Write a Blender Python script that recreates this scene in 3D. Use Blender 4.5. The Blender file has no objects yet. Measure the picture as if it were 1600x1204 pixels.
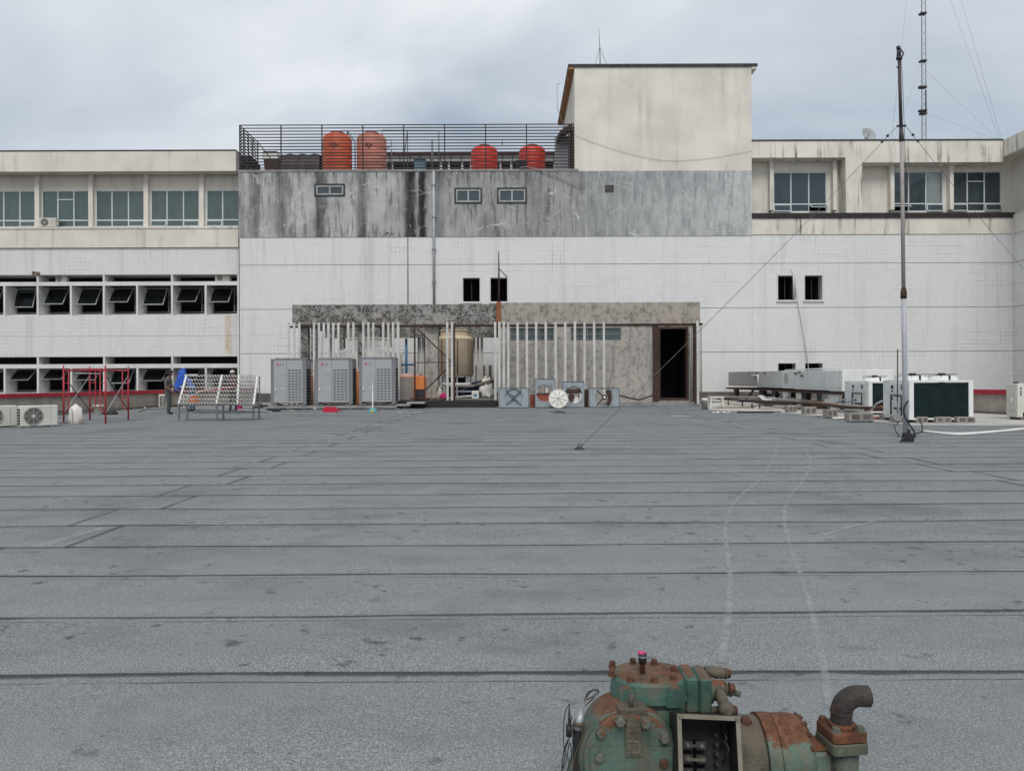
import bpy, math, random
from math import radians, sin, cos, pi
from mathutils import Vector, Matrix, noise as mnoise

scene = bpy.context.scene
C = scene.collection
random.seed(7)

# ------------------------------------------------------------------ camera
CAMH, FPX, HOR, ROLL = 1.3, 1200.0, 590.0, 0.0035
cam_data = bpy.data.cameras.new("camera")
cam = bpy.data.objects.new("camera", cam_data)
C.objects.link(cam)
cam_data.sensor_width = 36.0
cam_data.lens = 27.0
cam_data.shift_y = -12.0 / 1600.0
cam_data.clip_start = 0.05
cam_data.clip_end = 3000.0
cam.matrix_world = Matrix.Translation((0, 0, CAMH)) @ Matrix.Rotation(pi / 2, 4, 'X') @ Matrix.Rotation(-ROLL, 4, 'Z')
scene.camera = cam

# ------------------------------------------------------------------ sky
world = bpy.data.worlds.new("World")
scene.world = world
world.use_nodes = True
wt = world.node_tree
wt.nodes.clear()
SUN_EL, SUN_AZ = 50.0, 178.0          # high, behind the camera, seen through cloud

def wn(t, **kw):
    n = wt.nodes.new(t)
    for k, v in kw.items():
        setattr(n, k, v)
    return n
wo = wn('ShaderNodeOutputWorld')
wb = wn('ShaderNodeBackground')
sky = wn('ShaderNodeTexSky', sky_type='NISHITA', sun_disc=False)
sky.sun_elevation = radians(SUN_EL)
sky.sun_rotation = radians(SUN_AZ)
skys = wn('ShaderNodeMix', data_type='RGBA', blend_type='MULTIPLY')
skys.inputs['Factor'].default_value = 1.0
skys.inputs['B'].default_value = (0.1, 0.1, 0.1, 1)
wt.links.new(sky.outputs[0], skys.inputs['A'])
tc = wn('ShaderNodeTexCoord')
sep = wn('ShaderNodeSeparateXYZ')
wt.links.new(tc.outputs['Generated'], sep.inputs[0])
zz = wn('ShaderNodeMath', operation='ABSOLUTE'); wt.links.new(sep.outputs['Z'], zz.inputs[0])
za = wn('ShaderNodeMath', operation='ADD'); za.inputs[1].default_value = 0.33; wt.links.new(zz.outputs[0], za.inputs[0])
dx = wn('ShaderNodeMath', operation='DIVIDE'); wt.links.new(sep.outputs['X'], dx.inputs[0]); wt.links.new(za.outputs[0], dx.inputs[1])
dy = wn('ShaderNodeMath', operation='DIVIDE'); wt.links.new(sep.outputs['Y'], dy.inputs[0]); wt.links.new(za.outputs[0], dy.inputs[1])
cmb = wn('ShaderNodeCombineXYZ'); wt.links.new(dx.outputs[0], cmb.inputs[0]); wt.links.new(dy.outputs[0], cmb.inputs[1])
cn = wn('ShaderNodeTexNoise'); cn.inputs['Scale'].default_value = 1.25; cn.inputs['Detail'].default_value = 6
cn.inputs['Roughness'].default_value = 0.5; cn.inputs['Distortion'].default_value = 0.35
cmo = wn('ShaderNodeVectorMath', operation='ADD'); cmo.inputs[1].default_value = (3.1, 7.7, 0.0)
wt.links.new(cmb.outputs[0], cmo.inputs[0]); wt.links.new(cmo.outputs[0], cn.inputs['Vector'])
cr = wn('ShaderNodeValToRGB')
cr.color_ramp.elements[0].position = 0.34; cr.color_ramp.elements[0].color = (0.335, 0.39, 0.465, 1)
cr.color_ramp.elements[1].position = 0.66; cr.color_ramp.elements[1].color = (0.72, 0.745, 0.765, 1)
e = cr.color_ramp.elements.new(0.50); e.color = (0.52, 0.56, 0.61, 1)
wt.links.new(cn.outputs['Fac'], cr.inputs[0])
wm = wn('ShaderNodeMix', data_type='RGBA'); wm.inputs['Factor'].default_value = 0.93
wt.links.new(skys.outputs['Result'], wm.inputs['A']); wt.links.new(cr.outputs['Color'], wm.inputs['B'])
wt.links.new(wm.outputs['Result'], wb.inputs['Color'])
wb.inputs['Strength'].default_value = 1.0
wt.links.new(wb.outputs[0], wo.inputs['Surface'])

# ------------------------------------------------------------------ sun through the overcast
sd = bpy.data.lights.new("sun", 'SUN')
sd.energy = 1.5
sd.angle = radians(28)
sd.color = (1.0, 0.965, 0.92)
sun = bpy.data.objects.new("sun", sd)
C.objects.link(sun)
_az = radians(SUN_AZ - 180.0)
_d = Vector((sin(_az) * cos(radians(SUN_EL)), cos(_az) * cos(radians(SUN_EL)), -sin(radians(SUN_EL))))
sun.rotation_euler = _d.to_track_quat('-Z', 'Y').to_euler()
sun.location = (0, -10, 30)

scene.view_settings.view_transform = 'Standard'
scene.view_settings.look = 'None'
scene.view_settings.exposure = 0.32
scene.view_settings.gamma = 1.0
scene.view_settings.use_curve_mapping = False
scene.render.engine = 'CYCLES'
scene.cycles.use_denoising = True
scene.cycles.max_bounces = 6
scene.cycles.transparent_max_bounces = 12

# ------------------------------------------------------------------ measuring
SLOPE = 0.00275                      # the deck drains gently to the left
def uv(px, py):
    dx_, dy_ = px - 800.0, py - HOR
    return dx_ - dy_ * ROLL, dx_ * ROLL + dy_
def P(px, py, Y):
    u, v = uv(px, py)
    return Vector((u / FPX * Y, Y, CAMH - v / FPX * Y))
def gz(X):
    return SLOPE * X
def G(px, py, dz=0.0):
    u, v = uv(px, py)
    Y = CAMH * FPX / (v + SLOPE * u)
    X = u / FPX * Y
    return Vector((X, Y, gz(X) + dz))
def FX(px, Y):
    return (px - 800.0) / FPX * Y
def FZ(py, Y, ref):
    return CAMH - ((ref - 800.0) * ROLL + py - HOR) / FPX * Y

# ------------------------------------------------------------------ materials
MATS = {}
def nodes(name):
    m = bpy.data.materials.new(name)
    m.use_nodes = True
    nt = m.node_tree
    nt.nodes.clear()
    out = nt.nodes.new('ShaderNodeOutputMaterial')
    bs = nt.nodes.new('ShaderNodeBsdfPrincipled')
    nt.links.new(bs.outputs[0], out.inputs['Surface'])
    MATS[name] = m
    return m, nt, bs
class NT:
    """small wrapper: every method returns an output socket"""
    def __init__(s, nt):
        s.nt = nt
    def n(s, t, **kw):
        q = s.nt.nodes.new(t)
        for k, v in kw.items():
            setattr(q, k, v)
        return q
    def put(s, sock, v):
        if hasattr(v, 'is_output'):
            s.nt.links.new(v, sock)
        else:
            sock.default_value = v
    def coord(s, kind='Object'):
        return s.n('ShaderNodeTexCoord').outputs[kind]
    def pos(s):
        return s.n('ShaderNodeNewGeometry').outputs['Position']
    def vmul(s, v, k):
        q = s.n('ShaderNodeVectorMath', operation='MULTIPLY'); s.put(q.inputs[0], v); q.inputs[1].default_value = k
        return q.outputs[0]
    def vadd(s, v, k):
        q = s.n('ShaderNodeVectorMath', operation='ADD'); s.put(q.inputs[0], v); s.put(q.inputs[1], k)
        return q.outputs[0]
    def xyz(s, v):
        q = s.n('ShaderNodeSeparateXYZ'); s.put(q.inputs[0], v)
        return q.outputs
    def comb(s, x, y, z=0.0):
        q = s.n('ShaderNodeCombineXYZ')
        for i, a in enumerate((x, y, z)):
            s.put(q.inputs[i], a)
        return q.outputs[0]
    def noise(s, v, scale, detail=4, rough=0.55, dist=0.0):
        q = s.n('ShaderNodeTexNoise'); s.put(q.inputs['Vector'], v)
        q.inputs['Scale'].default_value = scale; q.inputs['Detail'].default_value = detail
        q.inputs['Roughness'].default_value = rough; q.inputs['Distortion'].default_value = dist
        return q.outputs['Fac']
    def voro(s, v, scale, feature='DISTANCE_TO_EDGE', rnd=1.0):
        q = s.n('ShaderNodeTexVoronoi', feature=feature); s.put(q.inputs['Vector'], v)
        q.inputs['Scale'].default_value = scale; q.inputs['Randomness'].default_value = rnd
        return q.outputs['Distance']
    def ramp(s, f, a, b, lo=0.0, hi=1.0):
        q = s.n('ShaderNodeMapRange', interpolation_type='SMOOTHSTEP'); s.put(q.inputs[0], f)
        q.inputs[1].default_value = a; q.inputs[2].default_value = b
        q.inputs[3].default_value = lo; q.inputs[4].default_value = hi
        return q.outputs[0]
    def math(s, op, a, b=0.0):
        q = s.n('ShaderNodeMath', operation=op); s.put(q.inputs[0], a); s.put(q.inputs[1], b)
        return q.outputs[0]
    def mix(s, f, a, b, bt='MIX'):
        q = s.n('ShaderNodeMix', data_type='RGBA', blend_type=bt); s.put(q.inputs['Factor'], f)
        for k, v in (('A', a), ('B', b)):
            if isinstance(v, tuple) and len(v) == 3:
                v = v + (1,)
            s.put(q.inputs[k], v)
        return q.outputs['Result']
    def bump(s, bs, h, strength=0.3, dist=0.01):
        q = s.n('ShaderNodeBump'); q.inputs['Strength'].default_value = strength; q.inputs['Distance'].default_value = dist
        s.put(q.inputs['Height'], h)
        s.nt.links.new(q.outputs[0], bs.inputs['Normal'])

def dk(c, k):
    return tuple(x * k for x in c)

def M(name, col, rough=0.7, var=0.2, scale=3.0, streak=0.0, dirt=(0.06, 0.055, 0.05), sscale=3.0, rust=0.0, rustcol=(0.16, 0.06, 0.025),
      rscale=6.0, metal=0.0, bump=0.0, bscale=40.0, spec=0.4, speck=0.0):
    """painted, weathered surface: mottling, rain streaks, rust blooms"""
    m, nt, bs = nodes(name)
    k = NT(nt)
    co = k.pos() if streak else k.coord()
    n1 = k.noise(co, scale, 5)
    c = k.mix(k.ramp(n1, 0.35, 0.7), col, dk(col, 1.0 - var))
    if speck:
        c = k.mix(k.ramp(k.noise(co, scale * 9, 3), 0.56, 0.75, 0, speck), c, dirt)
    if streak:
        sv = k.vmul(co, (1.0, 1.0, 0.06))
        n2 = k.noise(sv, sscale, 5, 0.65)
        n3 = k.noise(co, 0.7, 3)
        f = k.math('MULTIPLY', k.ramp(n2, 0.5, 0.75), k.ramp(n3, 0.3, 0.65))
        c = k.mix(k.math('MINIMUM', k.math('MULTIPLY', f, streak), 0.95), c, dirt)
    if rust:
        n4 = k.noise(co, rscale, 6, 0.65)
        c = k.mix(k.ramp(n4, 0.62 - 0.3 * rust, 0.70 - 0.22 * rust), c, k.mix(k.noise(co, rscale * 4), dk(rustcol, 0.6), dk(rustcol, 1.5)))
    k.put(bs.inputs['Base Color'], c)
    bs.inputs['Roughness'].default_value = rough
    bs.inputs['Metallic'].default_value = metal
    bs.inputs['Specular IOR Level'].default_value = spec
    if bump:
        k.bump(bs, k.noise(co, bscale, 4), bump, 0.02)
    return m

def mat_tile():
    """small glazed wall tiles; rain dirt has settled in parts of the joints"""
    m, nt, bs = nodes('glazed_tile'); k = NT(nt)
    p = k.pos(); x = k.xyz(p)
    v = k.comb(k.math('ADD', x[0], x[1]), x[2], 0.0)
    def brick(mortar):
        b = k.n('ShaderNodeTexBrick', offset=0.0, squash=1.0)
        k.put(b.inputs['Vector'], v)
        b.inputs['Scale'].default_value = 1.0
        b.inputs['Mortar Size'].default_value = mortar
        b.inputs['Mortar Smooth'].default_value = 0.1
        b.inputs['Brick Width'].default_value = 0.225
        b.inputs['Row Height'].default_value = 0.225
        b.inputs['Color1'].default_value = (0, 0, 0, 1); b.inputs['Color2'].default_value = (1, 1, 1, 1); b.inputs['Mortar'].default_value = (0.5, 0.5, 0.5, 1)
        return b
    b1 = brick(0.010)
    joint = b1.outputs['Fac']
    base = k.mix(k.noise(p, 0.35, 3), (0.745, 0.74, 0.73), (0.67, 0.665, 0.66))
    base = k.mix(0.035, base, b1.outputs['Color'])
    hz = k.noise(k.vmul(p, (0.25, 0.25, 4.4)), 1.0, 3, 0.6)       # runs along rows
    vt = k.noise(k.vmul(p, (4.4, 4.4, 0.3)), 1.0, 3, 0.6)         # and down columns
    area = k.ramp(k.noise(p, 0.33, 4, 0.65), 0.36, 0.78)
    dirtf = k.math('MULTIPLY', k.math('MAXIMUM', k.ramp(hz, 0.52, 0.66), k.ramp(vt, 0.55, 0.68)), area)
    c = k.mix(k.math('MULTIPLY', joint, k.math('ADD', 0.06, k.math('MULTIPLY', dirtf, 0.85))), base, (0.10, 0.10, 0.105))
    run = k.math('MULTIPLY', k.ramp(k.noise(k.vmul(p, (1.3, 1.3, 0.07)), 1.0, 5, 0.65), 0.50, 0.74), 0.36)
    c = k.mix(run, c, (0.36, 0.36, 0.35))
    # a yellow leak mark below the left wing's window boxes
    sx = k.math('ABSOLUTE', k.math('SUBTRACT', k.math('ADD', x[0], k.math('MULTIPLY', k.math('SUBTRACT', k.noise(p, 1.5, 3), 0.5), 0.25)), FX(357, 44.6)))
    leak = k.math('MULTIPLY', k.ramp(sx, 0.0, 0.30, 1, 0), k.math('MULTIPLY', k.ramp(x[2], FZ(562, 44.6, 187), FZ(545, 44.6, 187)), k.ramp(x[2], FZ(480, 44.6, 187), FZ(470, 44.6, 187), 1, 0)))
    c = k.mix(k.math('MULTIPLY', k.math('MULTIPLY', leak, k.ramp(k.noise(k.vmul(p, (6, 6, 0.8)), 1.0, 4), 0.3, 0.6, 0.3, 1.0)), 0.8), c, (0.46, 0.33, 0.16))
    k.put(bs.inputs['Base Color'], c)
    bs.inputs['Roughness'].default_value = 0.42
    bs.inputs['Specular IOR Level'].default_value = 0.35
    return m

def mat_grey_wall():
    """bare grey cement render: black rain runs, lime bloom, pale crack lines"""
    m, nt, bs = nodes('stained_render'); k = NT(nt)
    p = k.pos(); x = k.xyz(p)
    big = k.noise(p, 0.5, 5, 0.6)
    c = k.mix(k.ramp(big, 0.3, 0.7), (0.60, 0.60, 0.59), (0.37, 0.375, 0.37))
    fine = k.noise(k.vmul(p, (2.4, 2.4, 0.30)), 1.6, 6, 0.7)
    c = k.mix(k.ramp(fine, 0.47, 0.66, 0, 0.80), c, (0.13, 0.13, 0.12))
    # where water has run for years (positions along the wall)
    xs = k.math('DIVIDE', k.math('SUBTRACT', x[0], FX(375, 44)), FX(1176, 44) - FX(375, 44))
    wob = k.math('MULTIPLY', k.math('SUBTRACT', k.noise(k.vmul(p, (1.5, 1.5, 0.5)), 2.0, 4), 0.5), 0.012)
    q = k.n('ShaderNodeValToRGB'); k.put(q.inputs[0], k.math('ADD', xs, wob))
    runs = [(378, .35), (386, .1), (395, .5), (403, .55), (410, .1), (430, .2), (437, .55), (447, .5), (455, .1), (491, .12), (497, .7), (506, .65), (513, .15),
            (556, .1), (562, .6), (570, .65), (577, .15), (628, .2), (637, .8), (648, .95), (653, .25), (657, 1.0), (664, .95), (668, .3), (676, .2), (684, .6), (700, .3),
            (760, .35), (790, .3), (868, .4), (880, .55), (900, .25)]
    el = q.color_ramp.elements
    W = 1176 - 375.0
    el[0].position = 0.0; el[0].color = (.3, .3, .3, 1)
    el[1].position = 1.0; el[1].color = (.0, .0, .0, 1)
    for px, v in runs[:30]:
        e_ = el.new((px - 375) / W); e_.color = (v, v, v, 1)
    top = k.ramp(x[2], FZ(296, 44, 775), FZ(266, 44, 775))
    tf = k.math('MULTIPLY', top, k.ramp(k.noise(k.vmul(p, (3.0, 3.0, 0.4)), 1.5, 4, 0.7), 0.42, 0.66))
    c = k.mix(k.math('MULTIPLY', tf, k.ramp(xs, 0.60, 0.70, 0.75, 0.3)), c, (0.055, 0.055, 0.05))
    # the fresher, paler cement at the right end
    c = k.mix(k.ramp(k.math('ADD', xs, k.math('MULTIPLY', k.noise(k.vmul(p, (1, 1, 0.2)), 0.8, 4), 0.1)), 0.66, 0.74, 0, 0.62), c, k.mix(k.ramp(k.noise(k.vmul(p, (1.6, 1.6, 0.6)), 1.2, 7, 0.75), 0.36, 0.62), (0.33, 0.345, 0.355), (0.58, 0.59, 0.59)))
    bloom = k.noise(k.vmul(p, (1.4, 1.4, 0.5)), 2.2, 6, 0.7)
    c = k.mix(k.ramp(bloom, 0.54, 0.70, 0, 0.7), c, (0.62, 0.62, 0.61))
    f = k.math('MULTIPLY', q.outputs['Color'], k.ramp(k.noise(k.vmul(p, (3, 3, 0.25)), 1.3, 5, 0.65), 0.3, 0.55, 0.70, 1.0))
    c = k.mix(k.math('MINIMUM', k.math('MULTIPLY', f, 1.15), 1.0), c, (0.026, 0.026, 0.028))
    warp = k.vadd(p, k.comb(k.math('MULTIPLY', k.noise(p, 1.3, 4), 1.2), 0.0, k.math('MULTIPLY', k.noise(k.vadd(p, (5, 3, 9)), 1.3, 4), 0.8)))
    crk = k.math('MULTIPLY', k.ramp(k.voro(k.vmul(warp, (1.0, 0.0, 1.4)), 0.62), 0.0, 0.016, 1, 0), k.ramp(k.noise(p, 0.8, 4, 0.6), 0.47, 0.60))
    c = k.mix(k.math('MULTIPLY', crk, 0.8), c, (0.60, 0.61, 0.60))
    k.put(bs.inputs['Base Color'], c)
    bs.inputs['Roughness'].default_value = 0.85
    bs.inputs['Specular IOR Level'].default_value = 0.25
    k.bump(bs, k.noise(p, 9.0, 5), 0.25, 0.02)
    return m

def mat_lichen(name, base, dark, amt, light=(0.5, 0.5, 0.47), vs=9.0, nsc=2.6):
    """old paint crazed and peeling, black lichen in between"""
    m, nt, bs = nodes(name); k = NT(nt)
    p = k.pos(); x = k.xyz(p)
    w = k.vadd(p, k.comb(k.math('MULTIPLY', k.noise(p, 5.0, 4), 0.35), 0.0, k.math('MULTIPLY', k.noise(k.vadd(p, (3, 1, 7)), 5.0, 4), 0.35)))
    cell = k.voro(w, vs)
    c = k.mix(k.noise(p, 0.8, 4), base, dk(base, 0.75))
    c = k.mix(k.ramp(k.noise(p, 1.1, 4), 0.52, 0.68, 0, 0.40), c, (0.45, 0.385, 0.32))
    f = k.math('MULTIPLY', k.ramp(cell, 0.02, 0.09), k.ramp(k.noise(p, nsc, 8, 0.8), 0.60 - amt, 0.76 - amt))
    c = k.mix(f, c, dark)
    c = k.mix(k.ramp(k.noise(p, 7.0, 5, 0.7), 0.55, 0.7, 0, 0.6 * amt), c, dk(dark, 1.4))
    c = k.mix(k.math('MULTIPLY', k.ramp(cell, 0.0, 0.035, 1, 0), amt), c, light)
    st = k.ramp(k.noise(k.vmul(p, (2.5, 2.5, 0.2)), 1.5, 5, 0.6), 0.5, 0.75, 0, 0.5)
    c = k.mix(st, c, (0.085, 0.08, 0.07))
    k.put(bs.inputs['Base Color'], c)
    bs.inputs['Roughness'].default_value = 0.9
    bs.inputs['Specular IOR Level'].default_value = 0.2
    k.bump(bs, k.noise(p, 12.0, 5), 0.35, 0.02)
    return m

def mat_membrane():
    """mineral-granule roofing felt; bitumen bled out along each lap"""
    m, nt, bs = nodes('roofing_felt'); k = NT(nt)
    p = k.pos(); x = k.xyz(p)
    a = k.n('ShaderNodeUVMap').outputs[0]; u = k.xyz(a)
    g1 = k.noise(p, 170.0, 2, 0.75)
    g2 = k.noise(p, 110.0, 2, 0.7)
    c = k.mix(k.ramp(g1, 0.3, 0.7), (0.050, 0.055, 0.056), (0.420, 0.440, 0.440))
    c = k.mix(k.ramp(g2, 0.42, 0.60, 0, 0.60), c, (0.070, 0.076, 0.078))
    c = k.mix(k.ramp(k.voro(p, 55.0, 'F1'), 0.05, 0.17, 0.75, 0), c, (0.60, 0.62, 0.63))
    big = k.noise(p, 0.22, 4, 0.6)
    c = k.mix(k.ramp(big, 0.3, 0.7, 0, 0.35), c, (0.225, 0.240, 0.242))
    mid = k.noise(k.vmul(p, (0.7, 1.3, 1.0)), 1.3, 5, 0.65)
    c = k.mix(k.ramp(mid, 0.48, 0.72, 0, 0.45), c, (0.090, 0.094, 0.096))
    dust = k.noise(k.vmul(p, (0.5, 1.0, 1.0)), 0.55, 5, 0.7)
    c = k.mix(k.ramp(dust, 0.56, 0.78, 0, 0.28), c, (0.25, 0.268, 0.276))
    oi = k.n('ShaderNodeObjectInfo').outputs['Random']
    c = k.mix(k.ramp(oi, 0.0, 1.0, 0.0, 0.28), c, (0.20, 0.216, 0.226))
    rings = k.noise(p, 0.42, 5, 0.62)
    c = k.mix(k.ramp(k.math('ABSOLUTE', k.math('SUBTRACT', rings, 0.52)), 0.0, 0.016, 0.10, 0), c, (0.30, 0.32, 0.33))
    c = k.mix(k.ramp(rings, 0.50, 0.66, 0, 0.38), c, (0.095, 0.10, 0.103))
    # scuffs and footmarks, in patches
    fm = k.math('MULTIPLY', k.ramp(k.noise(k.vadd(k.vmul(p, (1.0, 1.0, 1.0)), (4.3, 1.7, 0)), 7.0, 4, 0.6, 0.15), 0.585, 0.70),
                k.ramp(k.noise(k.vmul(p, (0.35, 1.1, 1.0)), 0.9, 3), 0.40, 0.56))
    c = k.mix(k.math('MULTIPLY', fm, 0.75), c, (0.045, 0.046, 0.05))
    # lap: u = metres along the sheet, v = metres from its near edge
    wob = k.math('MULTIPLY', k.math('SUBTRACT', k.noise(k.vmul(p, (1.0, 0.3, 1.0)), 1.7, 5, 0.65), 0.5), 0.085)
    far = k.math('SUBTRACT', 0.875, u[1])
    lap = k.ramp(k.math('ADD', far, wob), 0.006, 0.036, 1, 0)
    lap = k.math('MULTIPLY', lap, k.ramp(k.noise(k.vmul(p, (0.6, 6, 1)), 1.0, 4, 0.7), 0.25, 0.5, 0.40, 1.0))
    c = k.mix(k.math('MULTIPLY', lap, 0.88), c, (0.046, 0.041, 0.044))
    ln = k.math('MULTIPLY', k.ramp(k.math('ABSOLUTE', k.math('SUBTRACT', k.math('ADD', far, k.math('MULTIPLY', wob, 0.3)), 0.082)), 0.003, 0.009, 1, 0),
                k.ramp(k.noise(k.vmul(p, (0.9, 0.2, 1)), 1.3, 4, 0.6), 0.36, 0.52))
    c = k.mix(k.math('MULTIPLY', ln, 0.75), c, (0.04, 0.04, 0.042))
    ed = k.ramp(u[1], 0.0, 0.010, 1, 0)
    c = k.mix(k.math('MULTIPLY', ed, 0.7), c, (0.045, 0.045, 0.048))
    en = k.ramp(k.math('ADD', u[0], wob), 0.015, 0.075, 1, 0)
    c = k.mix(k.math('MULTIPLY', en, k.ramp(k.noise(p, 3.0, 3), 0.3, 0.6, 0.55, 0.9)), c, (0.042, 0.042, 0.045))
    k.put(bs.inputs['Base Color'], c)
    bs.inputs['Roughness'].default_value = 0.82
    bs.inputs['Specular IOR Level'].default_value = 0.3
    h = k.math('ADD', k.math('MULTIPLY', g1, 0.25), k.math('ADD', k.math('MULTIPLY', mid, 2.2), k.math('MULTIPLY', fm, -0.8)))
    k.bump(bs, h, 0.5, 0.012)
    return m

def mat_dust():
    m, nt, bs = nodes('dust_film'); k = NT(nt)
    p = k.pos(); u = k.xyz(k.n('ShaderNodeUVMap').outputs[0])
    out = [n for n in nt.nodes if n.type == 'OUTPUT_MATERIAL'][0]
    tr = k.n('ShaderNodeBsdfTransparent')
    mx = k.n('ShaderNodeMixShader')
    edge = k.ramp(k.math('ABSOLUTE', k.math('SUBTRACT', u[0], 0.5)), 0.12, 0.5, 1, 0)
    f = k.math('MULTIPLY', edge, k.ramp(k.noise(p, 5.0, 5, 0.7), 0.34, 0.70, 0.12, 0.66))
    f = k.math('MULTIPLY', f, k.math('MULTIPLY', k.ramp(k.noise(p, 140.0, 2), 0.3, 0.65, 0.3, 1), k.ramp(u[1], 0.0, 0.15)))
    k.put(mx.inputs[0], f)
    nt.links.new(tr.outputs[0], mx.inputs[1]); nt.links.new(bs.outputs[0], mx.inputs[2])
    nt.links.new(mx.outputs[0], out.inputs['Surface'])
    bs.inputs['Base Color'].default_value = (0.44, 0.46, 0.46, 1)
    bs.inputs['Roughness'].default_value = 0.95
    return m

def mat_glass(name, tint, refl=1.0, haze=0.0, hazecol=(0.3, 0.34, 0.33)):
    m, nt, bs = nodes(name); k = NT(nt)
    out = [n for n in nt.nodes if n.type == 'OUTPUT_MATERIAL'][0]
    tr = k.n('ShaderNodeBsdfTransparent'); tr.inputs[0].default_value = tint + (1,)
    gl = k.n('ShaderNodeBsdfGlossy'); gl.inputs['Roughness'].default_value = 0.04; gl.inputs['Color'].default_value = (0.85, 0.9, 0.9, 1)
    fr = k.n('ShaderNodeFresnel'); fr.inputs[0].default_value = 1.5
    q = k.n('ShaderNodeBump'); q.inputs['Strength'].default_value = 0.04; k.put(q.inputs['Height'], k.noise(k.pos(), 1.5, 2))
    nt.links.new(q.outputs[0], gl.inputs['Normal'])
    mx = k.n('ShaderNodeMixShader')
    k.put(mx.inputs[0], k.math('MULTIPLY', fr.outputs[0], refl))
    nt.links.new(tr.outputs[0], mx.inputs[1]); nt.links.new(gl.outputs[0], mx.inputs[2])
    mx2 = k.n('ShaderNodeMixShader')
    k.put(mx2.inputs[0], k.ramp(k.noise(k.vmul(k.pos(), (2, 2, 0.6)), 1.2, 5, 0.7), 0.25, 0.8, haze * 0.6, haze * 1.3))
    bs.inputs['Base Color'].default_value = hazecol + (1,); bs.inputs['Roughness'].default_value = 0.6
    nt.links.new(mx.outputs[0], mx2.inputs[1]); nt.links.new(bs.outputs[0], mx2.inputs[2])
    nt.links.new(mx2.outputs[0], out.inputs['Surface'])
    return m

def mat_compressor(name, green, zr, zw, amt=0.5):
    """green machine enamel, rust on the upward faces, oily grey grime"""
    m, nt, bs = nodes(name); k = NT(nt)
    p = k.pos(); x = k.xyz(p)
    nz = k.xyz(k.n('ShaderNodeNewGeometry').outputs['Normal'])[2]
    n1 = k.noise(p, 9.0, 6, 0.65)
    c = k.mix(k.ramp(n1, 0.35, 0.7), green, dk(green, 0.55))
    c = k.mix(k.ramp(k.noise(p, 13.0, 7, 0.75), 0.46, 0.62, 0, 0.8), c, (0.125, 0.112, 0.085))
    c = k.mix(k.ramp(k.noise(k.vmul(p, (22, 22, 5)), 1.0, 5, 0.7), 0.52, 0.72, 0, 0.7), c, (0.05, 0.055, 0.045))
    hgt = k.ramp(k.math('ADD', x[2], k.math('MULTIPLY', k.math('SUBTRACT', k.noise(p, 8.0, 6, 0.7), 0.5), 0.18)), zr - zw, zr + zw)
    up = k.ramp(k.math('ADD', nz, k.math('MULTIPLY', k.math('SUBTRACT', n1, 0.5), 0.6)), 0.45, 0.9)
    rf = k.math('MULTIPLY', k.math('MAXIMUM', hgt, k.math('MULTIPLY', up, amt)), k.ramp(k.noise(p, 26.0, 5, 0.7), 0.25, 0.45, 0.55, 1.0))
    rc = k.mix(k.ramp(k.noise(p, 34.0, 6, 0.7), 0.3, 0.7), (0.065, 0.029, 0.017), (0.185, 0.078, 0.042))
    rc = k.mix(k.ramp(k.noise(p, 7.0, 4), 0.45, 0.72, 0, 0.6), rc, (0.155, 0.115, 0.078))
    rf = k.ramp(k.math('ADD', rf, k.math('MULTIPLY', k.math('SUBTRACT', k.noise(p, 48.0, 7, 0.75), 0.5), 0.55)), 0.36, 0.60)
    c = k.mix(rf, c, rc)
    chip = k.ramp(k.noise(p, 85.0, 5, 0.7), 0.60, 0.66)
    c = k.mix(k.math('MULTIPLY', chip, 0.75), c, (0.07, 0.045, 0.03))
    c = k.mix(k.ramp(k.noise(p, 30.0, 4, 0.6), 0.64, 0.70, 0, 0.35), c, (0.17, 0.20, 0.155))
    k.put(bs.inputs['Base Color'], c)
    k.put(bs.inputs['Roughness'], k.ramp(rf, 0, 1, 0.52, 0.88))
    bs.inputs['Specular IOR Level'].default_value = 0.35
    k.bump(bs, k.math('ADD', k.noise(p, 60.0, 5, 0.7), k.math('MULTIPLY', n1, 0.8)), 0.45, 0.005)
    return m

mat_tile(); mat_grey_wall(); mat_membrane(); mat_dust()
mat_lichen('lichen_beam', (0.37, 0.36, 0.34), (0.060, 0.056, 0.050), 0.20, vs=7.0)
mat_lichen('lichen_shed', (0.47, 0.44, 0.40), (0.15, 0.148, 0.14), 0.13, (0.50, 0.49, 0.47), 30.0, 4.0)
mat_lichen('lichen_fascia', (0.44, 0.40, 0.35), (0.135, 0.122, 0.10), 0.14, (0.50, 0.48, 0.44), 26.0, 3.6)
mat_glass('teal_glass', (0.68, 0.80, 0.78), 1.4, 0.28, (0.22, 0.28, 0.27))
mat_glass('blue_glass', (0.42, 0.52, 0.58), 1.7, 0.30, (0.10, 0.145, 0.17))
mat_glass('clear_glass', (0.95, 0.97, 0.97), 1.0, 0.12, (0.6, 0.65, 0.64))
mat_glass('dark_glass', (0.18, 0.2, 0.22), 0.55, 0.02)
M('cream', (0.755, 0.715, 0.635), 0.8, 0.14, 0.6, streak=0.42, dirt=(0.16, 0.145, 0.12), sscale=2.2, bump=0.12, bscale=14, spec=0.25)
M('cream_dirty', (0.755, 0.715, 0.635), 0.8, 0.18, 0.6, streak=1.3, dirt=(0.07, 0.066, 0.055), sscale=3.4, bump=0.12, bscale=14, spec=0.25)
M('cream_tower', (0.755, 0.718, 0.64), 0.82, 0.17, 0.5, streak=0.45, dirt=(0.25, 0.235, 0.205), sscale=1.2, bump=0.25, bscale=5, spec=0.2, speck=0.12)
M('ochre_soffit', (0.46, 0.27, 0.13), 0.8, 0.3, 2.0)
M('dark_edge', (0.07, 0.068, 0.066), 0.9, 0.4, 3.0, bump=0.3)
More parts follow.
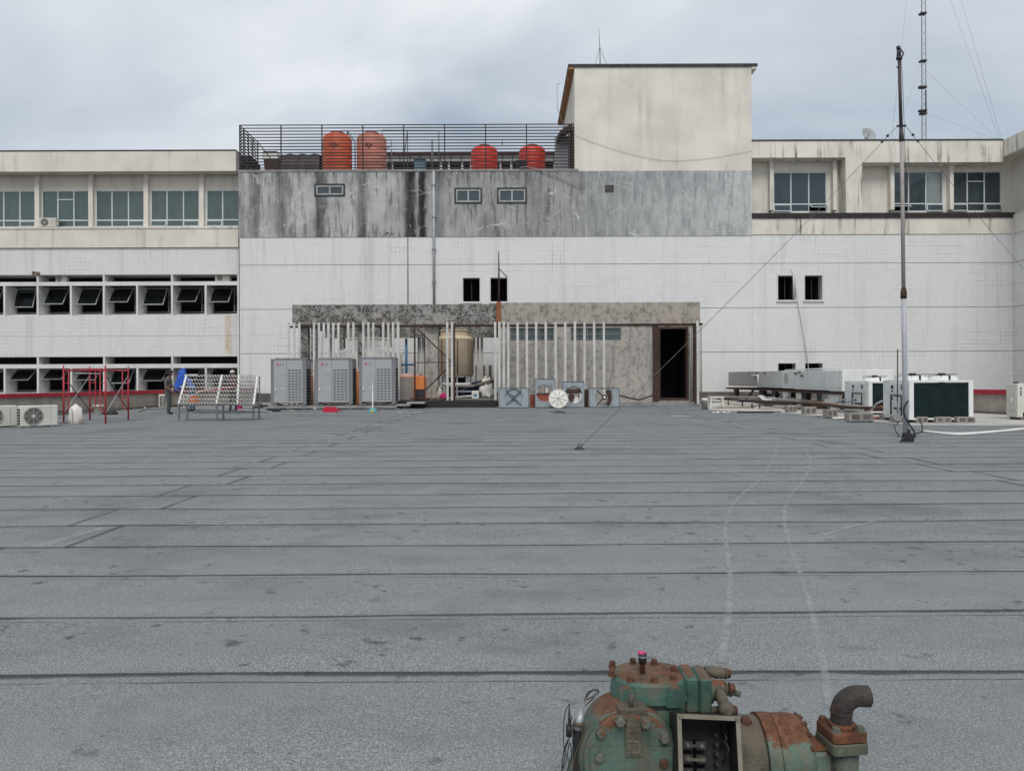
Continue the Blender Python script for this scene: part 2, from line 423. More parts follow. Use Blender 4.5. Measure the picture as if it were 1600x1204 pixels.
M('black_ledge', (0.03, 0.026, 0.026), 0.8, 0.4, 3.0, speck=0.3, dirt=(0.35, 0.32, 0.28))
M('white_paint', (0.66, 0.655, 0.64), 0.6, 0.12, 1.5, streak=0.25, dirt=(0.25, 0.23, 0.2))
M('fin_white', (0.72, 0.715, 0.69), 0.7, 0.16, 1.2, streak=0.3, dirt=(0.28, 0.27, 0.24))
M('slat_white', (0.60, 0.585, 0.56), 0.6, 0.2, 2.0, streak=0.5, dirt=(0.2, 0.17, 0.14), sscale=5)
M('alu_frame', (0.58, 0.62, 0.62), 0.45, 0.1, 2.0)
M('room_dark', (0.022, 0.023, 0.026), 0.9, 0.1)  # near-black colour holds the shade of unlit interiors
M('curtain', (0.42, 0.48, 0.46), 0.9, 0.40, 1.1)
M('curtain_white', (0.86, 0.88, 0.86), 0.9, 0.2, 1.0)
M('concrete', (0.30, 0.29, 0.275), 0.88, 0.3, 2.0, streak=0.5, dirt=(0.07, 0.065, 0.06), bump=0.25, bscale=25, speck=0.25)
M('parapet_concrete', (0.36, 0.32, 0.27), 0.9, 0.28, 1.4, streak=0.6, dirt=(0.10, 0.085, 0.07), bump=0.2, bscale=25)
M('pale_concrete', (0.50, 0.475, 0.435), 0.9, 0.25, 1.2, speck=0.15, bump=0.15)
M('skirting', (0.15, 0.138, 0.13), 0.9, 0.4, 2.0, speck=0.4)
M('block_concrete', (0.33, 0.30, 0.27), 0.92, 0.3, 5.0, bump=0.4, bscale=60, speck=0.3)
M('red_paint', (0.42, 0.022, 0.045), 0.5, 0.25, 2.0, streak=0.3)
M('scaffold_red', (0.44, 0.035, 0.055), 0.5, 0.35, 6.0, rust=0.25)
M('galvanised', (0.40, 0.42, 0.43), 0.5, 0.25, 3.0, metal=0.5)
M('steel_grey', (0.22, 0.235, 0.245), 0.5, 0.25, 4.0, metal=0.3)
M('rusty', (0.055, 0.033, 0.027), 0.85, 0.4, 6.0, rust=0.35, rustcol=(0.095, 0.042, 0.025), bump=0.3)
M('rust_orange', (0.30, 0.12, 0.05), 0.9, 0.4, 3.0, bump=0.3)
M('dark_iron', (0.035, 0.028, 0.032), 0.6, 0.3, 5.0)
M('black_plastic', (0.018, 0.018, 0.02), 0.5, 0.2)
M('tank_orange', (0.66, 0.12, 0.045), 0.5, 0.25, 0.8, streak=0.35, dirt=(0.50, 0.2, 0.13), sscale=3)
M('tank_faded', (0.68, 0.25, 0.18), 0.55, 0.25, 0.8, streak=0.4, dirt=(0.58, 0.32, 0.26), sscale=3)
M('tank_red', (0.68, 0.05, 0.025), 0.42, 0.15, 0.8)
M('tank_dark', (0.22, 0.05, 0.04), 0.6, 0.2)
M('unit_grey', (0.37, 0.375, 0.38), 0.55, 0.08, 1.0, spec=0.35)
M('unit_dark', (0.20, 0.205, 0.215), 0.55, 0.12, 1.0)
M('grille_grey', (0.50, 0.505, 0.51), 0.5, 0.1)
M('coil_black', (0.012, 0.013, 0.016), 0.7, 0.2, 20.0)
M('unit_white', (0.76, 0.77, 0.75), 0.5, 0.12, 1.5, streak=0.35, dirt=(0.3, 0.27, 0.22))
M('unit_beige', (0.62, 0.61, 0.55), 0.55, 0.15, 1.5, streak=0.5, dirt=(0.28, 0.24, 0.18))
M('coil_green', (0.008, 0.021, 0.023), 0.6, 0.35, 4.0, spec=0.2)
M('ahu_dark', (0.42, 0.43, 0.42), 0.55, 0.12, 1.0, streak=0.4, dirt=(0.25, 0.24, 0.22))
M('ahu_mid', (0.55, 0.565, 0.555), 0.55, 0.12, 1.0, streak=0.35, dirt=(0.3, 0.29, 0.27))
M('ahu_pale', (0.70, 0.73, 0.72), 0.55, 0.1, 1.0, streak=0.35, dirt=(0.35, 0.33, 0.3))
M('logo_red', (0.42, 0.012, 0.07), 0.4, 0.0)
M('print_grey', (0.10, 0.10, 0.105), 0.6, 0.0)
M('print_white', (0.8, 0.8, 0.8), 0.6, 0.0)
M('orange_case', (0.80, 0.25, 0.07), 0.55, 0.2, 1.5)
M('taupe_case', (0.27, 0.235, 0.215), 0.6, 0.15, 1.5)
M('pink_cloth', (0.70, 0.50, 0.46), 0.8, 0.2)
M('silver_shell', (0.84, 0.83, 0.78), 0.35, 0.1, 1.0, streak=0.25, dirt=(0.5, 0.48, 0.43))
M('tower_cream', (0.66, 0.55, 0.40), 0.75, 0.2, 1.2, streak=0.9, dirt=(0.17, 0.115, 0.07), sscale=4)
M('panel_blue', (0.27, 0.305, 0.335), 0.55, 0.15, 2.0, streak=0.3)
M('panel_rim', (0.07, 0.08, 0.095), 0.6, 0.2)
M('brick_red', (0.27, 0.075, 0.05), 0.85, 0.3, 4.0)
M('plastic_white', (0.72, 0.70, 0.64), 0.55, 0.15, 5.0, speck=0.25, dirt=(0.3, 0.25, 0.2))
M('sack_white', (0.70, 0.655, 0.60), 0.8, 0.2, 4.0, speck=0.2, dirt=(0.4, 0.33, 0.26))
M('pvc_white', (0.76, 0.755, 0.72), 0.5, 0.12, 2.0, speck=0.15, dirt=(0.35, 0.3, 0.25))
M('strip_grey', (0.56, 0.555, 0.53), 0.55, 0.25, 4.0, speck=0.2, dirt=(0.3, 0.27, 0.22))
M('pipe_blue', (0.07, 0.20, 0.38), 0.5, 0.15)
M('bin_blue', (0.22, 0.36, 0.46), 0.6, 0.2)
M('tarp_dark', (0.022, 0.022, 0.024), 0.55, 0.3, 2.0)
M('tarp_navy', (0.012, 0.017, 0.06), 0.6, 0.3, 2.0)
M('tarp_blue', (0.025, 0.10, 0.50), 0.55, 0.3, 5.0)
M('sheet_metal', (0.46, 0.50, 0.52), 0.4, 0.15, 3.0, metal=0.4)
M('timber', (0.27, 0.20, 0.14), 0.85, 0.35, 5.0)
M('red_plastic', (0.52, 0.015, 0.05), 0.45, 0.1)
M('pink_plastic', (0.62, 0.03, 0.20), 0.45, 0.1)
M('orange_plastic', (0.80, 0.16, 0.04), 0.5, 0.15)
M('teal_plastic', (0.10, 0.42, 0.50), 0.5, 0.1)
M('yellow_plastic', (0.62, 0.52, 0.12), 0.5, 0.1)
M('pole_grey', (0.42, 0.44, 0.46), 0.55, 0.15, 2.0, streak=0.4, dirt=(0.2, 0.17, 0.15))
M('pole_tan', (0.36, 0.33, 0.31), 0.65, 0.3, 2.0, streak=0.5, dirt=(0.16, 0.10, 0.075), sscale=5)
M('pole_dark', (0.055, 0.05, 0.06), 0.6, 0.3, 4.0)
M('wire', (0.10, 0.10, 0.10), 0.6, 0.1)
M('cable_pale', (0.33, 0.31, 0.29), 0.6, 0.1)
M('dish_grey', (0.36, 0.38, 0.375), 0.6, 0.15)
M('skin', (0.17, 0.085, 0.055), 0.6, 0.1)
M('hair', (0.012, 0.011, 0.012), 0.7, 0.1)
M('shirt_grey', (0.115, 0.115, 0.105), 0.9, 0.2, 10)
M('trouser_grey', (0.10, 0.10, 0.10), 0.9, 0.2, 10)
M('shirt_maroon', (0.09, 0.015, 0.025), 0.9, 0.2, 10)
M('denim', (0.07, 0.11, 0.18), 0.9, 0.2, 10)
M('cloth_white', (0.62, 0.55, 0.50), 0.85, 0.15, 10)
M('soil', (0.10, 0.085, 0.07), 0.95, 0.4, 0.3)
mat_compressor('comp_head', (0.056, 0.130, 0.100), 0.47, 0.02, 0.55)
mat_compressor('comp_case', (0.080, 0.122, 0.092), 0.36, 0.09, 0.65)
mat_compressor('comp_cover', (0.105, 0.165, 0.130), 0.29, 0.07, 0.45)
mat_compressor('comp_motor', (0.140, 0.200, 0.150), 0.205, 0.04, 0.6)
mat_compressor('comp_flange', (0.12, 0.128, 0.09), 0.9, 0.05, 0.35)
M('comp_rust', (0.165, 0.066, 0.03), 0.9, 0.5, 16.0, bump=0.5, bscale=60, speck=0.4, dirt=(0.05, 0.025, 0.015))
M('comp_grime', (0.125, 0.106, 0.078), 0.85, 0.45, 12.0, bump=0.5, bscale=60, speck=0.35)
M('comp_bolt', (0.145, 0.15, 0.12), 0.7, 0.5, 30.0, rust=0.25, rscale=30, bump=0.4, bscale=90)
M('comp_bolt_rust', (0.12, 0.055, 0.032), 0.85, 0.5, 30.0, bump=0.4, bscale=90)
M('comp_black', (0.028, 0.026, 0.025), 0.6, 0.4, 10.0, speck=0.4, dirt=(0.1, 0.085, 0.07))
M('comp_pipe', (0.050, 0.040, 0.036), 0.7, 0.5, 9.0, rust=0.22, rustcol=(0.085, 0.045, 0.03), rscale=9.0, speck=0.5, dirt=(0.13, 0.075, 0.05), bump=0.35, bscale=80)
M('box_rim', (0.22, 0.20, 0.16), 0.7, 0.3, 12.0, rust=0.15, rscale=25)
M('box_inside', (0.03, 0.026, 0.024), 0.85, 0.4, 20.0)

# ------------------------------------------------------------------ mesh building
ORG = {}
class MB:
    def __init__(s):
        s.v, s.f, s.sm, s.uv = [], [], [], None
    def add(s, vs, fs, smooth=False):
        o = len(s.v)
        s.v += [tuple(a) for a in vs]
        s.f += [tuple(i + o for i in q) for q in fs]
        s.sm += [smooth] * len(fs)
        return s
    def box(s, x0, x1, y0, y1, z0, z1):
        return s.add([(x0, y0, z0), (x1, y0, z0), (x1, y1, z0), (x0, y1, z0), (x0, y0, z1), (x1, y0, z1), (x1, y1, z1), (x0, y1, z1)],
                     [(0, 3, 2, 1), (4, 5, 6, 7), (0, 1, 5, 4), (1, 2, 6, 5), (2, 3, 7, 6), (3, 0, 4, 7)])
    def bbox(s, x0, x1, y0, y1, z0, z1, b):
        """box with chamfered vertical and horizontal edges"""
        def ring(z, i):
            return [(x0 + i + b, y0 + i, z), (x1 - i - b, y0 + i, z), (x1 - i, y0 + i + b, z), (x1 - i, y1 - i - b, z), (x1 - i - b, y1 - i, z), (x0 + i + b, y1 - i, z), (x0 + i, y1 - i - b, z), (x0 + i, y0 + i + b, z)]
        return s.rings([ring(z0, b), ring(z0 + b, 0), ring(z1 - b, 0), ring(z1, b)])
    def rings(s, rs, smooth=False, caps=True):
        n = len(rs[0]); vs = [p for r in rs for p in r]; fs = []
        for i in range(len(rs) - 1):
            for j in range(n):
                a, b = i * n + j, i * n + (j + 1) % n
                fs.append((a, b, b + n, a + n))
        o = len(s.v)
        s.add(vs, fs, smooth)
        if caps:
            s.f.append(tuple(o + j for j in reversed(range(n)))); s.sm.append(False)
            s.f.append(tuple(o + (len(rs) - 1) * n + j for j in range(n))); s.sm.append(False)
        return s
    def xf(s, M4, start=0):
        s.v = s.v[:start] + [tuple(M4 @ Vector(a)) for a in s.v[start:]]
        return s
    def prism(s, pts, y0, y1):
        """polygon in x,z extruded along y"""
        n = len(pts)
        vs = [(a, y0, b) for a, b in pts] + [(a, y1, b) for a, b in pts]
        fs = [tuple(range(n)), tuple(reversed(range(n, 2 * n)))] + [(i, i + n, (i + 1) % n + n, (i + 1) % n) for i in range(n)]
        return s.add(vs, fs)
    def tube(s, pts, r, n=8, caps=True, smooth=True):
        pts = [Vector(p) for p in pts]
        rad = r if isinstance(r, (list, tuple)) else [r] * len(pts)
        rs = []; up = None
        for i, p in enumerate(pts):
            t = (pts[min(i + 1, len(pts) - 1)] - pts[max(i - 1, 0)]).normalized()
            if up is None:
                up = Vector((0, 0, 1)) if abs(t.z) < 0.9 else Vector((1, 0, 0))
            a = t.cross(up)
            if a.length < 1e-4:
                a = t.orthogonal()
            a.normalize(); b = a.cross(t).normalized(); up = b
            rs.append([p + (a * cos(2 * pi * j / n) + b * sin(2 * pi * j / n)) * rad[i] for j in range(n)])
        return s.rings(rs, smooth, caps)
    def bar(s, a, b, w, h=None):
        """square bar between two points"""
        h = h or w
        a, b = Vector(a), Vector(b); t = (b - a).normalized()
        up = Vector((0, 0, 1)) if abs(t.z) < 0.9 else Vector((0, 1, 0))
        x = t.cross(up).normalized() * w / 2; y = x.cross(t).normalized() * h / 2
        return s.rings([[p + x + y, p - x + y, p - x - y, p + x - y] for p in (a, b)])
    def lathe(s, prof, c, axis='Z', n=24, smooth=True, caps=True):
        rs = []
        for r, h in prof:
            ring = []
            for j in range(n):
                a = 2 * pi * j / n
                if axis == 'Z':
                    ring.append((c[0] + r * cos(a), c[1] + r * sin(a), c[2] + h))
                elif axis == 'X':
                    ring.append((c[0] + h, c[1] + r * cos(a), c[2] + r * sin(a)))
                else:
                    ring.append((c[0] + r * sin(a), c[1] + h, c[2] + r * cos(a)))
            rs.append(ring)
        return s.rings(rs, smooth, caps)
    def sphere(s, c, r, n=12, m=8, sc=(1, 1, 1)):
        rs = []
        for i in range(m + 1):
            a = -pi / 2 + pi * i / m
            q = max(cos(a), 0.02)
            rs.append([(c[0] + r * sc[0] * q * cos(2 * pi * j / n), c[1] + r * sc[1] * q * sin(2 * pi * j / n), c[2] + r * sc[2] * sin(a)) for j in range(n)])
        return s.rings(rs, True)
    def build(s, name, mat, parent=None, local=False, auto=None):
        me = bpy.data.meshes.new(name)
        o = ORG.get(parent.name, Vector((0, 0, 0))) if (parent and not local) else Vector((0, 0, 0))
        me.from_pydata([(a[0] - o[0], a[1] - o[1], a[2] - o[2]) for a in s.v], [], s.f)
        me.update()
        me.polygons.foreach_set('use_smooth', s.sm)
        ms = mat if isinstance(mat, (list, tuple)) else [mat]
        for a in ms:
            me.materials.append(MATS[a])
        if auto is not None and hasattr(me, 'set_sharp_from_angle'):
            me.set_sharp_from_angle(angle=radians(auto))
        ob = bpy.data.objects.new(name, me)
        C.objects.link(ob)
        if parent:
            ob.parent = parent
            ORG[ob.name] = o
        return ob

def tag(o, label=None, cat=None, group=None, kind=None):
    if label: o['label'] = label
    if cat: o['category'] = cat
    if group: o['group'] = group
    if kind: o['kind'] = kind
    return o
def thing(name, label, cat, loc, group=None, rz=0.0):
    o = bpy.data.objects.new(name, None)
    o.empty_display_size = 0.2
    C.objects.link(o)
    o.location = loc
    o.rotation_euler = (0, 0, rz)
    ORG[o.name] = Vector(loc)
    return tag(o, label, cat, group)
def copy_tree(o, parent=None):
    c = o.copy(); C.objects.link(c)
    if parent:
        c.parent = parent
    for ch in list(o.children):
        copy_tree(ch, c)
    return c

def wall(x0, x1, z0, z1, holes, yf, t):
    """slab facing the camera with rectangular openings and their reveals"""
    b = MB()
    xs = sorted(set([x0, x1] + [min(max(h[i], x0), x1) for h in holes for i in (0, 1)]))
    zs = sorted(set([z0, z1] + [min(max(h[i], z0), z1) for h in holes for i in (2, 3)]))
    def solid(i, j):
        if i < 0 or j < 0 or i >= len(xs) - 1 or j >= len(zs) - 1:
            return False
        cx, cz = (xs[i] + xs[i + 1]) / 2, (zs[j] + zs[j + 1]) / 2
        return not any(h[0] < cx < h[1] and h[2] < cz < h[3] for h in holes)
    yb = yf + t
    for i in range(len(xs) - 1):
        for j in range(len(zs) - 1):
            if not solid(i, j):
                continue
            a, c, d, e_ = xs[i], xs[i + 1], zs[j], zs[j + 1]
            b.add([(a, yf, d), (c, yf, d), (c, yf, e_), (a, yf, e_)], [(0, 1, 2, 3)])
            b.add([(a, yb, d), (c, yb, d), (c, yb, e_), (a, yb, e_)], [(3, 2, 1, 0)])
            if not solid(i - 1, j): b.add([(a, yf, d), (a, yf, e_), (a, yb, e_), (a, yb, d)], [(0, 1, 2, 3)])
            if not solid(i + 1, j): b.add([(c, yf, d), (c, yb, d), (c, yb, e_), (c, yf, e_)], [(0, 1, 2, 3)])
            if not solid(i, j - 1): b.add([(a, yf, d), (a, yb, d), (c, yb, d), (c, yf, d)], [(0, 1, 2, 3)])
            if not solid(i, j + 1): b.add([(a, yf, e_), (c, yf, e_), (c, yb, e_), (a, yb, e_)], [(0, 1, 2, 3)])
    return b
def room(x0, x1, z0, z1, y0, d=1.6):
    """dark interior behind an opening: five inward faces"""
    y1 = y0 + d
    return MB().add([(x0, y0, z0), (x1, y0, z0), (x1, y0, z1), (x0, y0, z1), (x0, y1, z0), (x1, y1, z0), (x1, y1, z1), (x0, y1, z1)],
                    [(4, 7, 6, 5), (0, 3, 7, 4), (1, 5, 6, 2), (0, 4, 5, 1), (3, 2, 6, 7)])
def frame(b, x0, x1, z0, z1, y0, y1, w):
    b.box(x0, x0 + w, y0, y1, z0, z1); b.box(x1 - w, x1, y0, y1, z0, z1)
    b.box(x0 + w, x1 - w, y0, y1, z1 - w, z1); b.box(x0 + w, x1 - w, y0, y1, z0, z0 + w)
    return b

# ================================================================== ground and roof deck
tag(MB().add([(-400, -300, -12), (400, -300, -12), (400, 500, -12), (-400, 500, -12)], [(0, 1, 2, 3)]).build('ground', 'soil'), kind='structure')
dk_ = MB()
LPA, LPB = Vector((-18.3, 30.3, 0)), Vector((-16.6, 36.6, 0))          # line of the left parapet
LPD = (LPB - LPA).normalized()
def lp(t):
    return LPA + LPD * t
e0, e1 = lp(-30), lp(14.1)
corner = [(e0.x, e0.y), (30, e0.y - 8), (30, 44.2), (e1.x, 44.2)]
corner = [(e0.x, -6.0), (32, -6.0), (32, 44.2), (e1.x, 44.2), (e0.x, e0.y)]
dk_.add([(x, y, gz(x) - 0.012) for x, y in corner] + [(x, y, -0.6) for x, y in corner],
        [(0, 1, 2, 3, 4), (9, 8, 7, 6, 5)] + [(i, i + 5, (i + 1) % 5 + 5, (i + 1) % 5) for i in range(5)])
deck = tag(dk_.build('roof_deck', 'concrete'), kind='structure')

D0, DY = 3.348, 0.875
def hz(x, y):
    """slow waviness of a lap edge"""
    return 0.075 * mnoise.noise(Vector((x * 0.30, y * 5.0, 6.1))) + 0.035 * mnoise.noise(Vector((x * 0.62, y * 7.0, 3.3))) + 0.010 * mnoise.noise(Vector((x * 1.9, y * 11.0, 8.1)))
def sheet(x0, x1, yn, yf):
    n = max(3, int((x1 - x0) / 0.6)) if yn < 14 else max(2, int((x1 - x0) / 1.6))
    b = MB(); uvs = []
    rows = [(0.0, 0.0005), (0.0, 0.0055), (0.30, 0.005), (0.62, 0.004), (DY + 0.085, 0.0008)]
    for j, (v, dz) in enumerate(rows):
        for i in range(n + 1):
            x = x0 + (x1 - x0) * i / n
            w = hz(x, yn) if j < 2 else (hz(x, yf) if j == 4 else 0.0)
            if i == n: dz -= 0.002
            ripple = 0.0022 * mnoise.noise(Vector((x * 0.8, (yn + v) * 1.4, 1.0))) if j in (2, 3) else 0.0
            b.v.append((x, yn + v + w, gz(x) + dz + ripple)); uvs.append((x - x0, v))
    for j in range(len(rows) - 1):
        for i in range(n):
            a = j * (n + 1) + i
            b.f.append((a, a + 1, a + n + 2, a + n + 1)); b.sm.append(j > 0)
    o = b.build('membrane_sheet', 'roofing_felt', deck)
    ul = o.data.uv_layers.new(name='lap')
    for li, l in enumerate(o.data.loops):
        ul.data[li].uv = uvs[l.vertex_index]
    return o
for i in range(-4, 37):
    yn = D0 + i * DY
    off = -3.55 if i % 2 else -3.98
    if i == 3: off = -3.5
    lim = 0.70 * (yn + DY) + 3.0
    xl = lp((yn - LPA.y) / LPD.y).x + 0.35
    jn = [off + kx * 9.8 + (0 if kx == 0 else random.uniform(-0.12, 0.12)) for kx in range(-3, 5)]
    for kx in range(7):
        a, c_ = jn[kx], jn[kx + 1] + 0.02
        a, c_ = max(a, -lim - 1.5, xl), min(c_, lim + 1.5, 29.0)
        if c_ - a > 0.5:
            sheet(a, c_, yn, yn + DY)

def ribbon(name, pts, w, dz, mat='dust_film', seg=14):
    """thin film along a path on the deck; pts are photo points"""
    g = [G(*p) for p in pts]
    P_ = []
    for i in range(len(g) - 1):
        p0, p1, p2, p3 = g[max(i - 1, 0)], g[i], g[i + 1], g[min(i + 2, len(g) - 1)]
        for j in range(seg):
            t = j / seg
            P_.append(0.5 * ((2 * p1) + (p2 - p0) * t + (2 * p0 - 5 * p1 + 4 * p2 - p3) * t * t + (3 * p1 - p0 - 3 * p2 + p3) * t ** 3))
    P_.append(g[-1])
    b = MB(); uvs = []
    for i, p in enumerate(P_):
        t = (P_[min(i + 1, len(P_) - 1)] - P_[max(i - 1, 0)]); t.z = 0; t.normalize()
        s_ = Vector((t.y, -t.x, 0)) * w / 2 * (1 + 0.3 * mnoise.noise(p * 2))
        q = min(i, len(P_) - 1 - i) / 12.0
        for k_, sg in enumerate((-1, 1)):
            r = p + s_ * sg
            b.v.append((r.x, r.y, gz(r.x) + dz)); uvs.append((float(k_), q))
    for i in range(len(P_) - 1):
        b.f.append((2 * i, 2 * i + 1, 2 * i + 3, 2 * i + 2)); b.sm.append(True)
    o = b.build(name, mat, deck)
    ul = o.data.uv_layers.new(name='along')
    for li, l in enumerate(o.data.loops):
        ul.data[li].uv = uvs[l.vertex_index]
    return o
ribbon('dust_track', [(1216, 690), (1211, 712), (1190, 748), (1158, 775), (1140, 800), (1133, 830), (1137, 868), (1141, 910), (1137, 965), (1127, 1040)], 0.055, 0.012)
ribbon('dust_track', [(1254, 695), (1266, 722), (1256, 750), (1235, 776), (1225, 805), (1233, 850), (1252, 905), (1270, 965), (1285, 1035), (1297, 1110)], 0.055, 0.012)
ribbon('dust_track', [(1285, 838), (1340, 822), (1400, 808)], 0.05, 0.012)
ribbon('dust_track', [(1405, 716), (1480, 734), (1590, 748)], 0.09, 0.012)
ribbon('dust_track', [(60, 858), (105, 842), (160, 826)], 0.16, 0.012)
ribbon('dust_track', [(1040, 652), (1130, 662), (1180, 668)], 0.35, 0.012)

pc = MB()
pp = [G(1108, 641), G(1230, 646), G(1345, 658), G(1420, 664.5), G(1640, 664.5)]
pp = [(p.x, p.y) for p in pp] + [(17.6, 19.8), (14.7, 28.2), (14.7, 43.85), (FX(1100, 43.85), 43.85)]
npp = len(pp)
pc.add([(x, y, gz(x) + 0.030) for x, y in pp] + [(x, y, gz(x) - 0.005) for x, y in pp], [tuple(range(npp))] + [(i, i + npp, (i + 1) % npp + npp, (i + 1) % npp) for i in range(npp)])
tag(pc.build('concrete_floor', 'pale_concrete'), kind='structure')

# ------------------------------------------------------------------ parapets
def parapet(a, b_, h, label, n):
    d = (b_ - a); L = d.length; d.normalize(); s_ = Vector((-d.y, d.x, 0))
    th = thing('parapet_wall', label, 'wall', (a.x, a.y, gz(a.x)))
    def slab(t0, t1, o0, o1, z0, z1):
        q = [a + d * t0 + s_ * o0, a + d * t1 + s_ * o0, a + d * t1 + s_ * o1, a + d * t0 + s_ * o1]
        return MB().add([(p.x, p.y, gz(p.x) + z0) for p in q] + [(p.x, p.y, gz(p.x) + z1) for p in q],
                        [(0, 3, 2, 1), (4, 5, 6, 7), (0, 1, 5, 4), (1, 2, 6, 5), (2, 3, 7, 6), (3, 0, 4, 7)])
    slab(0, L, -0.1, 0.1, 0, h - 0.15).build('wall', 'parapet_concrete', th)
    slab(0, L, -0.16, -0.1, 0, 0.10).build('skirting', 'skirting', th)
    slab(0, L, 0.1, 0.16, 0, 0.10).build('skirting', 'skirting', th)
    for i in range(n):
        g_ = 0.006
        slab(L * i / n + g_, L * (i + 1) / n - g_, -0.17, 0.17, h - 0.15, h + random.uniform(-0.004, 0.004)).build('cap_tile', 'red_paint', th)
parapet(lp(-9), lp(14.0), 0.82, 'long low concrete parapet with red cap along the left edge of the roof', 20)
parapet(Vector((17.6, 19.5, 0)), Vector((14.75, 28.0, 0)), 0.82, 'short concrete parapet with red cap behind the dark green coil unit', 8)

# ================================================================== buildings
YM = 44.0
cx = lambda px: FX(px, YM)
cz = lambda py: FZ(py, YM, 775)
rz_ = lambda py: FZ(py, YM, 1380)
XC0, XC1, XR1 = cx(375), cx(1175.5), cx(1583)
B = thing('central_building', 'central block with white tiled wall, stained grey upper band and cream rooftop tower', 'building', ((XC0 + XC1) / 2, YM, -0.6))
RW = thing('right_wing', 'right wing with cream upper storey, dark ledge and white tiled wall below', 'building', ((XC1 + XR1) / 2, YM, -0.6))
GR = 0.014
# tiled bands separated by recessed joints
dark_w = [(cx(724), cx(750), cz(471), cz(434)), (cx(767), cx(793), cz(471), cz(434))]
rdark = [(cx(1216), cx(1243), rz_(468), rz_(430)), (cx(1258), cx(1285), rz_(468), rz_(430)), (cx(1216), cx(1243), rz_(605), rz_(567)), (cx(1258), cx(1285), rz_(605), rz_(567))]
zb = [0.46, cz(551), cz(482), cz(413), cz(370)]
seams = [XC0, cx(690), cx(905), XC1]
for j in range(4):
    z0, z1 = zb[j] + (GR if j else 0), zb[j + 1] - (GR if j < 3 else 0)
    wall(XC0, XC1 - 0.004, z0, z1, dark_w, YM, 0.25).build('tile_panel', 'glazed_tile', B)
    wall(XC1 + 0.004, XR1, z0, z1 if j < 3 else rz_(366), rdark, YM, 0.25).build('tile_panel', 'glazed_tile', RW)
wall(XC0, XC1 - 0.004, 0.4, cz(371), dark_w, YM + 0.26, 0.2).build('joint_backing', 'concrete', B)
wall(XC1 + 0.004, XR1, 0.4, rz_(367), rdark, YM + 0.26, 0.2).build('joint_backing', 'concrete', RW)
MB().box(XC0, XC1 - 0.004, YM - 0.03, YM + 0.3, -0.55, 0.455).build('skirting', 'skirting', B)
MB().box(XC1 + 0.004, XR1, YM - 0.03, YM + 0.3, -0.55, 0.455).build('skirting', 'skirting', RW)
for par, hs in ((B, dark_w), (RW, rdark)):
    for h in hs:
        w = room(h[0], h[1], h[2], h[3], YM + 0.47, 1.5).build('window', 'room_dark', par)
        frame(MB(), h[0] - 0.06, h[1] + 0.06, h[2] - 0.06, h[3] + 0.06, YM - 0.02, YM + 0.05, 0.06).build('frame', 'white_paint', w)
        MB().box(h[0] - 0.10, h[1] + 0.10, YM - 0.09, YM + 0.04, h[2] - 0.11, h[2] - 0.062).build('sill', 'white_paint', w)
        MB().box((h[0] + h[1]) / 2 - 0.02, (h[0] + h[1]) / 2 + 0.02, YM + 0.30, YM + 0.33, h[2], h[3]).build('mullion', 'dark_iron', w)

# grey rendered band
gw = [(cx(496), cx(537), cz(303), cz(290)), (cx(714.5), cx(751), cz(315), cz(297)), (cx(781), cx(821), cz(315), cz(297)), (cx(946), cx(960), cz(302), cz(290))]
wall(XC0 - 0.04, XC1, cz(370) + 0.004, cz(268), gw, YM - 0.03, 0.3).build('rendered_wall', 'stained_render', B)
MB().box(XC0 - 0.06, cx(905), YM - 0.06, YM + 0.32, cz(268) + 0.002, cz(264.5)).build('coping', 'concrete', B)
for i, h in enumerate(gw[:3]):
    w = room(h[0], h[1], h[2], h[3], YM + 0.275, 1.2).build('window', 'room_dark', B)
    b = frame(MB(), h[0] - 0.02, h[1] + 0.02, h[2] - 0.02, h[3] + 0.02, YM - 0.05, YM + 0.06, 0.07)
    m_ = (h[0] + h[1]) / 2
    b.box(m_ - 0.04, m_ + 0.04, YM - 0.048, YM + 0.06, h[2] + 0.05, h[3] - 0.05)
    b.build('frame', 'galvanised', w)
    frame(MB(), h[0] - 0.13, h[1] + 0.13, h[2] - 0.13, h[3] + 0.13, YM - 0.055, YM - 0.02, 0.105).build('surround', 'dark_edge', w)
    for a, c_ in ((h[0] + .05, m_ - .04), (m_ + .04, h[1] - .05)):
        MB().box(a, c_, YM + 0.0, YM + 0.012, h[2] + .05, h[3] - .05).build('pane', 'blue_glass', w)
h = gw[3]
w = room(h[0], h[1], h[2], h[3], YM + 0.275, 0.6).build('vent', 'room_dark', B)
for i in range(5):
    z = h[2] + (h[3] - h[2]) * (i + 0.35) / 5
    MB().bar((h[0], YM + 0.02, z), (h[1], YM + 0.02, z), 0.09, 0.025).build('louver', 'concrete', w)
# roof slab and upper floor behind the coping
MB().box(XC0, cx(905), YM + 0.27, 62, cz(284), cz(272)).build('roof_slab', 'concrete', B)
MB().box(XC0, XC0 + 0.2, YM + 0.5, 62, -0.6, cz(284) - 0.003).build('side_wall', 'concrete', B)
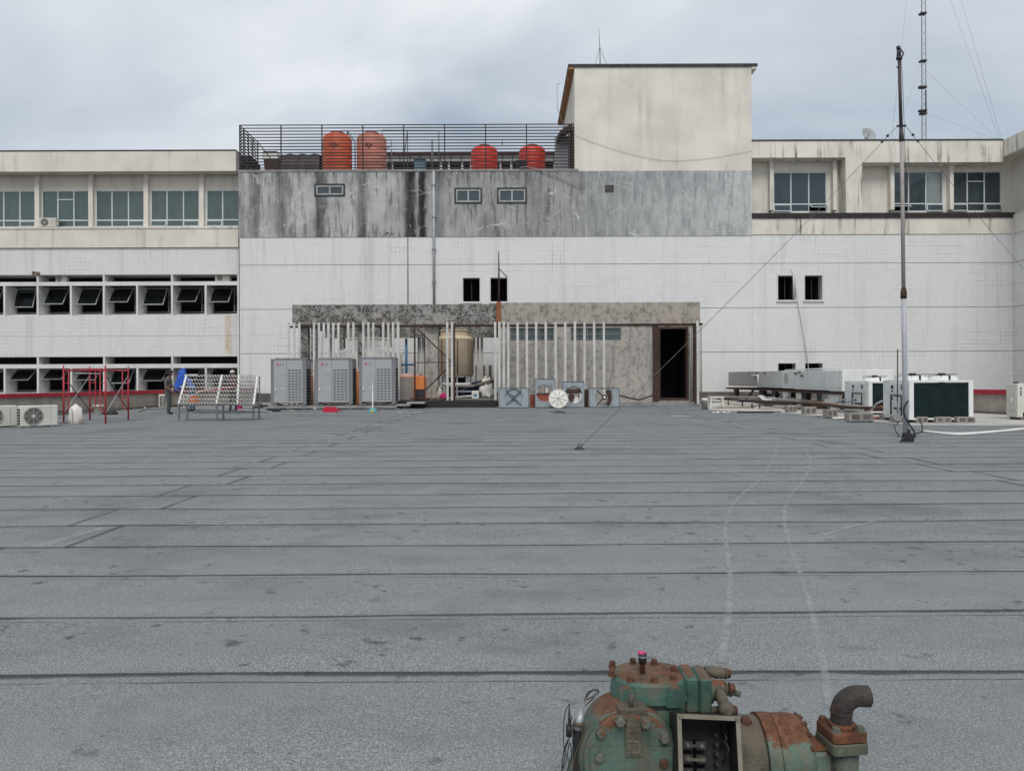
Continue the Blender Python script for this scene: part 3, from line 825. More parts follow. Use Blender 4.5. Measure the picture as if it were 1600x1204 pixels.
# tower
TX0, TX1, TZ0, TZ1 = cx(899), cx(1175.5), cz(268) + 0.004, cz(106)
tw = MB().box(TX0, TX1, YM - 0.02, 53.5, TZ0, TZ1).build('tower_wall', 'cream_tower', B)
MB().box(TX0 - 0.36, TX1 + 0.34, YM - 0.10, 53.9, TZ1 + 0.003, TZ1 + 0.16).build('tower_roof', 'dark_edge', B)
MB().box(TX0 - 0.34, TX0 - 0.002, YM - 0.06, 53.8, TZ1 - 0.10, TZ1).build('eaves_soffit', 'ochre_soffit', B)
MB().box(TX1 + 0.002, TX1 + 0.30, YM - 0.06, 53.8, TZ1 - 0.14, TZ1).build('eaves_soffit', 'cream', B)
b = MB()
for i in range(40):
    t = i / 39.0
b.tube([(TX0 + (TX1 - TX0) * i / 30.0, YM - 0.06, cz(212 + (237 - 212) * i / 30.0 + 88 * (i / 30.0) * (1 - i / 30.0) * 1.0 + 22 * (i / 30.0) * (1 - i / 30.0) * (1 - 2 * abs(i / 30.0 - 0.5)))) for i in range(31)], 0.008, 5)
tag(b.build('sagging_cable', 'cable_pale'), 'pale cable sagging across the face of the cream rooftop tower', 'cable')

# ---- right wing upper storey
rx = lambda px: FX(px, YM)
YW = YM + 0.9                                   # recessed window wall
rwx = lambda px: FX(px, YW)
rwz = lambda py: FZ(py, YW, 1380)
MB().box(XC1 + 0.004, XR1 + 0.0, YM - 0.05, YM + 0.25, rz_(366) + 0.003, rz_(341)).build('band_wall', 'cream_dirty', RW)
MB().box(XC1 + 0.004, rx(1585), YM - 0.12, YW + 0.2, rz_(341) + 0.003, rz_(333)).build('ledge', 'black_ledge', RW)
# parapet beam over two bays, deeper over the left bay's pier
MB().box(XC1 + 0.004, rx(1322), YM - 0.02, YM + 0.8, rz_(246), rz_(220)).build('parapet_beam', 'cream_dirty', RW)
MB().box(rx(1322) + 0.003, rx(1348) - 0.003, YM - 0.02, YM + 1.1, rz_(333) + 0.004, rz_(220)).build('pier', 'cream_dirty', RW)
MB().box(rx(1348), rx(1568), YM - 0.02, YM + 0.8, rz_(254), rz_(220)).build('parapet_beam', 'cream_dirty', RW)
MB().box(XC1 + 0.004, rx(1568), YM - 0.06, YM + 0.84, rz_(220) + 0.003, rz_(218)).build('coping', 'dark_edge', RW)
uw = [(rwx(1209), rwx(1293), rwz(331), rwz(268)), (rwx(1394), rwx(1475), rwz(331), rwz(268)), (rwx(1486), rwx(1566), rwz(331), rwz(268))]
wall(XC1 + 0.004, XR1 + 0.75, rwz(336), rwz(222), uw, YW, 0.2).build('window_wall', 'cream', RW)
MB().box(XC1 + 0.004, XR1, YM + 0.802, 62, rwz(226), rwz(223)).build('roof_slab', 'concrete', RW)
for px in (1201, 1299, 1388, 1480):
    MB().box(rwx(px), rwx(px + 6), YW - 0.35, YW - 0.002, rwz(333) + 0.12, rwz(247)).build('pilaster', 'cream', RW)

def window3(par, h, y, gl, trans, vents, transom_pane=None, cur=(), back=2.0, curmat='curtain', gl2={}):
    """three-light aluminium window: upper lights, bottom-hung vent row, curtains and room behind"""
    x0, x1, z0, z1 = h
    w = room(x0, x1, z0, z1, y + 0.21, back).build('window', 'room_dark', par)
    b = frame(MB(), x0, x1, z0, z1, y + 0.02, y + 0.09, 0.07)
    zt = z0 + (z1 - z0) * trans
    ws = (x1 - x0) / 3
    for i in (1, 2):
        b.box(x0 + ws * i - 0.035, x0 + ws * i + 0.035, y + 0.022, y + 0.088, z0 + 0.07, z1 - 0.07)
    b.box(x0 + 0.07, x1 - 0.07, y + 0.018, y + 0.086, zt - 0.035, zt + 0.035)
    if transom_pane is not None:
        i = transom_pane; zz_ = z1 - (z1 - z0) * 0.25
        b.box(x0 + ws * i + 0.03, x0 + ws * (i + 1) - 0.03, y + 0.019, y + 0.087, zz_ - 0.03, zz_ + 0.03)
    b.build('frame', 'alu_frame', w)
    for i in range(3):
        a, c_ = x0 + ws * i + 0.03, x0 + ws * (i + 1) - 0.03
        MB().box(a, c_, y + 0.05, y + 0.058, zt + 0.03, z1 - 0.06).build('pane', gl2.get(i, gl), w)
        if i in vents:
            ang = radians(vents[i])
            b = frame(MB(), a - 0.01, c_ + 0.01, -(zt - z0 - 0.04), 0.0, -0.03, 0.0, 0.05)
            q = MB().box(a + 0.04, c_ - 0.04, -0.02, -0.012, -(zt - z0 - 0.08), -0.05)
            T = Matrix.Translation((0, y + 0.015, zt - 0.03)) @ Matrix.Rotation(-ang, 4, 'X')
            b.xf(T).build('vent_frame', 'alu_frame', w); q.xf(T).build('vent_pane', gl, w)
        else:
            MB().box(a, c_, y + 0.05, y + 0.058, z0 + 0.06, zt - 0.03).build('pane', gl, w)
    for i, (a, c_) in enumerate(cur):
        n = 14; b = MB(); A, D = x0 + (x1 - x0) * a, x0 + (x1 - x0) * c_
        for j in range(n + 1):
            x = A + (D - A) * j / n; yy = y + 0.225 + 0.03 * (j % 2)
            b.v += [(x, yy, z0 + 0.05), (x, yy, z1)]
        b.f = [(2 * j, 2 * j + 2, 2 * j + 3, 2 * j + 1) for j in range(n)]; b.sm = [True] * n
        b.build('curtain', curmat, w)
    return w
window3(RW, uw[0], YW, 'blue_glass', 0.20, {0: 12, 2: 55})
window3(RW, uw[1], YW, 'blue_glass', 0.20, {0: 60, 2: 10}, cur=((0.60, 0.99),), curmat='curtain_white', gl2={2: 'clear_glass'})
window3(RW, uw[2], YW, 'blue_glass', 0.20, {0: 10, 2: 10}, transom_pane=1)

# return wing at the far right, coming towards the camera
RT = thing('return_wing', 'end of a tiled and cream wing coming forward at the right edge', 'building', (XR1 + 4, 40, -0.6))
XW = XR1 + 0.004
zr = lambda py: FZ(py, YM, 1585)
for j in range(4):
    z0, z1 = zb[j] + (GR if j else 0), (zb[j + 1] - GR if j < 3 else zr(366))
    MB().box(XW, XW + 9, 22.0, YM - 0.002, z0, z1).build('tile_panel', 'glazed_tile', RT)
MB().box(XW + 0.1, XW + 9, 22.1, YM + 0.3, -0.55, zr(366) - 0.05).build('core_wall', 'concrete', RT)
MB().box(XW - 0.05, XW + 9, 22.0, YM - 0.13, zr(366) + 0.003, zr(336)).build('band_wall', 'cream_dirty', RT)
MB().box(XW + 0.55, XW + 9, 22.0, YM + 1.0, zr(336) + 0.003, zr(245)).build('upper_wall', 'cream', RT)
MB().box(XW - 0.52, XW + 9, 22.0, YM + 0.6, zr(245) + 0.003, zr(219)).build('parapet_beam', 'cream_dirty', RT)
for y in (42.2, 38.4, 34.6):
    MB().box(XW + 0.2, XW + 0.55, y - 0.2, y + 0.2, zr(336) + 0.004, zr(245)).build('pilaster', 'cream', RT)

# ---- left wing
YL = 44.6
lx = lambda px: FX(px, YL)
lz = lambda py: FZ(py, YL, 187)
XL0, XL1 = lx(-190), lx(374)
L = thing('left_wing', 'left wing with cream window storey above tiled bands of boxed windows', 'building', ((XL0 + XL1) / 2, YL, -0.6))
MB().box(XL0, XL1, YL - 0.45, YL + 0.35, lz(271), lz(240)).build('parapet_beam', 'cream', L)
MB().box(XL0, XL1, YL - 0.47, YL + 0.4, lz(240) + 0.003, lz(238)).build('coping', 'dark_edge', L)
MB().box(XL0, XL1, YL + 0.352, 62, lz(252), lz(246)).build('roof_slab', 'concrete', L)
YLW = YL + 0.45
lwx = lambda px: FX(px, YLW)
lwz = lambda py: FZ(py, YLW, 187)
lw = [(lwx(a), lwx(c_), lwz(355), lwz(297)) for a, c_ in ((-104, -27), (-19, 57), (66, 141), (150, 227), (236, 313), (323, 400))]
wall(XL0, lwx(374), lwz(360), lwz(262), [(h[0], min(h[1], lwx(374)), h[2], h[3]) for h in lw], YLW, 0.2).build('window_wall', 'cream', L)
for px in (-23, 62, 145.5, 231.5, 318):
    MB().box(lwx(px - 3.5), lwx(px + 3.5), YLW - 0.22, YLW - 0.003, lwz(356), lwz(268)).build('pilaster', 'cream', L)
for i, h in enumerate(lw):
    tr = 0.19
    window3(L, h, YLW, 'teal_glass', tr, [{}, {2: 9}, {}, {2: 12}, {0: 12, 2: 12}, {0: 12}][i], transom_pane=1 if i == 2 else None,
            cur=[((0.0, 1.0),), ((0.0, 1.0),), ((0.0, 0.98),), ((0.22, 1.0),), ((0.0, 0.97),), ((0.0, 1.0),)][i])
MB().box(XL0, XL1, YL - 0.14, YL + 0.45, lz(358), lz(355)).build('ledge', 'cream_dirty', L)
MB().box(XL0, XL1, YL - 0.10, YL + 0.2, lz(387), lz(358) - 0.003).build('band_wall', 'cream', L)
MB().box(XL0, XL1, YL, YL + 0.25, lz(429), lz(387) - 0.004).build('tile_panel', 'glazed_tile', L)
MB().box(XL0, XL1, YL, YL + 0.25, lz(557), lz(525) - 0.006).build('tile_panel', 'glazed_tile', L)
MB().box(XL0, XL1, YL, YL + 0.25, lz(525) + 0.006, lz(493)).build('tile_panel', 'glazed_tile', L)
MB().box(XL0, XL1, YL, YL + 0.25, lz(690), lz(620)).build('tile_panel', 'glazed_tile', L)
fins = [-200, -148, -97, -45, 7, 59, 111, 162.5, 214.5, 269, 321.5, 372.5]
YG = YL + 1.0
opens = [30, 30, 34, 30, 26, 33, 33, 50, 33, 40, 40, 30]
opens2 = [60, 60, 55, 58, 60, 60, 60, 32, 52, 58, 60, 30]
for row, (zt, zs0, zs1, zbx, zsill) in enumerate(((429, 440, 446, 487, 493), (557, 568.5, 575, 611, 618))):
    MB().box(XL0, XL1, YL + 0.02, YL + 1.5, lz(zt) + 0.003, lz(zt) + 0.12).build('soffit', 'fin_white', L)
    MB().box(XL0, XL1, YL + 0.01, YL + 0.30, lz(zs1), lz(zs0)).build('window_beam', 'fin_white', L)
    MB().add([(XL0, YL + 0.012, lz(zsill)), (XL1, YL + 0.012, lz(zsill)), (XL1, YG + 0.1, lz(zbx) - 0.02), (XL0, YG + 0.1, lz(zbx) - 0.02),
              (XL0, YL + 0.012, lz(zsill) - 0.1), (XL1, YL + 0.012, lz(zsill) - 0.1), (XL1, YG + 0.1, lz(zsill) - 0.1), (XL0, YG + 0.1, lz(zsill) - 0.1)],
             [(0, 1, 2, 3), (7, 6, 5, 4), (4, 5, 1, 0), (3, 2, 6, 7), (0, 3, 7, 4), (1, 5, 6, 2)]).build('sloping_sill', 'fin_white', L)
    room(XL0, XL1, lz(zsill) - 0.1, lz(zt) + 0.12, YG + 0.9, 0.8).build('dark_interior', 'room_dark', L)
    for i, px in enumerate(fins):
        MB().box(lx(px) - 0.055, lx(px) + 0.055, YL + 0.005, YG + 0.10, lz(zsill) + 0.002, lz(zs1) - 0.002).build('fin', 'fin_white', L)
        if i % 2 == 1:
            MB().box(lx(px) - 0.055, lx(px) + 0.055, YL + 0.008, YG + 0.05, lz(zs0) + 0.002, lz(zt) - 0.0).build('post', 'fin_white', L)
    for i in range(len(fins) - 1):
        x0, x1 = lx(fins[i]) + 0.06, lx(fins[i + 1]) - 0.06
        z0, z1 = lz(zbx) + 0.02, lz(zs1) - 0.02
        w = frame(MB(), x0, x1, z0, z1, YG, YG + 0.05, 0.05)
        xm = x0 + (x1 - x0) * 0.70
        w.box(xm - 0.025, xm + 0.025, YG, YG + 0.05, z0 + .05, z1 - .05)
        w = w.build('window', 'steel_grey', L)
        MB().box(xm + 0.03, x1 - 0.05, YG + 0.02, YG + 0.028, z0 + 0.05, z1 - 0.05).build('pane', 'dark_glass', w)
        ang = radians((opens if row == 0 else opens2)[i] + random.uniform(-9, 9))
        hh = (z1 - z0) * 0.80
        T = Matrix.Translation((0, YG - 0.01, z1 - 0.05)) @ Matrix.Rotation(-ang, 4, 'X')
        frame(MB(), x0 + 0.06, xm - 0.04, -hh, 0, -0.04, 0, 0.045).xf(T).build('casement_frame', 'galvanised', w)
        MB().box(x0 + 0.10, xm - 0.08, -0.024, -0.016, -hh + 0.04, -0.04).xf(T).build('casement_pane', 'dark_glass', w)
# clerestory glazing bars
b = MB()
MB().box(lx(346), lx(373), YL + 2.0, YL + 4.0, lz(238.5), lz(229)).build('rooftop_box', 'tarp_dark', L)

# ================================================================== on the central roof
def text(body, size, loc, mat, parent, rot=(pi / 2, 0, 0), name='lettering', ext=0.002):
    cu = bpy.data.curves.new(name, 'FONT'); cu.body = body; cu.size = size; cu.extrude = ext
    cu.align_x = 'LEFT'
    cu.materials.append(MATS[mat])
    o = bpy.data.objects.new(name, cu); C.objects.link(o)
    o.rotation_euler = rot
    dg = bpy.context.evaluated_depsgraph_get()
    me = bpy.data.meshes.new_from_object(o.evaluated_get(dg))
    bpy.data.objects.remove(o)
    o = bpy.data.objects.new(name, me); C.objects.link(o)
    o.parent = parent; o.location = Vector(loc); o.rotation_euler = rot
    return o

F = thing('roof_fence', 'tall dark fence of horizontal rails around the roof tanks', 'fence', (cx(637), YM + 0.1, cz(264.5)))
YF, YFB = YM + 0.12, YM + 3.4
fx0, fx1 = FX(375.5, YF), FX(898.5, YF)
zt_, zb_ = FZ(195, YF, 637), FZ(264.5, YF, 637) + 0.01
NR = 15
for i in range(NR):
    z = zt_ - (zt_ - zb_ - 0.08) * i / (NR - 1)
    MB().bar((fx0, YF, z), (fx1, YF, z), 0.03, 0.055).build('rail', 'dark_iron', F)
    MB().bar((fx0, YF + 0.02, z), (fx0, YFB, z), 0.03, 0.055).build('rail', 'dark_iron', F)
    MB().bar((fx1, YF + 0.02, z), (fx1, YFB, z), 0.03, 0.055).build('rail', 'rusty', F)
for px in (375.5, 440, 504, 568, 632, 696, 760, 824, 890):
    MB().bar((FX(px, YF), YF + 0.045, zb_ - 0.02), (FX(px, YF), YF + 0.045, zt_ + 0.02), 0.06).build('post', 'dark_iron', F)
for y in (YF + 0.8, YF + 1.6, YF + 2.4, YFB):
    for x, m_ in ((fx0 - 0.04, 'dark_iron'), (fx1 + 0.04, 'rusty')):
        MB().bar((x, y, zb_ - 0.25), (x, y, zt_), 0.055).build('post', m_, F)
MB().bar((fx0, YFB, zt_ - 0.0), (fx0 + 2.0, YFB, zb_), 0.05).build('brace', 'dark_iron', F)

def tank(px0, px1, py0, Y, mat, label, emblem):
    c_ = (FX((px0 + px1) / 2, Y), Y); r = (FX(px1, Y) - FX(px0, Y)) / 2
    z0 = cz(272) + 0.004; zt = FZ(py0, Y, 637); H = zt - z0
    t = thing('water_tank', label, 'tank', (c_[0], c_[1], z0), 'plastic water tanks on the roof')
    sh = H - 0.24
    prof = [(r * 0.97, 0)]
    nb = 5
    for i in range(nb):
        a = sh * 0.86 * i / nb; d = sh * 0.86 / nb
        prof += [(r, a + 0.03), (r, a + d * 0.80), (r * 0.985, a + d * 0.86), (r * 0.985, a + d * 0.96)]
    prof += [(r, sh * 0.88), (r * 0.97, sh * 0.94), (r * 0.86, sh * 0.985), (r * 0.5, sh + 0.06)]
    MB().lathe(prof, (c_[0], c_[1], z0), 'Z', 32).build('shell', mat, t, auto=50)
    MB().lathe([(r * 0.52, sh + 0.02), (r * 0.52, sh + 0.13), (r * 0.46, sh + 0.17), (r * 0.2, H)], (c_[0], c_[1], z0), 'Z', 24).build('lid', 'tank_dark', t, auto=40)
    MB().tube([(c_[0] + r * 0.75, c_[1], z0 + sh * 0.9), (c_[0] + r * 0.75, c_[1], z0 + sh + 0.18)], 0.03, 6).build('vent_pipe', 'steel_grey', t)
    if emblem:
        b = MB()
        for i, (a0, a1, q0, q1) in enumerate(((-0.26, -0.05, .70, .74), (-0.2, 0.16, .745, .77), (0.0, 0.24, .70, .735), (-0.12, 0.1, .66, .69))):
            n = 5; o = len(b.v)
            for j in range(n + 1):
                a = a0 + (a1 - a0) * j / n
                for q in (q0, q1):
                    b.v.append((c_[0] + sin(a) * (r + 0.012), c_[1] - cos(a) * (r + 0.012), z0 + sh * q))
            for j in range(n):
                b.f.append((o + 2 * j, o + 2 * j + 2, o + 2 * j + 3, o + 2 * j + 1)); b.sm.append(True)
        b.build('emblem', 'tank_dark', t)
tank(506, 551, 205.5, 46.2, 'tank_orange', 'tall deep orange water tank, leftmost of the four on the roof', True)
tank(559, 605, 206, 46.2, 'tank_faded', 'tall faded pinkish orange water tank beside the deep orange one', True)
tank(737, 779, 226.5, 46.2, 'tank_red', 'short bright red water tank in the middle of the roof fence', False)
tank(812, 853.5, 226.5, 46.2, 'tank_red', 'short bright red water tank nearest the cream tower', False)

# pipework by the tanks
def pipe_run(name, pts, r, mat, label, cat='pipe', group=None, n=7):
    return tag(MB().tube(pts, r, n).build(name, mat), label, cat, group)
Yp = 46.9
q = lambda px, py: (FX(px, Yp), Yp, FZ(py, Yp, 637))
pipe_run('tank_pipe', [q(544, 272), q(544, 204), q(556, 222), q(556, 272)], 0.035, 'steel_grey', 'grey pipe looping between the two tall tanks')
pipe_run('tank_pipe', [q(597, 205), q(600, 203.5), q(687, 204.5), q(687, 272)], 0.045, 'steel_grey', 'high horizontal grey pipe right of the pinkish tank')
pipe_run('tank_pipe', [q(632, 196), q(633, 240), q(638, 205), q(638, 272)], 0.03, 'steel_grey', 'thin bent grey pipe halfway along the roof fence')
pipe_run('tank_pipe', [q(603, 218.5), q(612, 218.5), q(613, 229), q(600, 231), q(613, 233), q(613, 272)], 0.035, 'steel_grey', 'crooked grey outlet pipe at the right of the pinkish tank')
pipe_run('tank_pipe', [q(676.5, 219), q(676.5, 272)], 0.06, 'steel_grey', 'short thick upright grey pipe above the downpipe')
pipe_run('tank_pipe', [q(786, 220), q(786, 227)], 0.03, 'steel_grey', 'short pipe stub rising between the two red tanks').location = (0, 0, 0)
# low shed at the back of the roof
Ys = 52.0
sx = lambda px: FX(px, Ys)
sz = lambda py: FZ(py, Ys, 637)
S = thing('rooftop_shed', 'low open-fronted shed with dark openings behind the roof tanks', 'shed', (sx(735), Ys, cz(272)))
zf = cz(272) + 0.003
MB().box(sx(604), sx(905), Ys + 0.4, Ys + 5, zf, sz(252)).build('dark_room', 'room_dark', S)
MB().box(sx(604), sx(905), Ys + 0.02, Ys + 5, sz(252) + 0.003, sz(243)).build('fascia', 'white_paint', S)
MB().box(sx(602), sx(907), Ys - 0.3, Ys + 5.2, sz(243) + 0.003, sz(239.5)).build('eaves', 'rusty', S)
for px in (613, 662, 690, 702, 723, 737, 783, 800, 826, 868):
    MB().box(sx(px) - 0.07, sx(px) + 0.07, Ys + 0.2, Ys + 0.35, zf, sz(252)).build('post', 'white_paint', S)
for px in range(610, 900, 16):
    MB().box(sx(px) - 0.02, sx(px) + 0.02, Ys - 0.03, Ys + 0.015, sz(252), sz(243)).build('batten', 'dark_iron', S)
TS = thing('tarpaulin_pile', 'black tarpaulin stretched low over stacked goods, left of the tall tanks', 'tarpaulin', (sx(472), 49.5, zf))
b = MB()
for i in range(13):
    t = i / 12.0; x = FX(441 + (503 - 441) * t, 49.5)
    z = FZ(241 + 1.2 * sin(i * 1.7), 49.5, 637)
    b.v += [(x, 48.9, zf), (x, 49.0, z - 0.35 + 0.08 * sin(i * 2.3)), (x, 49.4, z), (x, 51.2, z + 0.05), (x, 51.4, zf)]
for i in range(12):
    for j in range(4):
        a = 5 * i + j; b.f.append((a, a + 5, a + 6, a + 1)); b.sm.append(True)
b.build('sheet', 'tarp_dark', TS)
for z in (250, 255.5):
    MB().bar((FX(442, 48.8), 48.8, FZ(z, 48.8, 637)), (FX(500, 48.8), 48.8, FZ(z, 48.8, 637)), 0.03).build('rope', 'timber', TS)
A = thing('roof_condenser', 'cream condenser box on a dark stand inside the fence corner', 'air conditioner', (FX(425, 49), 49, zf))
MB().bbox(FX(413, 49), FX(437, 49), 48.7, 49.3, FZ(250, 49, 637), FZ(239.5, 49, 637), 0.03).build('casing', 'unit_beige', A)
MB().box(FX(413, 49) + .05, FX(437, 49) - .05, 48.72, 49.28, FZ(239.5, 49, 637) + .002, FZ(237.5, 49, 637)).build('top_grille', 'tarp_dark', A)
MB().prism([(FX(415, 49), FZ(250, 49, 637) - .003), (FX(438, 49), FZ(250, 49, 637) - .003), (FX(440, 49), zf), (FX(420, 49), zf)], 48.75, 49.25).build('stand', 'rusty', A)
b = MB().bbox(FX(649, 45.4), FX(666, 45.4), 45.1, 45.7, zf, FZ(252, 45.4, 637), 0.05)
BL = tag(b.build('storage_bin', 'bin_blue'), 'pale blue plastic bin at the roof edge above the black streaks', 'bin')
MB().bbox(FX(648, 45.4), FX(667, 45.4), 45.05, 45.75, FZ(252, 45.4, 637) + .002, FZ(250.4, 45.4, 637), 0.02).build('lid', 'bin_blue', BL)
b = MB()
n = 12
x0, x1 = FX(868, 46.4), FX(893, 46.4)
for i in range(n * 2 + 1):
    x = x0 + (x1 - x0) * i / (n * 2); y = 46.4 + (0.03 if i % 2 else 0)
    b.v += [(x, y, zf), (x, y, FZ(214.5, 46.4, 637)), (x, y + 0.02, zf), (x, y + 0.02, FZ(214.5, 46.4, 637))]
for i in range(n * 2):
    a = 4 * i; b.f += [(a, a + 4, a + 5, a + 1), (a + 2, a + 3, a + 7, a + 6), (a + 1, a + 5, a + 7, a + 3)]; b.sm += [False] * 3
tag(b.build('corrugated_sheet', 'sheet_metal'), 'grey corrugated sheet standing by the tower corner', 'metal sheet')
b = MB()
Yb = 45.6
pts = [(872, 213), (877, 204), (886, 199), (896, 193.5)]
for px, py in pts:
    p = (FX(px, Yb), Yb, FZ(py, Yb, 637)); b.v += [p, (p[0], p[1] + 1.2, p[2] + 0.1), (p[0], p[1], p[2] - 0.28), (p[0], p[1] + 1.2, p[2] - 0.18)]
for i in range(3):
    a = 4 * i; b.f += [(a, a + 4, a + 5, a + 1), (a + 2, a + 3, a + 7, a + 6), (a, a + 2, a + 6, a + 4), (a + 1, a + 5, a + 7, a + 3)]; b.sm += [False] * 4
b.f += [(0, 1, 3, 2), (12, 14, 15, 13)]; b.sm += [False] * 2
BS = tag(b.build('bent_sheet', 'rusty'), 'rusty bent roofing sheet caught at the fence corner by the tower', 'metal sheet')
MB().bar((FX(893, Yb), Yb + .2, zf), (FX(893, Yb), Yb + .2, FZ(196, Yb, 637)), 0.08).build('prop', 'rusty', BS)
b = MB().bbox(FX(807, 45.0), FX(825, 45.0), 44.75, 45.2, zf, FZ(252, 45, 637), 0.03)
tag(b.build('pump_box', 'black_plastic'), 'small black box on the roof edge in front of the right red tank', 'box')
w0 = [(814, 262), (822, 260), (838, 263), (860, 271), (885, 281), (900, 289), (914, 292)]
pipe_run('white_hose', [(FX(a, 43.85), 43.85, FZ(c_, 43.85, 900)) for a, c_ in w0], 0.022, 'cable_pale', 'pale hose hanging over the grey wall below the tower', 'hose')

# tower top antenna
Ya = 47.0
a_ = lambda px, py: Vector((FX(px, Ya), Ya, FZ(py, Ya, 939)))
ztop = TZ1 + 0.162
AN = thing('roof_antenna', 'thin lightning rod with stays on top of the cream tower', 'antenna', (FX(939, Ya), Ya, ztop))
zt0 = a_(937.5, 45)
MB().tube([(FX(940, Ya), Ya, ztop), a_(939, 74), zt0], [0.035, 0.028, 0.012], 6).build('rod', 'steel_grey', AN)
for dx_, dy_ in ((-0.62, 0.4), (0.95, 0.2), (-0.15, -1.2)):
    MB().tube([a_(939, 74), (FX(939, Ya) + dx_, Ya + dy_, ztop)], 0.012, 4).build('stay', 'wire', AN)
Ya = 50.0
pipe_run('wall_aerial', [(TX0 - 0.42, 50, FZ(131, 50, 880)), (TX0 - 0.62, 50, FZ(131, 50, 880)), (TX0 - 0.62, 50, FZ(170, 50, 880)), (TX0 - 0.30, 50, FZ(190, 50, 880)), (TX0 - 0.2, 50, FZ(205, 50, 880))], 0.018, 'cable_pale', 'thin bent wire hanging under the tower eaves', 'wire', n=5)

# downpipe on the facade
DP = thing('downpipe', 'grey downpipe running down the stained wall to the lichened beam', 'pipe', (cx(679), YM - 0.12, cz(475)))
MB().tube([(cx(679), YM - 0.12, cz(476)), (cx(679), YM - 0.12, cz(268))], 0.075, 10).build('pipe', 'pole_grey', DP)
for py in (290, 340, 390, 440):
    MB().box(cx(679) - 0.11, cx(679) + 0.11, YM - 0.2, YM - 0.032, cz(py) - 0.03, cz(py) + 0.03).build('bracket', 'steel_grey', DP)
pipe_run('conduit', [(cx(638), YM - 0.03, cz(474)), (cx(638), YM - 0.03, cz(371))], 0.03, 'steel_grey', 'thin grey conduit on the tiles left of the downpipe')
# white waste pipe at the right windows
pipe_run('waste_pipe', [(cx(1236), YM - 0.10, rz_(419)), (cx(1241), YM - 0.12, rz_(428)), (cx(1243), YM - 0.12, rz_(450)), (cx(1250), YM - 0.12, rz_(490)), (cx(1257), YM - 0.12, rz_(530)), (cx(1262.5), YM - 0.14, rz_(580))], 0.03, 'pvc_white', 'slanting white waste pipe between the two right-hand dark windows')
pipe_run('waste_pipe', [(cx(1239), YM - 0.14, rz_(428)), (cx(1240), YM - 0.14, rz_(466))], 0.035, 'pvc_white', 'short white pipe hanging in front of a dark window')

# graffiti scribble on the grey wall
sp = [(599, 368), (604, 363), (608, 364), (603, 368), (607, 362.5), (611, 366), (609, 369), (614, 362), (617, 364), (613, 367)]
MB().tube([(cx(a), YM - 0.036, cz(c_)) for a, c_ in sp], 0.016, 4).build('graffiti', 'black_plastic', B)

# small condensers on the left wing
def small_condenser(name, label, x0, x1, y0, y1, z0, z1, group, mat='unit_white', rz=None, loc=None):
    w, d, h = x1 - x0, y1 - y0, z1 - z0
    t = thing(name, label, 'air conditioner', loc or ((x0 + x1) / 2, (y0 + y1) / 2, z0), group, rz or 0.0)
    def bl(b, n_, m_):
        return b.build(n_, m_, t, local=True)
    cs = bl(MB().bbox(-w / 2, w / 2, -d / 2, d / 2, 0.03, h, 0.018), 'casing', mat)
    for sx_ in (-1, 1):
        bl(MB().box(sx_ * w * 0.33 - 0.04, sx_ * w * 0.33 + 0.04, -d / 2 - 0.03, d / 2 + 0.03, 0.0, 0.03), 'foot', 'steel_grey')
    r = min(h * 0.40, w * 0.32); fx = -w * 0.16
    bl(MB().lathe([(r, 0.0), (r, 0.02), (r * 0.93, 0.02), (r * 0.93, 0.0)], (fx, -d / 2 - 0.021, h / 2 + 0.015), 'Y', 28, False, False), 'fan_ring', mat)
    bl(MB().lathe([(r * 0.95, 0), (r * 0.95, 0.004)], (fx, -d / 2 - 0.006, h / 2 + 0.015), 'Y', 28), 'fan_opening', 'coil_black')
    b = MB()
    for k_ in range(3):
        for j in range(5):
            a0 = 2 * pi * k_ / 3 + j * 0.2
            pass
    for q_ in (0.25, 0.45, 0.65, 0.85):
        b.lathe([(r * q_, 0), (r * q_ + 0.008, 0), (r * q_ + 0.008, 0.008), (r * q_, 0.008)], (fx, -d / 2 - 0.018, h / 2 + 0.015), 'Y', 24, False, False)
    for k_ in range(8):
        a = 2 * pi * k_ / 8
        b.bar((fx + 0.1 * r * cos(a), -d / 2 - 0.012, h / 2 + .015 + 0.1 * r * sin(a)), (fx + r * cos(a), -d / 2 - 0.012, h / 2 + .015 + r * sin(a)), 0.008)
    b.lathe([(r * 0.16, 0), (r * 0.16, 0.01)], (fx, -d / 2 - 0.02, h / 2 + .015), 'Y', 12)
    bl(b, 'fan_guard', mat)
    bl(MB().box(w * 0.5 - w * 0.20, w * 0.5 - w * 0.194, -d / 2 - 0.004, d / 2, 0.06, h - 0.02), 'panel_seam', 'unit_dark')
    # louvred side
    b = MB()
    for i in range(2):
        for j in range(6):
            y = -d / 2 + d * (0.12 + 0.42 * i); z = 0.08 + (h - 0.14) * j / 6
            b.box(-w / 2 - 0.006, -w / 2 + 0.002, y, y + d * 0.34, z, z + (h - 0.14) / 6 * 0.66)
    bl(b, 'side_coil', 'coil_black')
    bl(MB().box(w / 2 - 0.01, w / 2 + 0.04, -d * 0.15, d * 0.3, h * 0.28, h * 0.58), 'valve_cover', mat)
    return t
zl = lz(355) + 0.003
small_condenser('wall_condenser', 'white condenser standing on the ledge before the teal windows', lx(62), lx(88), YL - 0.02, YL + 0.32, zl, zl + 0.56, 'small condensers on the left wing', 'unit_beige')
for px0, px1, lab in ((82, 99, 'small condenser in the dark slot above the second left boxed window'), (333, 356, 'small condenser in the dark slot at the right end of the left wing')):
    zq = lz(440) + 0.004
    small_condenser('wall_condenser', lab, lx(px0), lx(px1), YL + 0.32, YL + 0.62, zq, zq + 0.40, 'small condensers on the left wing', 'unit_beige')
b = MB()
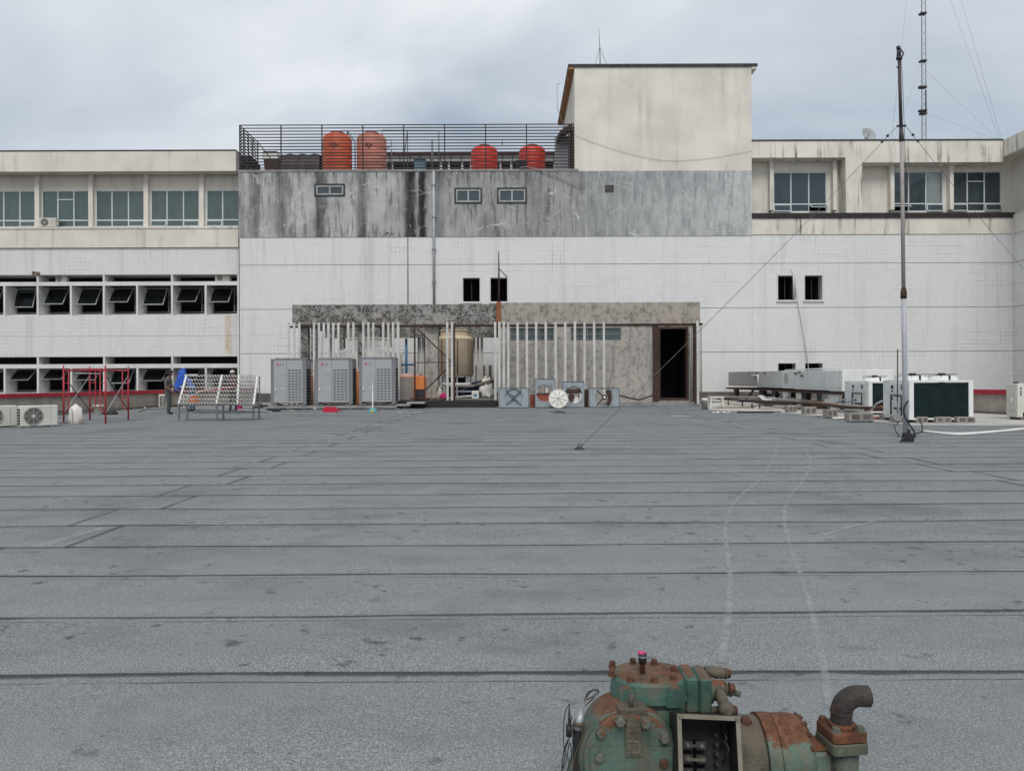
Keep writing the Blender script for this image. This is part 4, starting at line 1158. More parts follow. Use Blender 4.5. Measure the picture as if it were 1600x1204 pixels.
for i in range(9):
    p = Vector((lx(56 + random.uniform(-4, 6)), YL - 0.06, lz(428.5) + random.uniform(-0.03, 0.14)))
    b.sphere(p, random.uniform(0.05, 0.1), 6, 4)
NEST = tag(b.build('bird_nest', 'timber'), 'ragged twig nest at the lip of the left wing slot', 'nest')

# satellite dish and lattice mast
Yd = 46.0
DS = thing('satellite_dish', 'grey satellite dish on the right wing parapet', 'satellite dish', (FX(1352, Yd), Yd, rz_(218)))
b = MB().lathe([(0.02, 0.0), (0.16, 0.015), (0.3, 0.06), (0.42, 0.14), (0.46, 0.19), (0.44, 0.20), (0.30, 0.09), (0.15, 0.035)], (0, 0, 0), 'Z', 28)
b.xf(Matrix.Translation((FX(1356, Yd), Yd, FZ(212, Yd, 1380) - 0.02)) @ Matrix.Rotation(radians(28), 4, 'Y') @ Matrix.Rotation(radians(62), 4, 'X'))
b.build('reflector', 'dish_grey', DS)
MB().tube([(FX(1355, Yd), Yd + 0.1, rz_(222)), (FX(1355, Yd), Yd + 0.1, FZ(212, Yd, 1380))], 0.04, 8).build('mount_pole', 'steel_grey', DS)
MB().tube([(FX(1356, Yd), Yd - 0.05, FZ(218, Yd, 1380)), (FX(1352, Yd), Yd - 0.6, FZ(212, Yd, 1380))], 0.02, 6).build('feed_arm', 'steel_grey', DS)
Ym = 64.0
m0, zm0, zm1 = FX(1443.5, Ym), rz_(226) - 0.5, FZ(-420, Ym, 1443)
MA = thing('lattice_mast', 'slender guyed lattice radio mast behind the right wing', 'mast', (m0, Ym, zm0))
hw = 0.17
cor = [(m0 - hw, Ym - hw), (m0 + hw, Ym - hw), (m0, Ym + hw)]
for x, y in cor:
    MB().tube([(x, y, zm0), (x, y, zm1)], 0.026, 5).build('leg', 'steel_grey', MA)
b = MB(); z = zm0; k_ = 0
while z < zm1 - 0.45:
    for i in range(3):
        a, c_ = cor[i], cor[(i + 1) % 3]
        if k_ % 2: a, c_ = c_, a
        b.bar((a[0], a[1], z), (c_[0], c_[1], z + 0.42), 0.022)
    z += 0.42; k_ += 1
b.build('lattice', 'galvanised', MA)['kind'] = 'stuff'
for py in (22, 96, 137, 174, 178):
    MB().box(m0 - 0.26, m0 + 0.24, Ym - 0.25, Ym + 0.2, FZ(py, Ym, 1443) - 0.06, FZ(py, Ym, 1443) + 0.06).build('clamp', 'dark_iron', MA)
MB().box(m0 - 0.42, m0 - 0.1, Ym - 0.3, Ym, FZ(139, Ym, 1443), FZ(136, Ym, 1443)).build('antenna_arm', 'dark_iron', MA)
MB().box(m0 - 0.42, m0 - 0.1, Ym - 0.3, Ym, FZ(176, Ym, 1443), FZ(173, Ym, 1443)).build('antenna_arm', 'dark_iron', MA)
MB().tube([(m0 + 0.1, Ym - 0.28, FZ(175, Ym, 1443)), (m0 + 0.1, Ym - 0.28, FZ(143, Ym, 1443))], 0.05, 6).build('antenna', 'dark_iron', MA)
for (pa, pb, yb) in (((1441, -200), (1394, 218), 56), ((1441, 100), (1398, 218), 56), ((1441, 180), (1418, 217), 58), ((1446, 108), (1560, 214), 70), ((1446, 176), (1560, 216), 70), ((1446, -200), (1566, 214), 72), ((1446, -120), (1562, 214), 72)):
    MB().tube([(FX(pa[0], Ym), Ym, FZ(pa[1], Ym, 1443)), (FX(pb[0], yb), yb, FZ(pb[1] + 3, yb, 1443))], 0.008, 4).build('guy_wire', 'cable_pale', MA)

# ================================================================== flag pole in front
gb = G(1415, 683); Yq = gb.y
FP = thing('steel_pole', 'tall guyed steel pole, pale below and dark above, standing on the felt', 'pole', gb)
pq = lambda px, py: P(px, py, Yq)
MB().tube([gb, pq(1413.5, 560), pq(1412, 462)], [0.054, 0.053, 0.052], 14).build('lower_tube', 'pole_grey', FP)
MB().tube([pq(1412, 466), pq(1412, 456), pq(1411.8, 449)], [0.064, 0.062, 0.042], 14).build('coupling', 'rusty', FP)
MB().tube([pq(1411.8, 455), pq(1410.5, 340), pq(1408.6, 218)], [0.040, 0.039, 0.038], 14).build('middle_tube', 'pole_tan', FP)
MB().tube([pq(1408.7, 221), pq(1408.4, 212), pq(1408, 200)], [0.050, 0.047, 0.036], 12).build('coupling', 'pole_dark', FP)
MB().tube([pq(1408, 205), pq(1405, 92)], [0.034, 0.032], 12).build('upper_tube', 'pole_dark', FP)
b = MB().bar(pq(1401.5, 197), pq(1415.5, 196.5), 0.04)
b.build('cross_arm', 'pole_dark', FP)
h0, h1 = pq(1405, 93), pq(1404, 75)
b = MB().tube([h0, h0 + Vector((0, 0, 0.05))], 0.062, 10)
b.tube([pq(1402.5, 90), pq(1403, 75)], 0.022, 6).tube([pq(1407, 90), pq(1405, 75)], 0.022, 6).tube([pq(1405, 74), pq(1412, 84), pq(1408, 91)], 0.016, 6)
b.tube([pq(1403.5, 77), pq(1403.5, 72.5)], 0.04, 8)
b.build('pulley_head', 'pole_dark', FP)
b = MB().lathe([(0.16, 0), (0.16, 0.012), (0.07, 0.014)], gb, 'Z', 16)
b.build('base_plate', 'steel_grey', FP)
anchor = G(905, 702)
top = pq(1405, 197)
def wire_pts(a, c_, sag, n=16):
    return [a.lerp(c_, i / n) - Vector((0, 0, sag * 4 * (i / n) * (1 - i / n))) for i in range(n + 1)]
GW = MB().tube(wire_pts(pq(1402, 197), anchor + Vector((0, 0, 0.03)), 0.10), 0.0052, 5).build('guy_wire', 'wire', FP)
for i in range(2):
    MB().sphere(pq(1402, 197).lerp(anchor, 0.035 + 0.02 * i), 0.032, 8, 6).build('insulator', 'pole_dark', FP)
farR = P(1640, 465, 24.0)
MB().tube(wire_pts(pq(1415, 197), farR, 0.08), 0.0052, 5).build('guy_wire', 'wire', FP)
for i in range(2):
    MB().sphere(pq(1415, 197).lerp(farR, 0.035 + 0.025 * i), 0.032, 8, 6).build('insulator', 'pole_dark', FP)
MB().tube([pq(1404, 108), pq(1401, 104)], 0.012, 5).build('hook', 'pole_dark', FP)
b = MB().tube([pq(1408, 92), pq(1410, 120), pq(1413, 200), pq(1416, 300)], 0.006, 4)
tag(b.build('halyard', 'wire', FP))
# guy anchor pad in the felt
b = MB().lathe([(0.10, 0), (0.09, 0.02), (0.03, 0.05)], anchor, 'Z', 10)
b.tube([anchor + Vector((0.03, 0, 0.02)), anchor + Vector((0.05, 0, 0.10)), anchor + Vector((0.0, 0, 0.12)), anchor + Vector((-.03, 0, 0.03))], 0.01, 6)
tag(b.build('guy_anchor', 'dark_iron'), 'small iron anchor in the felt at the foot of the guy wire', 'anchor')

# junk at the pole foot
g = G(1418, 690)
JB = thing('junction_box', 'broken black junction box lying at the foot of the steel pole', 'box', g)
b = MB().bbox(-0.10, 0.10, -0.08, 0.08, 0, 0.17, 0.02)
b.xf(Matrix.Translation(g) @ Matrix.Rotation(0.5, 4, 'Z') @ Matrix.Rotation(0.16, 4, 'Y'))
b.build('body', 'black_plastic', JB)
b = MB().prism([(-0.17, 0.0), (0.15, 0.0), (0.02, 0.03), (-0.05, 0.12)], -0.02, 0.02).xf(Matrix.Translation(g + Vector((-0.05, -0.11, 0))))
b.build('flap', 'black_plastic', JB)
MB().tube([g + Vector((0.02, 0, 0.15)), g + Vector((0.03, 0, 0.25))], 0.03, 8).build('gland', 'black_plastic', JB)
def hang(name, pts, r, mat, label, n=6, seg=8, cat='cable'):
    V = [Vector(p) for p in pts]; O = []
    for i in range(len(V) - 1):
        p0, p1, p2, p3 = V[max(i - 1, 0)], V[i], V[i + 1], V[min(i + 2, len(V) - 1)]
        for j in range(seg):
            t = j / seg
            O.append(0.5 * ((2 * p1) + (p2 - p0) * t + (2 * p0 - 5 * p1 + 4 * p2 - p3) * t * t + (3 * p1 - p0 - 3 * p2 + p3) * t ** 3))
    O.append(V[-1])
    return tag(MB().tube(O, r, n).build(name, mat), label, cat)
Yc_ = Yq - 0.12
pc_ = lambda px, py, d=0.0: P(px, py, Yc_ + d)
hang('black_cable', [pc_(1419, 626), pc_(1413, 636), pc_(1413, 648), pc_(1419, 660), pc_(1429, 676), pc_(1428, 688), pc_(1421, 685)], 0.016, 'black_plastic', 'black cable looped round the steel pole foot')
hang('black_cable', [pc_(1397, 664, 1.0), pc_(1400, 674, .5), pc_(1408, 683, .2), pc_(1416, 688)], 0.014, 'black_plastic', 'black cable running from the valve stand to the junction box')
hang('black_cable', [pc_(1420, 680), pc_(1432, 677, .2), pc_(1441, 673, .3), pc_(1440, 662, .4), pc_(1437, 658, .5)], 0.014, 'black_plastic', 'black cable end joining the white pipe on the felt')
pts = [G(1441, 675.5, 0.035), G(1492, 680.5, 0.035), G(1545, 677.5, 0.035), G(1605, 671.5, 0.035), G(1680, 664, 0.035)]
hang('pvc_pipe', pts, 0.032, 'pvc_white', 'long white pipe lying on the felt at the right edge', 8, 4, 'pipe')

# ================================================================== lichened shed and frame
YP = 35.5
px_ = lambda px: FX(px, YP)
pz = lambda py, px=775: FZ(py, YP, px)
PG = thing('concrete_pergola', 'open concrete frame with a lichen-blackened beam above the grey units', 'frame structure', (px_(616), YP, gz(px_(616))))
gl_ = gz(px_(616)) - 0.01
MB().box(px_(457), px_(777), YP, YP + 0.3, pz(506), pz(475)).build('front_beam', 'lichen_beam', PG)
for p0 in (457, 560, 664, 768):
    MB().box(px_(p0), px_(p0 + 8), YP + 0.302, 41.195, pz(500), pz(475.5)).build('roof_joist', 'lichen_beam', PG)
MB().box(px_(462), px_(777), 41.2, 41.5, FZ(527, 41.2, 775), pz(478) - 0.003).build('back_beam', 'lichen_beam', PG)
for px, w, y in ((471, 7, YP + 0.32), (664.5, 0, 0), ):
    pass
for p0, p1, y0, y1, m_ in ((470, 481, YP + 0.32, YP + 0.75, 'lichen_beam'), (559, 567, YP + 0.32, YP + 0.75, 'lichen_beam'), (664.5, 684, YP + 0.32, YP + 0.92, 'lichen_shed'),
                           (486, 495, 40.7, 41.18, 'lichen_beam'), (530, 537, 40.7, 41.18, 'lichen_beam'), (606, 612, 40.7, 41.18, 'lichen_beam')):
    s0 = y0 / 1200.0
    MB().box((p0 - 800) * s0, (p1 - 800) * s0, y0, y1, gl_, pz(478) - 0.004).build('column', m_, PG)
MB().box(px_(484), px_(492), YP + 0.31, 40.6, pz(512), pz(506) - 0.003).build('cross_beam', 'lichen_beam', PG)
MB().box(px_(614), px_(777), 33.7, YP - 0.02, gl_, FZ(626, 33.7, 700)).build('kerb', 'tarp_dark', PG)
MB().box(px_(484), px_(777), YP - 0.018, 41.2, gl_, FZ(626, 33.7, 700) + 0.05).build('floor_slab', 'concrete', PG)
ZFL = FZ(626, 33.7, 700) + 0.05

SH = thing('machine_shed', 'flat-roofed shed of peeling lichened render with an open dark doorway', 'shed', (px_(936), YP, gz(px_(936))))
sx0, sx1 = px_(778.5), px_(1093.5)
door = (px_(1029), px_(1076), pz(625, 936), pz(511, 936))
wins = [(px_(797), px_(866), pz(532, 936), pz(512, 936)), (px_(892), px_(971), pz(532, 936), pz(512, 936))]
wall(sx0, sx1, gl_, pz(508, 936), [door] + wins, YP + 0.04, 0.3).build('front_wall', 'lichen_shed', SH)
MB().box(sx0 - 0.02, sx1 + 0.02, YP - 0.03, YP + 0.34, pz(508, 936) + 0.003, pz(472.5, 936)).build('fascia', 'lichen_fascia', SH)
MB().box(sx0, sx1, YP + 0.342, 41.5, pz(480, 936), pz(474, 936)).build('roof_slab', 'lichen_beam', SH)
MB().box(sx0, sx0 + 0.25, YP + 0.342, 41.5, gl_, pz(480, 936) - 0.003).build('side_wall', 'lichen_shed', SH)
MB().box(sx1 - 0.25, sx1, YP + 0.342, 41.5, gl_, pz(480, 936) - 0.003).build('side_wall', 'lichen_shed', SH)
MB().box(sx0 + 0.252, sx1 - 0.252, 41.25, 41.5, gl_, pz(480, 936) - 0.003).build('back_wall', 'lichen_shed', SH)
MB().box(sx0 + 0.15, sx1, YP - 0.45, YP + 0.038, gl_, pz(628, 936)).build('plinth', 'concrete', SH)
for h in wins:
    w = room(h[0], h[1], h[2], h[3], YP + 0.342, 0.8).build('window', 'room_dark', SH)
    b = frame(MB(), h[0], h[1], h[2], h[3], YP + 0.10, YP + 0.16, 0.05)
    for i in (1, 2):
        x = h[0] + (h[1] - h[0]) * i / 3; b.box(x - 0.025, x + 0.025, YP + 0.102, YP + 0.158, h[2] + .05, h[3] - .05)
    b.box(h[0] + .05, h[1] - .05, YP + 0.098, YP + 0.154, (h[2] + h[3]) / 2 - 0.02, (h[2] + h[3]) / 2 + 0.02)
    b.build('frame', 'steel_grey', w)
    for i in range(3):
        x = h[0] + (h[1] - h[0]) * i / 3
        MB().box(x + 0.03, x + (h[1] - h[0]) / 3 - 0.03, YP + 0.13, YP + 0.136, h[2] + .05, h[3] - .05).build('pane', 'teal_glass', w)
room(door[0] - 0.25, door[1] + 0.25, door[2] - 0.02, door[3] + 0.15, YP + 0.43, 3.2).build('dark_interior', 'room_dark', SH)  # near-black box added behind the door; its shade is put into the colour
D = frame(MB(), door[0] - 0.004, door[1] + 0.004, door[2], door[3], YP + 0.0, YP + 0.42, 0.09).build('door_frame', 'rusty', SH)
MB().box(px_(1020), px_(1029) - 0.01, YP - 0.06, YP + 0.035, pz(628, 936) + 0.005, pz(509, 936)).build('rusty_post', 'rusty', SH)
MB().box(px_(1083), px_(1088), YP - 0.06, YP + 0.035, pz(628, 936) + 0.005, pz(509, 936)).build('rusty_post', 'rusty', SH)
for px in (1078.5, 1081, 1091):
    MB().tube([(px_(px), YP - 0.08, pz(628, 936)), (px_(px), YP - 0.08, pz(515, 936))], 0.025, 6).build('conduit', 'cable_pale', SH)
RP = thing('rusty_vent_pipe', 'rusty pipe rising from the roof joint past the dark window', 'pipe', (px_(779), YP - 0.1, pz(505)))
MB().box(px_(776), px_(783), YP - 0.14, YP - 0.035, pz(503), pz(472)).build('rust_plate', 'rust_orange', RP)
MB().tube([(px_(780), YP - 0.02, pz(473)), (px_(780), YP + 0.05, pz(436)), (px_(780), YP + 0.05, pz(392))], [0.05, 0.04, 0.02], 8).build('pipe', 'rusty', RP)
MB().tube([(px_(780), YP + 0.05, pz(419)), (px_(793), YP + 0.05, pz(433))], 0.03, 6).build('arm', 'steel_grey', RP)

# ------------------------------------------------------------------ screen of white slats
YS = 34.4
sp_ = lambda px: FX(px, YS)
spz = lambda py: FZ(py, YS, 700)
SC = thing('slat_screen', 'screen of upright white slats on a rusty rail before the frame and shed', 'screen', (sp_(770), YS, gz(0)))
MB().tube([(sp_(452), YS + 0.09, spz(509.5)), (sp_(1099), YS + 0.09, spz(507.5))], 0.05, 7).build('top_rail', 'rusty', SC)
left = [451.5, 460, 468, 491, 498.7, 506.3, 513.5, 521, 529, 544.5, 552.5, 568, 576, 583.5, 599, 607, 614.5, 622.3]
right = [787.5, 794.3, 809, 823.3, 838, 853, 868.3, 883.3, 898.5, 913.5, 928.5, 943.7]
for px in left + [699, 706.5, 774, 780.5] + right + [1090]:
    bot = spz(634) if px < 640 else (spz(627) if px < 720 else (spz(629) if px < 785 else spz(612 + random.uniform(-1, 10))))
    if px == 1090: bot = spz(632)
    if px == 451.5: bot = spz(636)
    w = 0.052 + random.uniform(-0.004, 0.004)
    tl = random.uniform(-0.01, 0.01)
    MB().rings([[(sp_(px) + a + t_, YS + c_, z) for a, c_ in ((-w, -0.02), (w, -0.02), (w, 0.02), (-w, 0.02))] for z, t_ in ((bot, tl), (spz(503 + random.uniform(-0.5, 0.5)), 0))]).build('slat', 'slat_white', SC)
MB().bar((sp_(648), YS + 0.05, spz(628)), (sp_(648), YS + 0.05, spz(510)), 0.07).build('post', 'rusty', SC)
MB().bar((sp_(709.5), YS + 0.05, spz(631)), (sp_(709.5), YS + 0.05, spz(507)), 0.10).build('post', 'rusty', SC)
MB().bar((sp_(651), YS + 0.02, spz(512)), (sp_(706), YS + 0.02, spz(566)), 0.055).build('brace', 'rusty', SC)
MB().bar((sp_(706), YS + 0.02, spz(568)), (sp_(664), YS + 0.02, spz(610)), 0.055).build('brace', 'rusty', SC)
MB().bar((sp_(648), YS + 0.10, spz(566)), (sp_(706), YS + 0.10, spz(566)), 0.04).build('crossbar', 'rusty', SC)
MB().bar((sp_(640), YS + 0.10, spz(622.5)), (sp_(709), YS + 0.10, spz(622.5)), 0.05).build('bottom_rail', 'rusty', SC)
for px in (668, 680, 698):
    MB().box(sp_(px) - 0.05, sp_(px) + 0.05, YS + 0.05, YS + 0.15, spz(630), spz(622.5)).build('foot', 'rusty', SC)
for px in (603, 748, 995, 1044):
    MB().box(sp_(px) - 0.07, sp_(px) + 0.07, YS + 0.04, YS + 0.17, spz(511.5), spz(506)).build('clamp', 'rusty', SC)
MB().box(sp_(1086), sp_(1088.5), YS - 0.02, YS + 0.05, spz(632), spz(510)).build('post', 'rusty', SC)
MB().tube([(sp_(1096.5), YS + 0.1, spz(632)), (sp_(1096.5), YS + 0.1, spz(509))], 0.035, 6).build('post', 'cable_pale', SC)
BSC = thing('back_screen', 'white slats and dark gaps at the back of the open frame', 'screen', (FX(745, 41.9), 41.9, 0))
for px in (483, 489, 497.5, 505, 517, 656, 661, 741, 747, 753):
    MB().box(FX(px, 41.9) - 0.07, FX(px, 41.9) + 0.07, 41.88, 41.92, -0.05, FZ(520, 41.9, 700)).build('slat', 'slat_white', BSC)
for px in (655, 663, 744, 756, 766):
    MB().box(FX(px, 42.0) - 0.08, FX(px, 42.0) + 0.08, 41.97, 42.03, -0.05, FZ(527 if px < 700 else 571, 42, 700)).build('dark_strip', 'skirting', BSC)
MB().bar((FX(480, 42.1), 42.1, FZ(600, 42, 700)), (FX(770, 42.1), 42.1, FZ(600, 42, 700)), 0.06).build('rail', 'steel_grey', BSC)

# ------------------------------------------------------------------ plant inside the frame
Yt = 38.2
c_ = (FX(577, Yt), Yt)
CT = thing('cooling_tower', 'broad silvery cooling tower with a raised neck behind the grey units', 'cooling tower', (c_[0], c_[1], ZFL))
tz = lambda py, Y: FZ(py, Y, 640)
r0 = FX(577 + 52, Yt) - c_[0]
MB().lathe([(r0 * 0.94, 0.0), (r0, 0.35), (r0, tz(556, Yt) - ZFL), (r0 * 0.97, tz(551, Yt) - ZFL), (r0 * 0.72, tz(545, Yt) - ZFL), (r0 * 0.66, tz(543, Yt) - ZFL)], (c_[0], c_[1], ZFL), 'Z', 40).build('shell', 'silver_shell', CT, auto=40)
MB().lathe([(r0 * 0.66, tz(543, Yt) - ZFL + .003), (r0 * 0.64, tz(531, Yt) - ZFL), (r0 * 0.68, tz(529.5, Yt) - ZFL), (r0 * 0.68, tz(528, Yt) - ZFL)], (c_[0], c_[1], ZFL), 'Z', 40).build('neck', 'silver_shell', CT, auto=40)
for i in range(12):
    a = pi + pi * i / 11
    MB().bar((c_[0] + cos(a) * (r0 + 0.02), c_[1] + sin(a) * (r0 + 0.02), ZFL + 0.3), (c_[0] + cos(a) * (r0 + 0.02), c_[1] + sin(a) * (r0 + 0.02), tz(557, Yt)), 0.04).build('seam', 'silver_shell', CT)
Yt = 39.2
c_ = (FX(711, Yt), Yt)
r0 = FX(711 + 29, Yt) - c_[0]
CT2 = thing('cooling_tower', 'narrow stained cream cooling tower on legs behind the cross-braced rails', 'cooling tower', (c_[0], c_[1], ZFL))
zz0 = tz(588, Yt)
MB().lathe([(r0 * 0.93, 0), (r0, 0.12), (r0, tz(532, Yt) - zz0), (r0 * 1.03, tz(530, Yt) - zz0), (r0 * 0.8, tz(526, Yt) - zz0), (r0 * 0.78, tz(519, Yt) - zz0), (r0 * 0.83, tz(518, Yt) - zz0), (r0 * 0.83, tz(516, Yt) - zz0)], (c_[0], c_[1], zz0), 'Z', 36).build('shell', 'tower_cream', CT2, auto=40)
b = MB()
for i in range(30):
    a = 2 * pi * i / 30
    MB().bar((c_[0] + cos(a) * r0 * 1.02, c_[1] + sin(a) * r0 * 1.02, tz(533, Yt)), (c_[0] + cos(a) * r0 * 0.82, c_[1] + sin(a) * r0 * 0.82, tz(526, Yt)), 0.05).build('rib', 'tower_cream', CT2)
for i in range(8):
    a = 2 * pi * i / 8 + 0.2
    MB().bar((c_[0] + cos(a) * r0 * 0.85, c_[1] + sin(a) * r0 * 0.85, ZFL), (c_[0] + cos(a) * r0 * 0.85, c_[1] + sin(a) * r0 * 0.85, zz0 + 0.06), 0.07).build('leg', 'slat_white', CT2)
MB().lathe([(r0 * 0.45, 0), (r0 * 0.6, zz0 - ZFL - 0.05)], (c_[0], c_[1], ZFL), 'Z', 20).build('sump', 'tarp_dark', CT2)
for px in (690.5, 715):
    MB().tube([(FX(px, Yt - r0 * 1.06), Yt - r0 * 1.06, zz0 + 0.1), (FX(px, Yt - r0 * 1.06), Yt - r0 * 1.06, tz(532, Yt))], 0.025, 6).build('ladder_rod', 'rusty', CT2)

def case(name, label, p0, p1, py0, py1, Y, d, mf, ms, cat='machine', group=None):
    x0, x1 = FX(p0, Y), FX(p1, Y); z0, z1 = FZ(py1, Y, (p0 + p1) / 2), FZ(py0, Y, (p0 + p1) / 2)
    t = thing(name, label, cat, ((x0 + x1) / 2, Y + d / 2, z0), group)
    MB().bbox(x0, x1, Y, Y + d, z0, z1, 0.02).build('casing', ms, t)
    MB().box(x0 + 0.02, x1 - 0.02, Y - 0.012, Y - 0.002, z0 + 0.03, z1 - 0.03).build('front_panel', mf, t)
    return t
t = thing('boxed_unit', 'boxy unit with taupe front and orange side right of the grey units', 'machine', (FX(643, 35), 35.5, FZ(625, 35, 640)))
MB().bbox(FX(622, 35), FX(664, 35.4), 35.0, 36.2, FZ(625, 35, 640), FZ(587.5, 35, 640), 0.02).build('casing', 'orange_case', t)
MB().box(FX(622, 35) + .02, FX(646, 35), 34.975, 34.998, FZ(624.5, 35, 640), FZ(588.5, 35, 640)).build('front_panel', 'taupe_case', t)
MB().box(FX(621.5, 35), FX(655, 35), 35.02, 36.1, FZ(587.5, 35, 634) + .003, FZ(583, 35, 634)).build('lid', 'pink_cloth', t)
MB().box(FX(650, 34.9), FX(664, 34.9), 34.8, 34.95, FZ(624, 34.9, 650), FZ(608, 34.9, 650)).build('vent_box', 'dark_iron', t)
case('orange_unit', 'orange casing glimpsed between the first and second grey units', 478, 493, 585, 632, 34.9, 1.2, 'rust_orange', 'orange_case')
t = case('orange_unit', 'orange casing glimpsed between the second and third grey units', 548.5, 561, 583, 632, 34.9, 1.2, 'orange_case', 'orange_case')
MB().lathe([(0.16, 0), (0.19, 0.1), (0.14, 0.22), (0.06, 0.3)], (FX(557, 35.4), 35.4, FZ(583, 35.4, 557)), 'Z', 14).build('cap', 'pink_cloth', t)
pipe_run('blue_pipe', [(FX(635, 41.6), 41.6, FZ(600, 41.6, 640)), (FX(635, 41.6), 41.6, FZ(529, 41.6, 640))], 0.07, 'pipe_blue', 'upright blue pipe at the back of the open frame')
pipe_run('blue_pipe', [(FX(622, 38), 38, FZ(569.5, 38, 640)), (FX(648, 38), 38, FZ(569.5, 38, 640))], 0.05, 'pipe_blue', 'level blue pipe beside the silvery cooling tower')
pipe_run('white_pipe', [(FX(690, 37), 37, FZ(600.5, 37, 640)), (FX(736, 37), 37, FZ(600.5, 37, 640))], 0.07, 'pvc_white', 'level white pipe below the cream cooling tower')
# heap inside the frame
def lump(name, label, c, s, mat, cat, seed, n=18, m=12, rough=0.22, flat=0.0):
    b = MB(); rs = []
    for i in range(m + 1):
        a = -pi / 2 + pi * i / m
        ring = []
        for j in range(n):
            q_ = max(cos(a), 0.03); t = 2 * pi * j / n
            d = Vector((q_ * cos(t), q_ * sin(t), sin(a)))
            k_ = 1 + rough * mnoise.noise(d * 2.1 + Vector((seed, seed * 2, 0))) + rough * 0.5 * mnoise.noise(d * 5.3 + Vector((0, seed, 3)))
            p = Vector((d.x * s[0] * k_, d.y * s[1] * k_, d.z * s[2] * k_))
            p.z = max(p.z, -s[2] * 0.55)
            ring.append(Vector(c) + p + Vector((0, 0, s[2] * 0.55)))
        rs.append(ring)
    b.rings(rs, True)
    return tag(b.build(name, mat, auto=60), label, cat)
Yh = 36.3
hp = lambda px, py, Y=Yh: (FX(px, Y), Y, FZ(py, Y, 730))
lump('cloth_bundle', 'crumpled white plastic sheeting heaped beside the slat post', (FX(760, Yh), Yh, ZFL + 0.05), (0.36, 0.4, 0.55), 'plastic_white', 'bundle', 1.3, 26, 18, 0.5)
b = MB().add([hp(718, 612), hp(737, 601), hp(770, 594), hp(772, 603), hp(752, 616), hp(722, 619)] + [Vector(hp(*p)) + Vector((0, 0.9, 0.12)) for p in ((718, 612), (737, 601), (770, 594), (772, 603), (752, 616), (722, 619))],
             [(0, 1, 2, 3, 4, 5), (6, 11, 10, 9, 8, 7)] + [(i, i + 6, (i + 1) % 6 + 6, (i + 1) % 6) for i in range(6)])
tag(b.build('navy_tarpaulin', 'tarp_navy'), 'folded navy tarpaulin under leaning boards inside the frame', 'tarpaulin')
for i, (a, c2, m_, lab) in enumerate((((724, 607), (776, 591), 'timber', 'brown board leaning over the navy tarpaulin'), ((706, 611), (752, 611), 'sheet_metal', 'grey metal channel lying across the heap in the frame'),
                                      ((706, 620), (744, 617), 'slat_white', 'white slat lying low in the heap in the frame'), ((684, 604), (742, 602), 'concrete', 'weathered plank lying behind the cross-braced rails'))):
    tag(MB().bar(Vector(hp(*a)) - Vector((0, 0.25 + 0.1 * i, 0)), Vector(hp(*c2)) - Vector((0, 0.25 + 0.1 * i, 0)), 0.30, 0.07).build('loose_board', m_), lab, 'board')
b = MB().bbox(FX(737, 35.6), FX(748, 35.6), 35.6, 35.85, ZFL, ZFL + 0.35, 0.02)
PB = tag(b.build('small_carton', 'plastic_white'), 'small white carton with a blue print in front of the sheeting', 'carton')
MB().box(FX(740, 35.6), FX(745, 35.6), 35.594, 35.598, ZFL + 0.08, ZFL + 0.22).build('print', 'pipe_blue', PB)
lump('red_rag', 'small pinkish red rag by the rusty post', (FX(693, 35.2), 35.2, ZFL), (0.17, 0.15, 0.16), 'pink_plastic', 'rag', 4.1, 14, 10, 0.5)
lump('cloth_bundle', 'white torn bag at the foot of the wide grey column', (FX(688, 35.7), 35.7, ZFL), (0.14, 0.15, 0.35), 'plastic_white', 'bundle', 6.1, 14, 10, 0.5)

